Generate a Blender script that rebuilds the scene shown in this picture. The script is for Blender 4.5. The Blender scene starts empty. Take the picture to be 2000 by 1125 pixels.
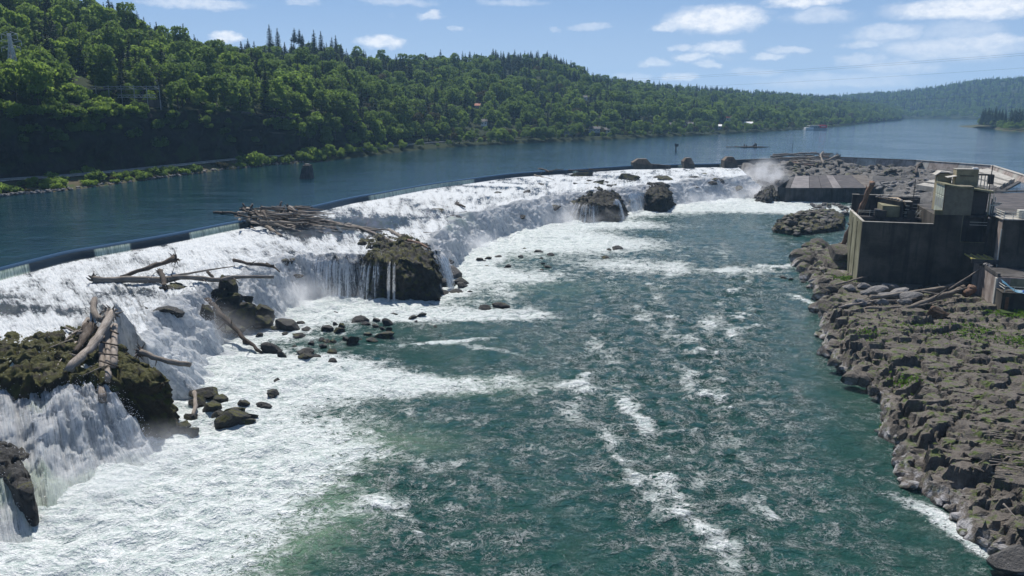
import bpy, bmesh, math, random
import numpy as np
from mathutils import Vector, Matrix

sc = bpy.context.scene
COL = sc.collection
R = math.radians

# ---------------------------------------------------------------- camera
FPX, CAM_Z = 1540.0, 40.0                 # focal length in photo pixels (2000 wide), drone height over the lower pool
PITCH = math.atan((562.5 - 215.0) / FPX)
cam_d = bpy.data.cameras.new("camera")
cam_d.sensor_width = 36.0
cam_d.lens = 36.0 * FPX / 2000.0
cam_d.clip_start, cam_d.clip_end = 0.5, 30000.0
cam = bpy.data.objects.new("camera", cam_d)
cam.location = (0, 0, CAM_Z)
cam.rotation_euler = (math.pi / 2 - PITCH, 0, 0)
COL.objects.link(cam)
sc.camera = cam
sc.render.resolution_x, sc.render.resolution_y = 1024, 576

# ---------------------------------------------------------------- sky, sun, exposure
SUN_AZ, SUN_EL = R(-17.0), R(54.0)        # azimuth from +Y (view direction), negative = to the left
sun_dir = Vector((math.sin(SUN_AZ) * math.cos(SUN_EL), math.cos(SUN_AZ) * math.cos(SUN_EL), math.sin(SUN_EL)))
sun_d = bpy.data.lights.new("sun", 'SUN')
sun_d.energy, sun_d.angle, sun_d.color = 5.0, R(0.53), (1.0, 0.955, 0.89)
sun = bpy.data.objects.new("sun", sun_d)
sun.rotation_euler = sun_dir.to_track_quat('Z', 'Y').to_euler()
COL.objects.link(sun)

SKY = 0.085
world = bpy.data.worlds.new("World"); sc.world = world
world.use_nodes = True
wn, wl = world.node_tree.nodes, world.node_tree.links
wn.clear()
w_out = wn.new('ShaderNodeOutputWorld'); w_bg = wn.new('ShaderNodeBackground')
w_bg.inputs['Strength'].default_value = SKY
wl.new(w_bg.outputs[0], w_out.inputs[0])
sky = wn.new('ShaderNodeTexSky'); sky.sky_type = 'NISHITA'; sky.sun_disc = False
sky.sun_elevation, sky.sun_rotation = SUN_EL, SUN_AZ
sky.air_density, sky.dust_density, sky.ozone_density = 1.0, 0.35, 2.2
# direction -> azimuth / elevation (radians); clouds live in that space all round the sky
w_tc = wn.new('ShaderNodeTexCoord'); w_sep = wn.new('ShaderNodeSeparateXYZ')
wl.new(w_tc.outputs['Generated'], w_sep.inputs[0])
def wmath(op, a, b=None, c=None):
    n = wn.new('ShaderNodeMath'); n.operation = op
    for i, v in enumerate((a, b, c)):
        if v is None: continue
        if isinstance(v, (int, float)): n.inputs[i].default_value = v
        else: wl.new(v, n.inputs[i])
    return n.outputs[0]
w_az = wmath('ARCTAN2', w_sep.outputs['X'], w_sep.outputs['Y'])
w_el = wmath('ARCSINE', w_sep.outputs['Z'])
w_co = wn.new('ShaderNodeCombineXYZ'); wl.new(w_az, w_co.inputs[0]); wl.new(w_el, w_co.inputs[1])
def wnoise(scale, detail, sx=1.0, sy=1.0, rough=0.55):
    m = wn.new('ShaderNodeVectorMath'); m.operation = 'MULTIPLY'; m.inputs[1].default_value = (sx, sy, 1)
    wl.new(w_co.outputs[0], m.inputs[0])
    n = wn.new('ShaderNodeTexNoise'); n.inputs['Scale'].default_value = scale
    n.inputs['Detail'].default_value = detail; n.inputs['Roughness'].default_value = rough
    wl.new(m.outputs[0], n.inputs['Vector'])
    return n
warp = wnoise(38.0, 5.0, 1.0, 1.7, 0.6)
wv = wn.new('ShaderNodeVectorMath'); wv.operation = 'MULTIPLY_ADD'
wl.new(warp.outputs['Color'], wv.inputs[0]); wv.inputs[1].default_value = (0.050, 0.016, 0); wl.new(w_co.outputs[0], wv.inputs[2])
CLOUDS = [  # photo x, y, half width, half height, thickness
    (1400, 37, 92, 26, 1.0), (1305, 54, 34, 10, .7), (1600, 30, 52, 16, .45), (1572, 2, 70, 11, .9), (1900, 15, 130, 19, 1.0),
    (1735, 65, 62, 15, .55), (1695, 86, 34, 8, .5), (1880, 62, 62, 22, .35), (1400, 92, 46, 13, .8), (1330, 90, 24, 8, .5),
    (1352, 112, 34, 10, .75), (1385, 125, 20, 6, .55), (1500, 110, 28, 8, .6), (1545, 97, 34, 7, .5), (1860, 95, 110, 22, .6),
    (1930, 84, 52, 15, .7), (1680, 118, 44, 12, .45), (1750, 132, 70, 14, .45), (1330, 150, 34, 9, .65), (1640, 158, 140, 14, .4), (1276, 124, 32, 8, .55),
    (1245, 150, 36, 9, .35), (840, 30, 28, 9, .6), (895, 58, 18, 6, .35), (1150, 54, 34, 7, .35), (1080, 58, 16, 6, .3),
    (440, 74, 26, 11, 1.0), (745, 82, 46, 13, .95), (385, 6, 90, 11, .55), (590, 4, 30, 8, .35), (780, 3, 70, 8, .35), (1000, 5, 60, 7, .3), (1470, 140, 50, 8, .35)]
acc = None
for (x, y, hw, hh, th) in CLOUDS:
    a, b = (x - 1000) / FPX, (562.5 - y) / FPX
    d = Vector((a, math.cos(PITCH) + b * math.sin(PITCH), -math.sin(PITCH) + b * math.cos(PITCH))).normalized()
    az, el = math.atan2(d.x, d.y), math.asin(d.z)
    s1 = wn.new('ShaderNodeVectorMath'); s1.operation = 'SUBTRACT'
    wl.new(wv.outputs[0], s1.inputs[0]); s1.inputs[1].default_value = (az + 0.025, el + 0.008, 0)
    s2 = wn.new('ShaderNodeVectorMath'); s2.operation = 'MULTIPLY'
    wl.new(s1.outputs[0], s2.inputs[0]); s2.inputs[1].default_value = (FPX / hw * 0.86, FPX / hh * 0.9, 0)
    s3 = wn.new('ShaderNodeVectorMath'); s3.operation = 'LENGTH'; wl.new(s2.outputs[0], s3.inputs[0])
    mr = wn.new('ShaderNodeMapRange'); mr.interpolation_type = 'SMOOTHSTEP'
    wl.new(s3.outputs['Value'], mr.inputs[0])
    mr.inputs[1].default_value, mr.inputs[2].default_value = 1.08, 0.40
    mr.inputs[3].default_value, mr.inputs[4].default_value = 0.0, th
    acc = mr.outputs[0] if acc is None else wmath('MAXIMUM', acc, mr.outputs[0])
# the same fair-weather cumulus goes on round the rest of the sky
gen = wnoise(9.0, 7.0, 1.0, 2.6, 0.56)
g = wn.new('ShaderNodeMapRange'); g.interpolation_type = 'SMOOTHSTEP'; wl.new(gen.outputs['Fac'], g.inputs[0])
g.inputs[1].default_value, g.inputs[2].default_value, g.inputs[3].default_value, g.inputs[4].default_value = 0.62, 0.78, 0.0, 0.8
det = wnoise(70.0, 5.0, 1.0, 1.8, 0.62)
dm = wn.new('ShaderNodeMapRange'); wl.new(det.outputs['Fac'], dm.inputs[0])
dm.inputs[1].default_value, dm.inputs[2].default_value, dm.inputs[3].default_value, dm.inputs[4].default_value = 0.3, 0.62, 0.55, 1.12
cl = wmath('MULTIPLY', wmath('MAXIMUM', acc, wmath('MULTIPLY', g.outputs[0], 0.55)), dm.outputs[0])
cl = wmath('MINIMUM', cl, 1.0)
# humid air: the sky pales to a milky blue towards the horizon, the same all the way round
hz = wn.new('ShaderNodeMapRange'); hz.interpolation_type = 'SMOOTHSTEP'; wl.new(w_el, hz.inputs[0])
hz.inputs[1].default_value, hz.inputs[2].default_value, hz.inputs[3].default_value, hz.inputs[4].default_value = R(-2), R(34), 0.96, 0.0
hr = wn.new('ShaderNodeValToRGB'); wl.new(wmath('DIVIDE', w_el, R(11)), hr.inputs[0])
hr.color_ramp.elements[0].color = (0.42 / SKY * .1, 0.55 / SKY * .1, 0.73 / SKY * .1, 1); hr.color_ramp.elements[1].color = (0.085 / SKY * .1, 0.215 / SKY * .1, 0.50 / SKY * .1, 1)
hs = wn.new('ShaderNodeVectorMath'); hs.operation = 'SCALE'; wl.new(hr.outputs[0], hs.inputs[0]); hs.inputs['Scale'].default_value = 10.0
s_mix = wn.new('ShaderNodeMix'); s_mix.data_type = 'RGBA'
wl.new(hz.outputs[0], s_mix.inputs[0]); wl.new(sky.outputs[0], s_mix.inputs[6]); wl.new(hs.outputs[0], s_mix.inputs[7])
w_mix = wn.new('ShaderNodeMix'); w_mix.data_type = 'RGBA'
wl.new(cl, w_mix.inputs[0]); wl.new(s_mix.outputs[2], w_mix.inputs[6])
w_mix.inputs[7].default_value = (0.80 / SKY, 0.82 / SKY, 0.86 / SKY, 1)
wl.new(w_mix.outputs[2], w_bg.inputs['Color'])

vs = sc.view_settings
vs.view_transform, vs.look, vs.exposure, vs.gamma = 'Standard', 'None', 0.30, 1.0
vs.use_curve_mapping = False
sc.render.engine = 'CYCLES'
sc.cycles.use_denoising = True
sc.cycles.max_bounces = 8
sc.cycles.volume_bounces = 2
sc.cycles.transparent_max_bounces = 12
sc.cycles.volume_step_rate = 2.0
sc.cycles.volume_max_steps = 96
sc.cycles.sample_clamp_indirect = 6.0

# ---------------------------------------------------------------- helpers
CT, ST = math.cos(PITCH), math.sin(PITCH)
def P(px, py, z):                          # survey: where the sight line through a photo point meets the level z
    a, b = (px - 1000) / FPX, (562.5 - py) / FPX
    d = (a, CT + b * ST, -ST + b * CT); t = (z - CAM_Z) / d[2]
    return Vector((d[0] * t, d[1] * t, z))
def PY(px, py, Y):                         # the same at a given distance Y
    a, b = (px - 1000) / FPX, (562.5 - py) / FPX
    d = (a, CT + b * ST, -ST + b * CT); t = Y / d[1]
    return Vector((d[0] * t, Y, CAM_Z + d[2] * t))
def proj(p):
    z = p[2] - CAM_Z; f = p[1] * CT - z * ST; u = p[1] * ST + z * CT
    return (1000 + FPX * p[0] / f, 562.5 - FPX * u / f) if f > 1 else (-9999, -9999)

_rs = np.random.RandomState(7)
_PERM = np.concatenate([_rs.permutation(512)] * 3).astype(np.int32)
_GR = _rs.normal(size=(512, 3)); _GR /= np.linalg.norm(_GR, axis=1)[:, None]
def perlin(x, y, z=0.0):
    x, y, z = np.broadcast_arrays(np.asarray(x, float), np.asarray(y, float), np.asarray(z, float))
    xi, yi, zi = np.floor(x).astype(np.int64), np.floor(y).astype(np.int64), np.floor(z).astype(np.int64)
    xf, yf, zf = x - xi, y - yi, z - zi
    fade = lambda t: t * t * t * (t * (t * 6 - 15) + 10)
    u, v, w = fade(xf), fade(yf), fade(zf)
    def gd(i, j, k):
        h = _PERM[(_PERM[(_PERM[(xi + i) & 511] + yi + j) & 511] + zi + k) & 511]
        g = _GR[h]
        return g[..., 0] * (xf - i) + g[..., 1] * (yf - j) + g[..., 2] * (zf - k)
    a = gd(0, 0, 0) * (1 - u) + gd(1, 0, 0) * u; b = gd(0, 1, 0) * (1 - u) + gd(1, 1, 0) * u
    c = gd(0, 0, 1) * (1 - u) + gd(1, 0, 1) * u; d = gd(0, 1, 1) * (1 - u) + gd(1, 1, 1) * u
    return (a * (1 - v) + b * v) * (1 - w) + (c * (1 - v) + d * v) * w
def fbm(x, y, z=0.0, o=4, gain=0.5):
    s, a, f = 0.0, 1.0, 1.0
    for i in range(o):
        s = s + a * perlin(np.asarray(x) * f + 13.7 * i, np.asarray(y) * f + 7.1 * i, np.asarray(z) * f)
        a *= gain; f *= 2.03
    return s
def ridged(x, y, z=0.0, o=4):
    s, a, f = 0.0, 0.5, 1.0
    for i in range(o):
        s = s + a * (1 - np.abs(perlin(np.asarray(x) * f + 3.3 * i, np.asarray(y) * f + 9.1 * i, np.asarray(z) * f)) * 2.2)
        a *= 0.5; f *= 2.1
    return s
_WX = _rs.rand(1024, 4)
def worley(x, y):                          # -> F1, F2, cell random a, cell random b, dx, dy
    xi, yi = np.floor(x).astype(np.int64), np.floor(y).astype(np.int64)
    f1 = np.full(x.shape, 9.0); f2 = np.full(x.shape, 9.0)
    ra = np.zeros(x.shape); rb = np.zeros(x.shape); ddx = np.zeros(x.shape); ddy = np.zeros(x.shape)
    for i in (-1, 0, 1):
        for j in (-1, 0, 1):
            h = (_PERM[(_PERM[(xi + i) & 511] + yi + j) & 511]) & 511
            px, py = xi + i + _WX[h, 0], yi + j + _WX[h, 1]
            dx, dy = x - px, y - py
            d = np.sqrt(dx * dx + dy * dy)
            c = d < f1
            f2 = np.where(c, f1, np.minimum(f2, d)); f1 = np.where(c, d, f1)
            ra = np.where(c, _WX[h, 2], ra); rb = np.where(c, _WX[h, 3], rb)
            ddx = np.where(c, dx, ddx); ddy = np.where(c, dy, ddy)
    return f1, f2, ra, rb, ddx, ddy
def sstep(a, b, x):
    t = np.clip((np.asarray(x, float) - a) / (b - a), 0, 1)
    return t * t * (3 - 2 * t)

def mesh_from(name, V, Fq, mat, smooth=True, attrs=None):
    V = np.asarray(V, np.float32); Fq = np.asarray(Fq, np.int32)
    me = bpy.data.meshes.new(name)
    n, k = Fq.shape
    me.vertices.add(len(V)); me.vertices.foreach_set('co', V.ravel())
    me.loops.add(n * k); me.loops.foreach_set('vertex_index', Fq.ravel())
    me.polygons.add(n); me.polygons.foreach_set('loop_start', np.arange(0, n * k, k, dtype=np.int32))
    me.polygons.foreach_set('use_smooth', np.full(n, smooth))
    me.update(calc_edges=True)
    for an, av in (attrs or {}).items():
        at = me.attributes.new(an, 'FLOAT', 'POINT'); at.data.foreach_set('value', np.asarray(av, np.float32).ravel())
    if mat: me.materials.append(mat)
    return me
def grid_faces(r, c, keep=None):
    i = np.arange(r * c).reshape(r, c)
    f = np.stack([i[:-1, :-1], i[:-1, 1:], i[1:, 1:], i[1:, :-1]], -1).reshape(-1, 4)
    if keep is not None:
        kk = keep.ravel(); f = f[kk[f].any(1)]
    return f
def compact(V, Fq, attrs=None):
    used = np.unique(Fq); m = np.full(len(V), -1); m[used] = np.arange(len(used))
    return V[used], m[Fq], {k: np.asarray(v).ravel()[used] for k, v in (attrs or {}).items()}
def link(name, me, parent=None, loc=None, rot=None, scale=None):
    o = bpy.data.objects.new(name, me); COL.objects.link(o)
    if parent is not None: o.parent = parent
    if loc is not None: o.location = loc
    if rot is not None: o.rotation_euler = rot
    if scale is not None: o.scale = scale
    return o
def tag(o, label=None, cat=None, group=None, kind=None):
    if label: o['label'] = label
    if cat: o['category'] = cat
    if group: o['group'] = group
    if kind: o['kind'] = kind
    return o
def empty(name, loc=(0, 0, 0), rz=0.0):
    o = bpy.data.objects.new(name, None); o.empty_display_size = 0.5
    COL.objects.link(o); o.location = loc; o.rotation_euler = (0, 0, rz)
    return o
class MB:                                   # collects shapes into one mesh
    def __init__(s): s.v, s.f = [], []
    def add(s, vs, fs):
        n = len(s.v); s.v += [tuple(v) for v in vs]; s.f += [tuple(i + n for i in f) for f in fs]; return s
    def box(s, c, d, rz=0.0, taper=1.0):
        cx, cy, cz = c; hx, hy, hz = d[0] / 2, d[1] / 2, d[2] / 2; ca, sa = math.cos(rz), math.sin(rz)
        vs = []
        for z, t in ((-hz, 1), (hz, taper)):
            for x, y in ((-hx, -hy), (hx, -hy), (hx, hy), (-hx, hy)):
                x, y = x * t, y * t
                vs.append((cx + x * ca - y * sa, cy + x * sa + y * ca, cz + z))
        return s.add(vs, [(3, 2, 1, 0), (4, 5, 6, 7), (0, 1, 5, 4), (1, 2, 6, 5), (2, 3, 7, 6), (3, 0, 4, 7)])
    def span(s, x0, x1, y0, y1, z0, z1): return s.box(((x0 + x1) / 2, (y0 + y1) / 2, (z0 + z1) / 2), (x1 - x0, y1 - y0, z1 - z0))
    def tube(s, p0, p1, r0, r1=None, n=6):
        p0, p1 = Vector(p0), Vector(p1); r1 = r0 if r1 is None else r1
        d = (p1 - p0)
        if d.length < 1e-6: return s
        d.normalize(); a = d.orthogonal().normalized(); b = d.cross(a)
        vs = []
        for p, r in ((p0, r0), (p1, r1)):
            for i in range(n):
                t = 2 * math.pi * i / n; vs.append(p + a * (r * math.cos(t)) + b * (r * math.sin(t)))
        fs = [(i, (i + 1) % n, n + (i + 1) % n, n + i) for i in range(n)] + [tuple(range(n - 1, -1, -1)), tuple(range(n, 2 * n))]
        return s.add(vs, fs)
    def prism(s, poly, z0, z1):             # vertical prism over a plan polygon
        n = len(poly)
        vs = [(p[0], p[1], z0) for p in poly] + [(p[0], p[1], z1) for p in poly]
        return s.add(vs, [(i, (i + 1) % n, n + (i + 1) % n, n + i) for i in range(n)] + [tuple(range(n - 1, -1, -1)), tuple(range(n, 2 * n))])
    def mesh(s, name, mat, smooth=False):
        me = bpy.data.meshes.new(name); me.from_pydata(s.v, [], s.f)
        bm = bmesh.new(); bm.from_mesh(me); bmesh.ops.recalc_face_normals(bm, faces=bm.faces); bm.to_mesh(me); bm.free()
        if smooth: me.polygons.foreach_set('use_smooth', [True] * len(me.polygons))
        me.materials.append(mat); return me
    def build(s, name, mat, parent=None, smooth=False): return link(name, s.mesh(name, mat, smooth), parent)

# ---------------------------------------------------------------- materials
class NT:
    def __init__(s, name):
        s.m = bpy.data.materials.new(name); s.m.use_nodes = True
        s.n, s.l = s.m.node_tree.nodes, s.m.node_tree.links
        s.b = s.n['Principled BSDF']; s.out = s.n['Material Output']
        s.tc = s.n.new('ShaderNodeTexCoord'); s.geo = s.n.new('ShaderNodeNewGeometry')
    def put(s, sock, v):
        if v is None: return
        if isinstance(v, bpy.types.NodeSocket): s.l.new(v, sock)
        elif isinstance(v, (tuple, list)) and len(v) == 3 and sock.type == 'RGBA': sock.default_value = (*v, 1)
        else: sock.default_value = v
    def noise(s, scale, detail=4, rough=0.55, vec=None, dist=0.0, typ=None):
        n = s.n.new('ShaderNodeTexNoise'); n.inputs['Scale'].default_value = scale; n.inputs['Detail'].default_value = detail
        n.inputs['Roughness'].default_value = rough; n.inputs['Distortion'].default_value = dist
        s.l.new(vec if vec is not None else s.tc.outputs['Object'], n.inputs['Vector'])
        return n.outputs['Fac']
    def voro(s, scale, vec=None, feat='F1', out='Distance'):
        n = s.n.new('ShaderNodeTexVoronoi'); n.feature = feat; n.inputs['Scale'].default_value = scale
        s.l.new(vec if vec is not None else s.tc.outputs['Object'], n.inputs['Vector'])
        return n.outputs[out]
    def scale(s, sx, sy, sz, vec=None):
        n = s.n.new('ShaderNodeVectorMath'); n.operation = 'MULTIPLY'; n.inputs[1].default_value = (sx, sy, sz)
        s.l.new(vec if vec is not None else s.tc.outputs['Object'], n.inputs[0]); return n.outputs[0]
    def vadd(s, a, b, k=1.0):
        n = s.n.new('ShaderNodeVectorMath'); n.operation = 'MULTIPLY_ADD'
        s.l.new(b, n.inputs[0]); n.inputs[1].default_value = (k, k, k); s.l.new(a, n.inputs[2]); return n.outputs[0]
    def ncol(s, scale, detail=3, vec=None):
        n = s.n.new('ShaderNodeTexNoise'); n.inputs['Scale'].default_value = scale; n.inputs['Detail'].default_value = detail
        s.l.new(vec if vec is not None else s.tc.outputs['Object'], n.inputs['Vector']); return n.outputs['Color']
    def math(s, op, a, b=None, c=None, clamp=False):
        n = s.n.new('ShaderNodeMath'); n.operation = op; n.use_clamp = clamp
        for i, v in enumerate((a, b, c)): s.put(n.inputs[i], v)
        return n.outputs[0]
    def rng(s, v, a, b, c=0.0, d=1.0, smooth=True):
        n = s.n.new('ShaderNodeMapRange'); n.interpolation_type = 'SMOOTHSTEP' if smooth else 'LINEAR'
        for i, x in enumerate((v, a, b, c, d)): s.put(n.inputs[i], x)
        return n.outputs[0]
    def mix(s, f, a, b):
        n = s.n.new('ShaderNodeMix'); n.data_type = 'RGBA'
        s.put(n.inputs[0], f); s.put(n.inputs[6], a); s.put(n.inputs[7], b); return n.outputs[2]
    def ramp(s, f, stops):
        n = s.n.new('ShaderNodeValToRGB'); e = n.color_ramp.elements
        while len(e) < len(stops): e.new(0.5)
        for i, (p, c) in enumerate(stops): e[i].position = p; e[i].color = (*c, 1)
        s.l.new(f, n.inputs[0]); return n.outputs[0]
    def attr(s, name):
        n = s.n.new('ShaderNodeAttribute'); n.attribute_name = name; return n.outputs['Fac']
    def rnd(s):
        return s.n.new('ShaderNodeObjectInfo').outputs['Random']
    def bump(s, h, strength=0.5, dist=0.1, normal=None):
        n = s.n.new('ShaderNodeBump'); s.put(n.inputs['Distance'], dist)
        s.put(n.inputs['Strength'], strength); s.l.new(h, n.inputs['Height'])
        if normal is not None: s.l.new(normal, n.inputs['Normal'])
        return n.outputs[0]
    def sep(s, vec):
        n = s.n.new('ShaderNodeSeparateXYZ'); s.l.new(vec, n.inputs[0]); return n.outputs
    def fin(s, col=None, rough=None, normal=None, spec=None, metal=None):
        s.put(s.b.inputs['Base Color'], col); s.put(s.b.inputs['Roughness'], rough); s.put(s.b.inputs['Normal'], normal)
        s.put(s.b.inputs['Specular IOR Level'], spec); s.put(s.b.inputs['Metallic'], metal)
        return s.m
    def translucent(s, fac, col, normal=None):
        t = s.n.new('ShaderNodeBsdfTranslucent'); s.put(t.inputs['Color'], col); s.put(t.inputs['Normal'], normal)
        m = s.n.new('ShaderNodeMixShader'); s.put(m.inputs[0], fac)
        s.l.new(s.b.outputs[0], m.inputs[1]); s.l.new(t.outputs[0], m.inputs[2]); s.l.new(m.outputs[0], s.out.inputs[0])
def mk_rock(name, dark, light, moss=0.0, bleach=0.0, mosscol=(0.044, 0.046, 0.011), scale=1.0):
    t = NT(name); pos = t.geo.outputs['Position']
    n1 = t.noise(0.35 * scale, 6, 0.62, pos); n2 = t.noise(2.2 * scale, 5, 0.65, pos); n3 = t.noise(9.0 * scale, 4, 0.6, pos)
    f = t.math('ADD', t.math('MULTIPLY', n1, 0.55), t.math('MULTIPLY', n2, 0.45))
    col = t.ramp(f, [(0.30, dark), (0.52, tuple((a + b) * 0.5 for a, b in zip(dark, light))), (0.72, light)])
    col = t.mix(t.math('MULTIPLY', t.rnd(), 0.3), col, dark)
    # lichen freckles
    li = t.rng(t.noise(5.0 * scale, 3, 0.7, pos), 0.60, 0.70)
    col = t.mix(t.math('MULTIPLY', li, 0.35), col, tuple(min(1, c * 1.7) for c in light))
    up = t.sep(t.geo.outputs['Normal'])[2]
    if moss > 0:
        mm = t.math('MULTIPLY', t.rng(up, 0.05, 0.75), t.rng(t.noise(0.7, 5, 0.65, pos), 0.60 - 0.3 * moss, 0.70 - 0.25 * moss))
        mc = t.mix(t.noise(1.3, 4, 0.6, pos), mosscol, (mosscol[0] * 1.9, mosscol[1] * 1.75, mosscol[2] * 1.2))
        col = t.mix(mm, col, mc)
    if bleach > 0:
        z = t.sep(pos)[2]
        zz = t.math('ADD', z, t.math('MULTIPLY', t.math('SUBTRACT', t.noise(0.6, 4, 0.6, pos), 0.5), 2.4))
        bl = t.math('MULTIPLY', t.rng(zz, 1.9, 0.7), t.rng(zz, -0.3, 0.25))
        bl = t.math('MULTIPLY', bl, t.rng(t.noise(0.9, 4, 0.65, pos), 0.42, 0.62))
        col = t.mix(t.math('MULTIPLY', bl, bleach), col, (0.42, 0.41, 0.42))
        wet = t.rng(zz, 0.35, -0.05); col = t.mix(t.math('MULTIPLY', wet, 0.75), col, (0.016, 0.016, 0.017))
    h = t.math('ADD', t.math('MULTIPLY', n2, 1.0), t.math('MULTIPLY', n3, 0.5))
    return t.fin(col, t.rng(n2, 0.3, 0.8, 0.72, 0.95), t.bump(h, 1.0, 0.38), 0.3)

M_ROCK = mk_rock("basalt", (0.022, 0.020, 0.019), (0.115, 0.108, 0.100))
M_WET = mk_rock("wet_basalt", (0.006, 0.006, 0.006), (0.046, 0.043, 0.040), moss=0.2)
M_WET.node_tree.nodes['Principled BSDF'].inputs['Specular IOR Level'].default_value = 0.55
M_MOSSY = mk_rock("mossy_basalt", (0.012, 0.010, 0.007), (0.070, 0.055, 0.030), moss=0.8)
M_DOME = mk_rock("streaming_wet_basalt", (0.007, 0.007, 0.006), (0.052, 0.048, 0.042), moss=0.2)
M_BLUFF = mk_rock("bluff_basalt", (0.012, 0.012, 0.010), (0.068, 0.064, 0.058), moss=0.5)
M_BANK = mk_rock("bank_basalt", (0.030, 0.026, 0.022), (0.26, 0.226, 0.192), moss=0.30, bleach=0.9, mosscol=(0.05, 0.075, 0.016))
M_PALE = mk_rock("pale_rubble", (0.10, 0.095, 0.092), (0.34, 0.325, 0.315))
M_MIDR = mk_rock("grey_rubble", (0.045, 0.043, 0.042), (0.21, 0.20, 0.19))
M_BROWN = mk_rock("brown_rock", (0.045, 0.026, 0.016), (0.17, 0.105, 0.065))

def mk_wood(name, dark, mid, light):
    t = NT(name)
    v = t.scale(0.35, 5.0, 5.0)
    g1 = t.noise(1.6, 6, 0.65, v); g2 = t.noise(0.5, 3, 0.5)
    f = t.math('ADD', t.math('MULTIPLY', g1, 0.75), t.math('MULTIPLY', g2, 0.25))
    col = t.ramp(f, [(0.33, dark), (0.5, mid), (0.68, light)])
    col = t.mix(t.math('MULTIPLY', t.rnd(), 0.55), col, dark)
    return t.fin(col, 0.85, t.bump(g1, 0.8, 0.10), 0.25)
M_WOOD = mk_wood("weathered_wood", (0.07, 0.055, 0.044), (0.22, 0.19, 0.158), (0.44, 0.40, 0.35))
M_WOODD = mk_wood("dark_wet_wood", (0.022, 0.016, 0.012), (0.075, 0.057, 0.044), (0.21, 0.175, 0.145))
M_WOODP = mk_wood("bleached_wood", (0.12, 0.098, 0.08), (0.28, 0.24, 0.205), (0.46, 0.42, 0.375))
M_WOODR = mk_wood("reddish_wood", (0.07, 0.04, 0.028), (0.20, 0.125, 0.088), (0.36, 0.27, 0.21))

def mk_conc(name, dark, light, streak=0.5, stain=(0.02, 0.019, 0.018)):
    t = NT(name); pos = t.geo.outputs['Position']
    n1 = t.noise(0.25, 6, 0.6, pos); n2 = t.noise(2.6, 5, 0.6, pos)
    col = t.mix(t.rng(n1, 0.3, 0.7), dark, light)
    col = t.mix(t.math('MULTIPLY', t.rng(n2, 0.45, 0.7), 0.3), col, dark)
    st = t.noise(1.0, 5, 0.62, t.scale(0.9, 0.9, 0.07, pos))
    col = t.mix(t.math('MULTIPLY', t.rng(st, 0.46, 0.66), streak), col, stain)
    lines = t.math('FRACT', t.math('MULTIPLY', t.sep(pos)[2], 0.82))
    ln = t.rng(t.math('ABSOLUTE', t.math('SUBTRACT', lines, 0.5)), 0.02, 0.05)
    h = t.math('ADD', n2, t.math('MULTIPLY', ln, 0.35))
    return t.fin(col, 0.9, t.bump(h, 0.5, 0.06), 0.25)
M_CONC = mk_conc("shaded_stained_concrete", (0.040, 0.036, 0.030), (0.105, 0.093, 0.076), 0.6)  # base darkened to put the powerhouse front's shade into the colour; streaks are stains
M_CONCD = mk_conc("dark_concrete", (0.038, 0.036, 0.036), (0.10, 0.094, 0.09), 0.7)
M_CONCG = mk_conc("mossy_concrete", (0.12, 0.115, 0.065), (0.26, 0.25, 0.17), 0.4)
M_CONCL = mk_conc("pale_concrete", (0.25, 0.235, 0.205), (0.46, 0.44, 0.40), 0.35, (0.12, 0.11, 0.10))
M_CONCP = mk_conc("pinkish_concrete", (0.20, 0.16, 0.135), (0.38, 0.33, 0.30), 0.5, (0.07, 0.05, 0.04))

def mk_roofstripe():
    t = NT("tar_roof"); pos = t.geo.outputs['Position']
    n = t.noise(0.30, 5, 0.6, pos); n2 = t.noise(3, 4, 0.6, pos)
    col = t.ramp(n, [(0.3, (0.05, 0.046, 0.048)), (0.55, (0.085, 0.078, 0.078)), (0.75, (0.15, 0.135, 0.13))])
    return t.fin(col, 0.92, t.bump(n2, 0.4, 0.05), 0.2)
M_TAR = mk_roofstripe()
def mk_plain(name, col, rough=0.6, var=0.25, metal=0.0, sc=1.5):
    t = NT(name); n = t.noise(sc, 5, 0.62)
    c = t.mix(t.math('MULTIPLY', t.rng(n, 0.35, 0.7), var), col, tuple(x * 0.35 for x in col))
    return t.fin(c, t.rng(n, 0.3, 0.7, rough * 0.85, min(1, rough * 1.1)), t.bump(n, 0.15, 0.02), None, metal)
M_STEEL = mk_plain("galvanised_steel", (0.36, 0.37, 0.38), 0.5, 0.3, 0.3)
M_TOWER = mk_plain('pale_tower_steel', (0.58, 0.60, 0.62), 0.5, 0.2)
M_RAIL = mk_plain("pale_railing_paint", (0.55, 0.54, 0.47), 0.6, 0.35)
M_DSTEEL = mk_plain("dark_steel", (0.045, 0.04, 0.036), 0.6, 0.4)
M_RUST = mk_plain("rusty_steel", (0.15, 0.065, 0.03), 0.85, 0.6)
M_PANEL = mk_plain("pale_green_panel", (0.40, 0.43, 0.35), 0.7, 0.45, 0, 0.8)
M_PANELD = mk_plain("grey_green_siding", (0.17, 0.155, 0.11), 0.8, 0.4, 0, 0.8)
M_OLIVE = mk_plain("olive_board", (0.30, 0.255, 0.155), 0.85, 0.5, 0, 0.8)
M_YEL = mk_plain("yellow_grating", (0.42, 0.37, 0.10), 0.8, 0.5)
M_TARP = mk_plain("blue_tarp", (0.10, 0.24, 0.34), 0.5, 0.2)
M_BLUE = mk_plain("deep_blue_tarp", (0.03, 0.12, 0.50), 0.5, 0.2)
M_BLACK = mk_plain("black_paint", (0.012, 0.012, 0.013), 0.5, 0.2)
M_WHITE = mk_plain("white_paint", (0.76, 0.76, 0.74), 0.6, 0.12)
M_RED = mk_plain("red_paint", (0.62, 0.04, 0.05), 0.5, 0.1)
M_CEDAR = mk_plain("cedar_siding", (0.16, 0.10, 0.065), 0.8, 0.3)
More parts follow.
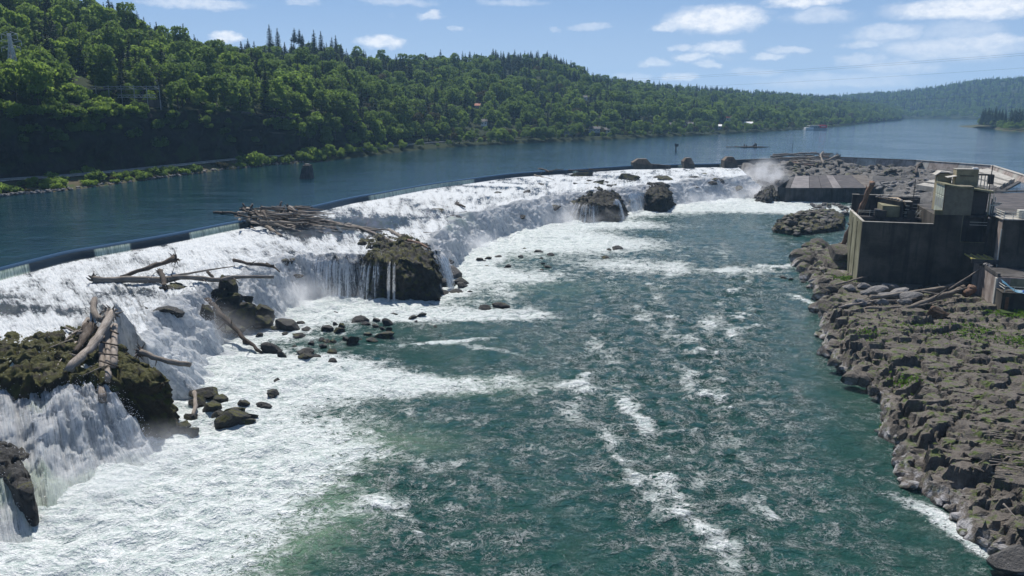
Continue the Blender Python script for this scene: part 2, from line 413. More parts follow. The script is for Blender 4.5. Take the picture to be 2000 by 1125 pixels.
M_CREAM = mk_plain("cream_siding", (0.52, 0.48, 0.40), 0.8, 0.2)
M_GREYW = mk_plain("grey_siding", (0.28, 0.30, 0.31), 0.8, 0.2)
M_SHING = mk_plain("dark_shingles", (0.07, 0.068, 0.068), 0.9, 0.3)
M_REDROOF = mk_plain("red_roof_tiles", (0.30, 0.10, 0.06), 0.85, 0.3)
M_TAN = mk_plain("tan_deck", (0.36, 0.28, 0.19), 0.9, 0.35)
M_SACK = mk_plain("pale_sacks", (0.34, 0.33, 0.30), 0.9, 0.4)
def mk_glass():
    t = NT("window_glass"); return t.fin((0.02, 0.03, 0.04), 0.05, None, 0.8)
M_GLASS = mk_glass()

# ---- water
def mk_upper():
    t = NT("upper_river_water"); pos = t.geo.outputs['Position']
    big = t.noise(0.020, 3, 0.5, t.scale(1, 0.45, 1, pos)); patch = t.rng(big, 0.38, 0.62)
    st = t.noise(0.10, 4, 0.6, t.scale(0.35, 1.6, 1, pos))
    w1 = t.noise(0.42, 3, 0.6, t.scale(0.8, 1.3, 1, pos)); w2 = t.noise(1.9, 3, 0.6, pos)
    sw = t.noise(0.11, 3, 0.5, pos, 1.2)
    h = t.math('ADD', t.math('ADD', w1, t.math('MULTIPLY', w2, 0.35)), t.math('MULTIPLY', sw, 1.1))
    amp = t.math('ADD', t.rng(st, 0.35, 0.65, 0.35, 1.0), t.math('MULTIPLY', patch, 0.35))
    col = t.mix(t.rng(sw, 0.35, 0.65), (0.006, 0.027, 0.042), (0.009, 0.038, 0.054))
    t.b.inputs['IOR'].default_value = 1.33
    return t.fin(col, 0.065, t.bump(h, t.math('MULTIPLY', amp, 0.48), 0.55), 0.5)
M_UPPER = mk_upper()

def mk_pool():
    t = NT("lower_pool_water"); pos = t.geo.outputs['Position']
    foam = t.attr('foam'); aer = t.attr('aer'); act = t.attr('act')
    wp = t.vadd(pos, t.ncol(0.16, 3, pos), 4.0)
    wp2 = t.vadd(wp, t.ncol(0.75, 2, pos), 0.9)
    wps = t.scale(0.72, 1.0, 1.0, wp2)
    ra = t.math('ABSOLUTE', t.math('SUBTRACT', t.noise(0.80, 5, 0.64, wps), 0.5))      # thin filaments
    fil = t.rng(ra, 0.036, 0.0)
    rb = t.math('ABSOLUTE', t.math('SUBTRACT', t.noise(2.3, 4, 0.62, wps), 0.5)); fil2 = t.rng(rb, 0.055, 0.0)
    blot = t.noise(0.38, 7, 0.68, wp2); fine = t.noise(3.2, 4, 0.65, wps)
    # lace that thickens with the foam field until it closes into solid white
    ff = t.math('ADD', foam, t.math('ADD', t.math('MULTIPLY', t.math('SUBTRACT', blot, 0.5), 0.95), t.math('MULTIPLY', t.math('SUBTRACT', fine, 0.5), 0.30)))
    wid = t.math('ADD', t.math('MULTIPLY', t.math('MAXIMUM', ff, 0.0), 0.30), 0.012)
    lace = t.rng(t.math('MINIMUM', ra, t.math('MULTIPLY', rb, 1.15)), wid, t.math('MULTIPLY', wid, 0.35))
    lace = t.math('MULTIPLY', lace, t.rng(ff, 0.02, 0.42))
    dense = t.rng(ff, 0.62, 1.32)
    gate = t.rng(t.math('ADD', act, t.math('MULTIPLY', t.math('SUBTRACT', t.noise(0.13, 5, 0.6, wp), 0.5), 1.5)), 0.22, 0.95)
    s = t.math('MULTIPLY', t.math('MAXIMUM', fil, t.math('MULTIPLY', fil2, 0.7)), t.math('MULTIPLY', gate, t.rng(blot, 0.40, 0.62)))
    mask = t.math('MAXIMUM', t.math('MAXIMUM', dense, t.math('MULTIPLY', lace, 0.9)), t.math('MULTIPLY', s, 0.92), clamp=True)
    deep = t.mix(t.noise(0.05, 3, 0.5, pos), (0.006, 0.042, 0.034), (0.010, 0.058, 0.041))
    green = t.mix(t.rng(t.math('ADD', aer, t.math('MULTIPLY', t.math('SUBTRACT', blot, 0.5), 0.7)), 0.15, 1.0), deep, (0.115, 0.20, 0.125))
    h0 = t.noise(0.9, 5, 0.66, wps)
    col = t.mix(mask, green, t.mix(t.rng(t.math('ADD', t.math('MULTIPLY', fine, .6), t.math('MULTIPLY', h0, .4)), .36, .60), (0.36, 0.44, 0.42), (0.70, 0.72, 0.72)))
    h1 = t.noise(0.9, 5, 0.62, wps); h2 = t.noise(3.6, 4, 0.6, pos)
    h = t.math('ADD', t.math('ADD', t.math('MULTIPLY', h1, 1.0), t.math('MULTIPLY', h2, 0.30)), t.math('MULTIPLY', mask, 0.30))
    t.b.inputs['IOR'].default_value = 1.33
    return t.fin(col, t.rng(mask, 0.0, 0.6, 0.05, 0.75), t.bump(h, 1.0, 0.85), 0.5)
M_POOL = mk_pool()

def mk_falls():
    t = NT("falling_water"); pos = t.geo.outputs['Position']
    foam = t.attr('foam'); gr = t.attr('green')
    cu = t.n.new('ShaderNodeCombineXYZ'); t.l.new(t.attr('u'), cu.inputs[0]); t.l.new(t.attr('v'), cu.inputs[1]); uv = cu.outputs[0]
    st = t.noise(1.0, 5, 0.62, t.scale(1.5, 0.22, 1, uv), 0.6); st2 = t.noise(1.0, 4, 0.6, t.scale(4.5, 0.5, 1, uv), 0.4)
    lump = t.noise(0.75, 6, 0.68, pos, 0.5); fine = t.noise(4.0, 5, 0.68, pos)
    d = t.math('ADD', foam, t.math('MULTIPLY', t.math('SUBTRACT', st, 0.5), 1.2))
    d = t.math('ADD', d, t.math('MULTIPLY', t.math('SUBTRACT', lump, 0.5), 0.9))
    d = t.math('ADD', d, t.math('MULTIPLY', t.math('SUBTRACT', fine, 0.5), 0.22))
    d = t.math('ADD', d, t.math('MULTIPLY', t.math('MULTIPLY', t.math('SUBTRACT', t.noise(1.0, 4, 0.65, t.scale(2.4, 0.16, 1, uv), 0.8), 0.5), t.attr('thin')), 1.1))
    mask = t.rng(d, 0.22, 0.80)
    wet = t.mix(lump, (0.012, 0.018, 0.024), (0.035, 0.045, 0.050))
    grn = t.mix(t.rng(st2, 0.35, 0.65), (0.17, 0.25, 0.18), (0.56, 0.62, 0.54))
    wet = t.mix(t.rng(t.attr('smoothw'), .88, .94), wet, (0.010, 0.034, 0.068))  # smooth crest tinted blue, a painted stand-in for reflected sky
    under = t.mix(t.math('MULTIPLY', t.math('MINIMUM', gr, 1.0), t.rng(st, .30, .52, .35, 1.0)), wet, grn)
    st3 = t.noise(1.0, 4, 0.65, t.scale(8.5, 0.9, 1, uv), 0.5)
    white = t.mix(t.rng(t.math('ADD', t.math('ADD', t.math('MULTIPLY', st2, 0.46), t.math('MULTIPLY', st3, 0.34)), t.math('MULTIPLY', fine, 0.20)), 0.36, 0.56), (0.36, 0.42, 0.46), t.mix(t.attr('thin'), (0.74, 0.76, 0.77), (0.93, 0.94, 0.95)))  # plunge painted a brighter white to make up for its shade
    white = t.mix(t.math('MULTIPLY', gr, 0.55), white, (0.60, 0.76, 0.58))
    col = t.mix(mask, under, white)
    h = t.math('ADD', t.math('ADD', t.math('MULTIPLY', lump, 1.0), t.math('MULTIPLY', fine, 0.28)), t.math('ADD', t.math('MULTIPLY', st2, 0.6), t.math('MULTIPLY', st3, 0.35)))
    sm = t.attr('smoothw')
    nb = t.bump(h, t.math('SUBTRACT', 1.0, sm), t.math('ADD', 0.42, t.math('MULTIPLY', t.attr('thin'), 0.35)))
    t.b.inputs['IOR'].default_value = 1.33
    t.fin(col, t.rng(mask, 0.0, 0.6, 0.07, 0.7), nb, 0.5)
    t.translucent(t.math('MULTIPLY', mask, t.math('ADD', 0.16, t.math('MULTIPLY', t.attr('thin'), 0.40))), t.mix(0.5, col, (0.9, 0.95, 1.0)), nb)
    return t.m
M_FALLS = mk_falls()
def mk_veil():                              # thin streaked curtain, open between its strands
    t = NT("veil_water"); pos = t.geo.outputs['Position']
    cu = t.n.new('ShaderNodeCombineXYZ'); t.l.new(t.attr('u'), cu.inputs[0]); t.l.new(t.attr('v'), cu.inputs[1]); uv = cu.outputs[0]
    st = t.noise(1.0, 4, 0.6, t.scale(2.6, 0.10, 1, uv), 0.5); fine = t.noise(1.0, 4, 0.65, t.scale(7, 1.6, 1, uv))
    a = t.rng(t.math('ADD', t.math('ADD', st, t.math('MULTIPLY', fine, 0.5)), t.math('MULTIPLY', t.attr('foam'), 0.5)), 0.80, 1.22)
    t.fin((0.90, 0.92, 0.94), 0.6)
    t.put(t.b.inputs['Alpha'], t.math('MULTIPLY', a, 0.66))
    return t.m
M_VEIL = mk_veil()

def mk_spray():
    t = NT("spray_drops"); t.fin((0.93, 0.94, 0.95), 0.5); t.translucent(0.5, (0.95, 0.96, 1.0)); return t.m
M_SPRAY = mk_spray()
# ---- plants and soil
def mk_leaf(name, a, b, c, trans=0.38):
    t = NT(name); oi = t.n.new('ShaderNodeObjectInfo')
    r = oi.outputs['Random']; n = t.noise(0.33, 3, 0.6); n2 = t.noise(2.5, 2, 0.5)
    col = t.mix(r, a, b); col = t.mix(t.rng(n, 0.35, 0.7), col, c)
    col = t.mix(t.math('MULTIPLY', n2, 0.4), col, tuple(x * 0.6 for x in a))
    t.fin(col, 0.75, None, 0.15)
    t.translucent(trans, t.mix(0.6, col, tuple(x * 1.5 for x in b)))
    return t.m
M_LEAF = mk_leaf("broadleaf_foliage", (0.050, 0.108, 0.030), (0.150, 0.220, 0.046), (0.095, 0.170, 0.036), 0.45)
M_LEAFB = mk_leaf("bright_foliage", (0.115, 0.205, 0.036), (0.215, 0.30, 0.055), (0.165, 0.26, 0.045), 0.48)
M_LEAFO = mk_leaf("olive_brown_foliage", (0.055, 0.060, 0.022), (0.075, 0.062, 0.030), (0.060, 0.066, 0.026))
M_FIR = mk_leaf("fir_foliage", (0.013, 0.030, 0.015), (0.022, 0.046, 0.022), (0.017, 0.038, 0.018), 0.15)
M_BARK = mk_plain("tree_bark", (0.06, 0.048, 0.038), 0.95, 0.4)
def mk_ground():
    t = NT("forest_floor"); pos = t.geo.outputs['Position']
    n = t.noise(0.08, 6, 0.65, pos); n2 = t.noise(0.9, 5, 0.65, pos)
    up = t.sep(t.geo.outputs['Normal'])[2]
    veg = t.mix(n2, (0.010, 0.018, 0.007), (0.026, 0.038, 0.013))
    cliff = t.ramp(t.noise(0.5, 6, 0.68, t.scale(1, 1, 0.45, pos)), [(0.3, (0.006, 0.006, 0.007)), (0.6, (0.020, 0.019, 0.019)), (0.8, (0.048, 0.044, 0.040))])
    cliff = t.mix(t.rng(n, 0.50, 0.62), cliff, (0.022, 0.034, 0.013))
    col = t.mix(t.rng(up, 0.50, 0.78), cliff, veg)
    return t.fin(col, 0.95, t.bump(n2, 0.9, 0.6), 0.1)
M_GROUND = mk_ground()
def mk_soil(name, a, b, g, gamt):
    t = NT(name); pos = t.geo.outputs['Position']
    n = t.noise(0.25, 6, 0.65, pos); n2 = t.noise(2.0, 5, 0.65, pos)
    col = t.mix(n2, a, b); col = t.mix(t.math('MULTIPLY', t.rng(n, 0.45, 0.6), gamt), col, g)
    return t.fin(col, 0.95, t.bump(n2, 0.8, 0.2), 0.1)
M_BALLAST = mk_soil("track_ballast", (0.10, 0.092, 0.085), (0.21, 0.195, 0.18), (0.10, 0.095, 0.06), 0.4)
M_BANKSOIL = mk_soil("grassy_bank_soil", (0.050, 0.042, 0.026), (0.105, 0.088, 0.056), (0.038, 0.066, 0.018), 0.95)
M_GRASS = mk_leaf("grass_blades", (0.075, 0.15, 0.02), (0.12, 0.21, 0.03), (0.10, 0.18, 0.03), 0.3)
# ================================================================ falls: crest (weir), lip and foot, surveyed along the horseshoe
ST_C, ST_L, ST_B = [], [], []
def station(c, l, b):
    ST_C.append(Vector((c[0], c[1], 12.0)) if not isinstance(c, Vector) else c); ST_L.append(Vector(l)); ST_B.append(Vector((b[0], b[1], 0.0)))
station((-110, 62), (-92, 62, 7), (-56, 30))
station((-96, 100.3), (-77.6, 88, 7), (-48, 53))
station((-96.2, 115.2), (-68, 92, 7), (-47.5, 65)); station((-95.4, 128.1), (-60, 92.5, 7), (-47.5, 73.4))
station((-93.8, 138.9), (-53.5, 92, 7), (-46.2, 82.2)); station((-92.4, 148.9), (-49.5, 93, 6.5), (-42.5, 88))
station((-90.8, 158.5), (-51, 104, 7.3), (-43, 103)); station((-87.7, 164.7), (-56, 117, 7.5), (-47.5, 115.5))
station((-84.4, 171.4), (-59, 129, 7.8), (-50.5, 127)); station((-80.8, 178.6), (-58.5, 138.5, 8), (-50.5, 136.5))
station((-77.3, 187.3), (-56, 150.5, 8), (-47.5, 146)); station((-73.7, 197.8), (-52.5, 166, 8.3), (-45.5, 158.5))
station((-70.1, 206.4), (-49, 173.5, 8.3), (-44, 167.2)); station((-65.7, 219.1), (-43.3, 174, 8.3), (-40.2, 169))
station((-60.7, 233.4), (-36.5, 174, 8.3), (-33.7, 169)); station((-53.7, 258.7), (-27, 174, 8), (-24, 169.5))
station((-46.4, 275.1), (-21, 182, 8), (-16.5, 177)); station((-39.7, 291.8), (-21.5, 203, 8.2), (-14, 202))
station((-30.3, 312.8), (-19, 230.7, 8.4), (-10.5, 231)); station((-17.3, 334.4), (-11, 255, 8.5), (-2, 253.5))
station((0, 362.1), (3.6, 281, 8.5), (10.5, 274)); station((19.5, 379.3), (17.6, 302, 8.5), (23, 292))
station((38.1, 394.7), (27.5, 313, 8.5), (32.5, 303)); station((52.2, 405.6), (40.5, 326, 8.5), (45.1, 315))
station((64.1, 415.2), (54, 338, 8.5), (60.5, 328)); station((81.2, 421.2), (70.5, 354, 8.5), (77, 344))
station((94.3, 425.3), (87, 369, 9), (93.7, 359)); station((110.4, 429.4), (101.5, 377, 9), (109, 367)); station((122.6, 433.6), (114, 382, 9), (121, 372.5))
def catmull(pts, n):
    A = np.array([tuple(p) for p in pts]); A = np.vstack([2 * A[0] - A[1], A, 2 * A[-1] - A[-2]])
    k = len(pts) - 1; s = np.linspace(0, k, n); i = np.minimum(s.astype(int), k - 1); t = (s - i)[:, None]
    p0, p1, p2, p3 = A[i], A[i + 1], A[i + 2], A[i + 3]
    return 0.5 * (2 * p1 + (p2 - p0) * t + (2 * p0 - 5 * p1 + 4 * p2 - p3) * t * t + (3 * p1 - p0 - 3 * p2 + p3) * t ** 3)
NU = 1250
CR, LI, BA = catmull(ST_C, NU), catmull(ST_L, NU), catmull(ST_B, NU)
UIDX = np.linspace(0, len(ST_C) - 1, NU)                     # station number along the strip
_n1 = fbm(np.arange(NU) * .45 * .10, 0.5, 0.3, 4); _n2 = fbm(np.arange(NU) * .45 * .16, 4.5, 2.3, 4)
_nf = BA - LI; _nf[:, 2] = 0; _nf /= np.linalg.norm(_nf, axis=1)[:, None]
LI += _nf * (_n1 * 4.2)[:, None]; LI[:, 2] += _n2 * 0.9; BA += _nf * (_n2 * 2.6)[:, None]      # ragged brink and foot
def ulen(A): return np.concatenate([[0], np.cumsum(np.linalg.norm(np.diff(A, axis=0), axis=1))])
UL = ulen(LI); UC = ulen(CR)
def hnorm(a): a = a.copy(); a[:, 2] = 0; return a / np.maximum(np.linalg.norm(a, axis=1), 1e-6)[:, None]
NF, NP = hnorm(LI - CR), hnorm(BA - LI)
rows, RV, RS = [], [], []                                    # rows of points, flow distance, section id
for d, z in ((-1.2, 12.0), (-0.5, 12.0), (0.2, 11.97), (0.8, 11.86), (1.25, 11.66), (1.6, 11.40), (1.85, 11.1), (2.05, 10.78), (2.2, 10.48), (2.35, 10.22)):
    p = CR + NF * d; p[:, 2] = z; rows.append(p); RV.append(np.full(NU, d)); RS.append(np.zeros(NU) + (0.0 if d < 1.4 else 0.5))
A0 = CR + NF * 2.7; A0[:, 2] = 10.05
for t in np.linspace(0, 1, 78)[:-1]:
    p = A0 * (1 - t) + LI * t
    p[:, 2] = 10.05 * (1 - t ** 1.1) + LI[:, 2] * t ** 1.1
    rows.append(p); RV.append(2.7 + t * np.linalg.norm((LI - A0)[:, :2], axis=1)); RS.append(np.full(NU, 1 + t))
vb = RV[-1].copy()
PEXP = np.clip(1.45 + 0.9 * fbm(UL * 0.06, 2.5, 7.1, 3), 1.05, 2.3); PEXP = np.where(UIDX < 5, 1.12, PEXP)
for t in np.linspace(0, 1, 62):
    p = LI * (1 - t) + BA * t
    p[:, 2] = LI[:, 2] * (1 - t ** PEXP) + 0.05
    rows.append(p); RV.append(vb + 1 + t * 11.0); RS.append(np.full(NU, 3 + t))
for d, z in ((1.5, -0.10), (3.5, -0.5)):
    p = BA + NP * d; p[:, 2] = z; rows.append(p); RV.append(vb + 13 + d); RS.append(np.full(NU, 4.2))
W = np.stack(rows); V_ = np.stack(RV); S_ = np.stack(RS); U_ = np.broadcast_to(UL * 0.5 + UC * 0.5, V_.shape)
SI = np.broadcast_to(UIDX, V_.shape)
X, Y, Z = W[..., 0].copy(), W[..., 1].copy(), W[..., 2].copy()
apron = ((S_ >= 1) & (S_ < 3)); plunge = (S_ >= 3)
at_ = np.clip(S_ - 1, 0, 1); pt_ = np.clip(S_ - 3, 0, 1)
# apron: ledges and standing lumps, bigger towards the lip
amp_a = np.where(apron, sstep(0.0, 0.12, at_) * (0.55 + 0.5 * at_), 0.0)
ledge = fbm(X * 0.035, Y * 0.035, 1.7, 4) * 1.1
lum = fbm(X * 0.30, Y * 0.30, 3.1, 4) * 0.55 + (ridged(X * 0.55, Y * 0.55, 2.1, 3) - .4) * 0.30 + fbm(U_ * 0.8, V_ * 0.16, 8.0, 3) * 0.35
edge_fade = sstep(1.0, 0.85, at_)
Z += amp_a * (lum + ledge * edge_fade)
# plunge: ribs that follow the flow, and boiling lumps
rib = fbm(U_ * 0.42, V_ * 0.05, 2.2, 4) * 1.5 + fbm(U_ * 1.5, V_ * 0.12, 5.2, 3) * 0.45
boil = fbm(X * 0.36, Y * 0.36, Z * 0.36, 5, 0.55) * 1.1
shp = np.where(plunge, np.sin(np.clip(pt_, 0, 1) * math.pi) ** 0.6, 0.0)
off = shp * (rib * 1.15 + boil + fbm(X * 1.15, Y * 1.15, Z * 0.8, 3) * 0.55 + fbm(U_ * 3.0, V_ * 0.35, 9.0, 2) * 0.22)
step = shp * (fbm(U_ * 0.10, pt_ * 2.2, 4.4, 3) * 2.2 + fbm(U_ * 0.30, pt_ * 4.5, 1.4, 3) * 1.0)                    # broken ledges inside the drop
NPx, NPy = np.broadcast_to(NP[:, 0], X.shape), np.broadcast_to(NP[:, 1], X.shape)
X += NPx * off * 0.9; Y += NPy * off * 0.9; Z += np.where(plunge, off * 0.45 + step, 0.0)
Z = np.where(S_ > 4.1, np.minimum(Z, -0.1), Z)
Z -= 9.0 * sstep(5.02, 5.16, SI) * sstep(6.35, 6.1, SI) * sstep(0.55, 0.8, S_ - 1)      # the ledge block stands dry here
# how white, how green, how smooth
foam = np.zeros_like(X); green = np.zeros_like(X)
foam = np.where(S_ < 0.6, -0.6, foam)
pxc = np.array([proj(p)[0] for p in CR]); pxa = np.broadcast_to(pxc, X.shape)
curt = np.zeros(NU)
for a, b in ((-60, 52), (182, 252), (368, 462), (720, 925), (1325, 1345), (1405, 1440), (1120, 1128)):
    curt = np.maximum(curt, sstep(a - 3, a + 3, pxc) * sstep(b + 3, b - 3, pxc))
curt = np.broadcast_to(curt, X.shape); face = (S_ == 0.5)
green = np.where(face, curt * 1.0, green); foam = np.where(face & (curt > 0.5), 0.15, foam)
foam = np.where(face & (curt < 0.5), -0.35 + 0.9 * sstep(0.25, 0.6, perlin(U_ * 0.35, 0, 3)), foam)
fa = 0.70 + 0.55 * fbm(X * 0.05, Y * 0.05, 6.0, 3) + 0.55 * fbm(U_ * 0.22, V_ * 0.07, 4.0, 3) - 0.25 * sstep(0.10, 0.0, at_) * 0
foam = np.where(apron, fa, foam)
def dark_patch(px, py, z, rx, ry, s):
    global foam
    c = P(px, py, z); g = np.exp(-(((X - c.x) / rx) ** 2 + ((Y - c.y) / ry) ** 2)); foam = foam - np.where(apron, g * s, 0)
for a in ((60, 612, 8.3, 10, 3.0, .55), (35, 590, 8.6, 7, 1.6, .35), (600, 452, 9, 8, 8, .85), (690, 442, 9, 11, 16, .95), (760, 435, 9, 5, 14, .5),
          (870, 412, 9, 9, 5, .5), (960, 368, 9.2, 14, 5, .55), (1130, 345, 9.2, 9, 5, .5), (1000, 360, 9.2, 10, 3, .45), (830, 425, 8.7, 5, 10, .45), (300, 520, 9, 6, 3, .3), (250, 568, 8.8, 5, 3, .35)):
    dark_patch(*a)
fp = 0.92 + 0.25 * fbm(U_ * 0.25, V_ * 0.2, 1.0, 3)
foam = np.where(plunge, fp, foam)
veil = sstep(12.6, 13.3, SI) * sstep(16.8, 16.2, SI)            # the wide ledge: thin water over dark rock
foam = foam - np.where(plunge, veil * (0.62 + 0.55 * sstep(0.0, 0.5, perlin(U_ * 0.5, 3.3, 1))) * (0.55 + 0.45 * pt_), 0)
green += np.where(plunge, (sstep(17.2, 17.8, SI) * sstep(18.9, 18.3, SI)) * 0.9 * sstep(0.7, 0.2, pt_) * sstep(-0.15, 0.2, perlin(U_ * 0.2, V_ * 0.1, 2.0)), 0)
green += np.where(plunge | (apron & (at_ > 0.8)), sstep(4.9, 4.2, SI) * sstep(-0.05, 0.25, fbm(X * 0.10, Y * 0.10, Z * 0.1, 3)) * 1.0, 0)
foam = foam - np.where(plunge, sstep(4.9, 4.2, SI) * 0.12 + np.clip(green, 0, 1) * 0.22, 0)
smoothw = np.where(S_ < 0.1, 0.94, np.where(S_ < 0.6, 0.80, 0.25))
Vf = np.stack([X, Y, Z], -1).reshape(-1, 3)
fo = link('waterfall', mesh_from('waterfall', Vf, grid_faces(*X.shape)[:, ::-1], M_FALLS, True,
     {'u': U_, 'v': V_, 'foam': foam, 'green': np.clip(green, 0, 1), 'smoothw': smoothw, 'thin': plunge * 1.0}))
FALLS = np.stack([X, Y, Z], -1); FALL_S, FALL_I = S_.copy(), SI.copy()
tag(fo, 'white waterfall tumbling over the horseshoe of basalt ledges', 'waterfall', kind='structure')

# drops thrown clear of the water along the brink and the foot
_r = np.random.RandomState(9); nd = 46000
ri = np.where(_r.rand(nd) < 0.72, _r.randint(100, X.shape[0] - 2, nd), _r.randint(60, 110, nd)); ci = (_r.rand(nd) ** 1.25 * (NU - 1)).astype(int)
base_ = np.stack([X[ri, ci], Y[ri, ci], Z[ri, ci]], -1); ok = (base_[:, 2] > -0.3) & (foam[ri, ci] > 0.45); base_ = base_[ok]; nd = len(base_)
base_ += np.stack([_r.normal(size=nd) * .5, _r.normal(size=nd) * .5, np.minimum(_r.exponential(0.42, nd), 2.2)], -1)
sz_ = _r.uniform(0.02, 0.075, nd) * (0.5 + base_[:, 1] / 240.0); tet = np.array([(1, 1, 1), (1, -1, -1), (-1, 1, -1), (-1, -1, 1)]) * 0.6
VV = (base_[:, None] + tet[None] * sz_[:, None, None] * _r.uniform(.5, 1.4, (nd, 4, 1))).reshape(-1, 3); q4 = np.arange(nd)[:, None, None] * 4 + np.array([(0, 1, 2), (0, 3, 1), (0, 2, 3), (1, 3, 2)])[None]
dr = link('spray_drops', mesh_from('spray_drops', VV, q4.reshape(-1, 3), M_SPRAY, False)); tag(dr, 'fine white drops of spray flying off the falls', 'spray', kind='stuff')
# ---- the weir under the water: a concrete sill along the crest
wb = MB(); ks = range(0, NU, 12)
for a, b in zip(list(ks)[:-1], list(ks)[1:]):
    for q in ((a, b),):
        p, r = CR[q[0]], CR[q[1]]; n, m = NF[q[0]], NF[q[1]]
        def cor(c, nn, d, z): return (c[0] + nn[0] * d, c[1] + nn[1] * d, z)
        vs = [cor(p, n, -1.5, 8.0), cor(p, n, 1.7, 8.0), cor(p, n, 1.2, 11.3), cor(p, n, -1.5, 11.5), cor(r, m, -1.5, 8.0), cor(r, m, 1.7, 8.0), cor(r, m, 1.2, 11.3), cor(r, m, -1.5, 11.5)]
        wb.add(vs, [(0, 1, 5, 4), (1, 2, 6, 5), (2, 3, 7, 6), (3, 0, 4, 7)])
weir = wb.build('weir', M_CONCD); tag(weir, 'long low concrete weir curving along the crest of the falls', 'weir')

# ---- lower pool
ys = [34.0]
while ys[-1] < 420: ys.append(ys[-1] + max(0.20, 0.0036 * ys[-1]))
ys = np.array(ys); xs = np.arange(-74, 166, 0.37)
X, Y = np.meshgrid(xs, ys)
# distance from the foot of the falls
bp = BA[::6, :2]; dmin = np.full(X.shape, 1e9)
for q in bp: dmin = np.minimum(dmin, (X - q[0]) ** 2 + (Y - q[1]) ** 2)
dmin = np.sqrt(dmin)
wx, wy = fbm(X * 0.03, Y * 0.03, 1.0, 3) * 14, fbm(X * 0.03, Y * 0.03, 9.0, 3) * 14
dw = dmin + fbm(X * 0.05, Y * 0.05, 4.0, 3) * 9
foam = 0.78 * sstep(13, 1.0, dw) + 0.34 * sstep(36, 3, dw)
foam *= 0.90
aer = sstep(42, 8, dw) * 0.38
act = np.full(X.shape, 0.52)
def blob(arr, px, py, rx, ry, ang, s):
    if arr is foam: rx, ry, s = rx * 1.08, ry * 1.18, s * 0.82
    c = P(px, py, 0); ca, sa = math.cos(R(ang)), math.sin(R(ang))
    dx, dy = X + wx * 0.35 - c.x, Y + wy * 0.35 - c.y
    a, b = dx * ca + dy * sa, -dx * sa + dy * ca
    arr += s * np.exp(-((a / rx) ** 2 + (b / ry) ** 2))
for a in ((120, 1030, 14, 14, 0, .95), (330, 960, 12, 9, 20, .9), (260, 1100, 9, 6, 0, .55), (480, 930, 14, 4.5, 35, .65), (470, 860, 14, 4, 20, .55), (420, 780, 15, 6, 10, .85),
          (640, 745, 17, 4.5, -4, .9), (840, 745, 14, 3.0, -6, .45), (600, 710, 12, 4, 0, .6), (800, 610, 22, 4, 0, .5), (900, 615, 18, 3.5, -4, .45), (560, 560, 14, 7, 0, .6),
          (1020, 465, 26, 11, 0, .85), (1150, 478, 26, 13, -5, .75), (1240, 520, 18, 9, -20, .55), (1000, 540, 18, 6, 0, .45), (1180, 440, 28, 10, 0, .6),
          (1450, 395, 30, 14, 0, .95), (1560, 408, 34, 9, 0, .65), (1480, 412, 40, 10, 0, .4), (1600, 478, 7, 4, 0, .35), (870, 665, 9, 1.0, 6, .6), (940, 682, 8, 1.0, -30, .45),
          (1878, 1050, 1.1, 5.5, 14, .9), (1925, 1098, 1.2, 4, 14, .8), (1575, 585, 1.6, 6, 5, .6), (1500, 520, 10, 3, 10, .35), (1425, 528, 6, 1.5, 5, .5)):
    blob(foam, *a)
for a in ((780, 850, 15, 8, 0, .42), (600, 1000, 10, 8, 10, .7), (900, 740, 16, 5, 0, .45), (690, 870, 10, 5, 0, .4), (1200, 560, 22, 14, 0, .35), (1100, 480, 34, 22, 0, .4), (980, 760, 12, 5, 0, .4), (500, 1080, 9, 6, 0, .6)):
    blob(aer, *a)
for a in ((1330, 600, 16, 26, 0, .34), (1320, 800, 12, 18, 10, .40), (1290, 930, 6, 13, 20, .25), (1390, 1050, 6, 11, 22, .25), (1230, 720, 7, 12, 0, .3), (1420, 720, 9, 16, 0, .3), (760, 950, 16, 10, 0, .28),
          (900, 1090, 14, 7, 0, .22), (1100, 680, 14, 14, 0, .22), (1380, 540, 20, 12, 0, .3), (1480, 560, 10, 18, 0, .25), (1250, 480, 30, 20, 0, .2), (700, 1060, 9, 7, 0, .25), (1560, 1050, 6, 8, 0, .1), (1500, 800, 7, 12, 0, .05)):
    blob(act, *a)
for a in ((1290, 900, 2.6, 9, 16, .12), (1350, 985, 2.8, 8, 20, .14), (1440, 1090, 2.8, 7, 20, .12), (1210, 800, 2.0, 9, 14, .3), (1190, 700, 2.2, 10, 8, .3), (1400, 640, 3.5, 9, 0, .28), (1330, 720, 2.5, 10, 0, .25), (1480, 530, 9, 3, 5, .3), (1280, 640, 2.6, 12, 5, .25), (1120, 760, 6, 2, -20, .2), (1500, 1000, 1.6, 7, 10, .2), (760, 1000, 8, 2.2, 30, .3), (900, 900, 9, 2, 25, .2)):
    blob(foam, *a)
for a in ((1000, 950, 7, 9, 0, -.25), (1050, 800, 9, 6, 0, -.2), (1650, 900, 9, 16, 0, -.12), (900, 690, 12, 5, 0, -.25), (1560, 720, 5, 20, 0, -.18), (1120, 1080, 7, 5, 0, -.25)):
    blob(act, *a)
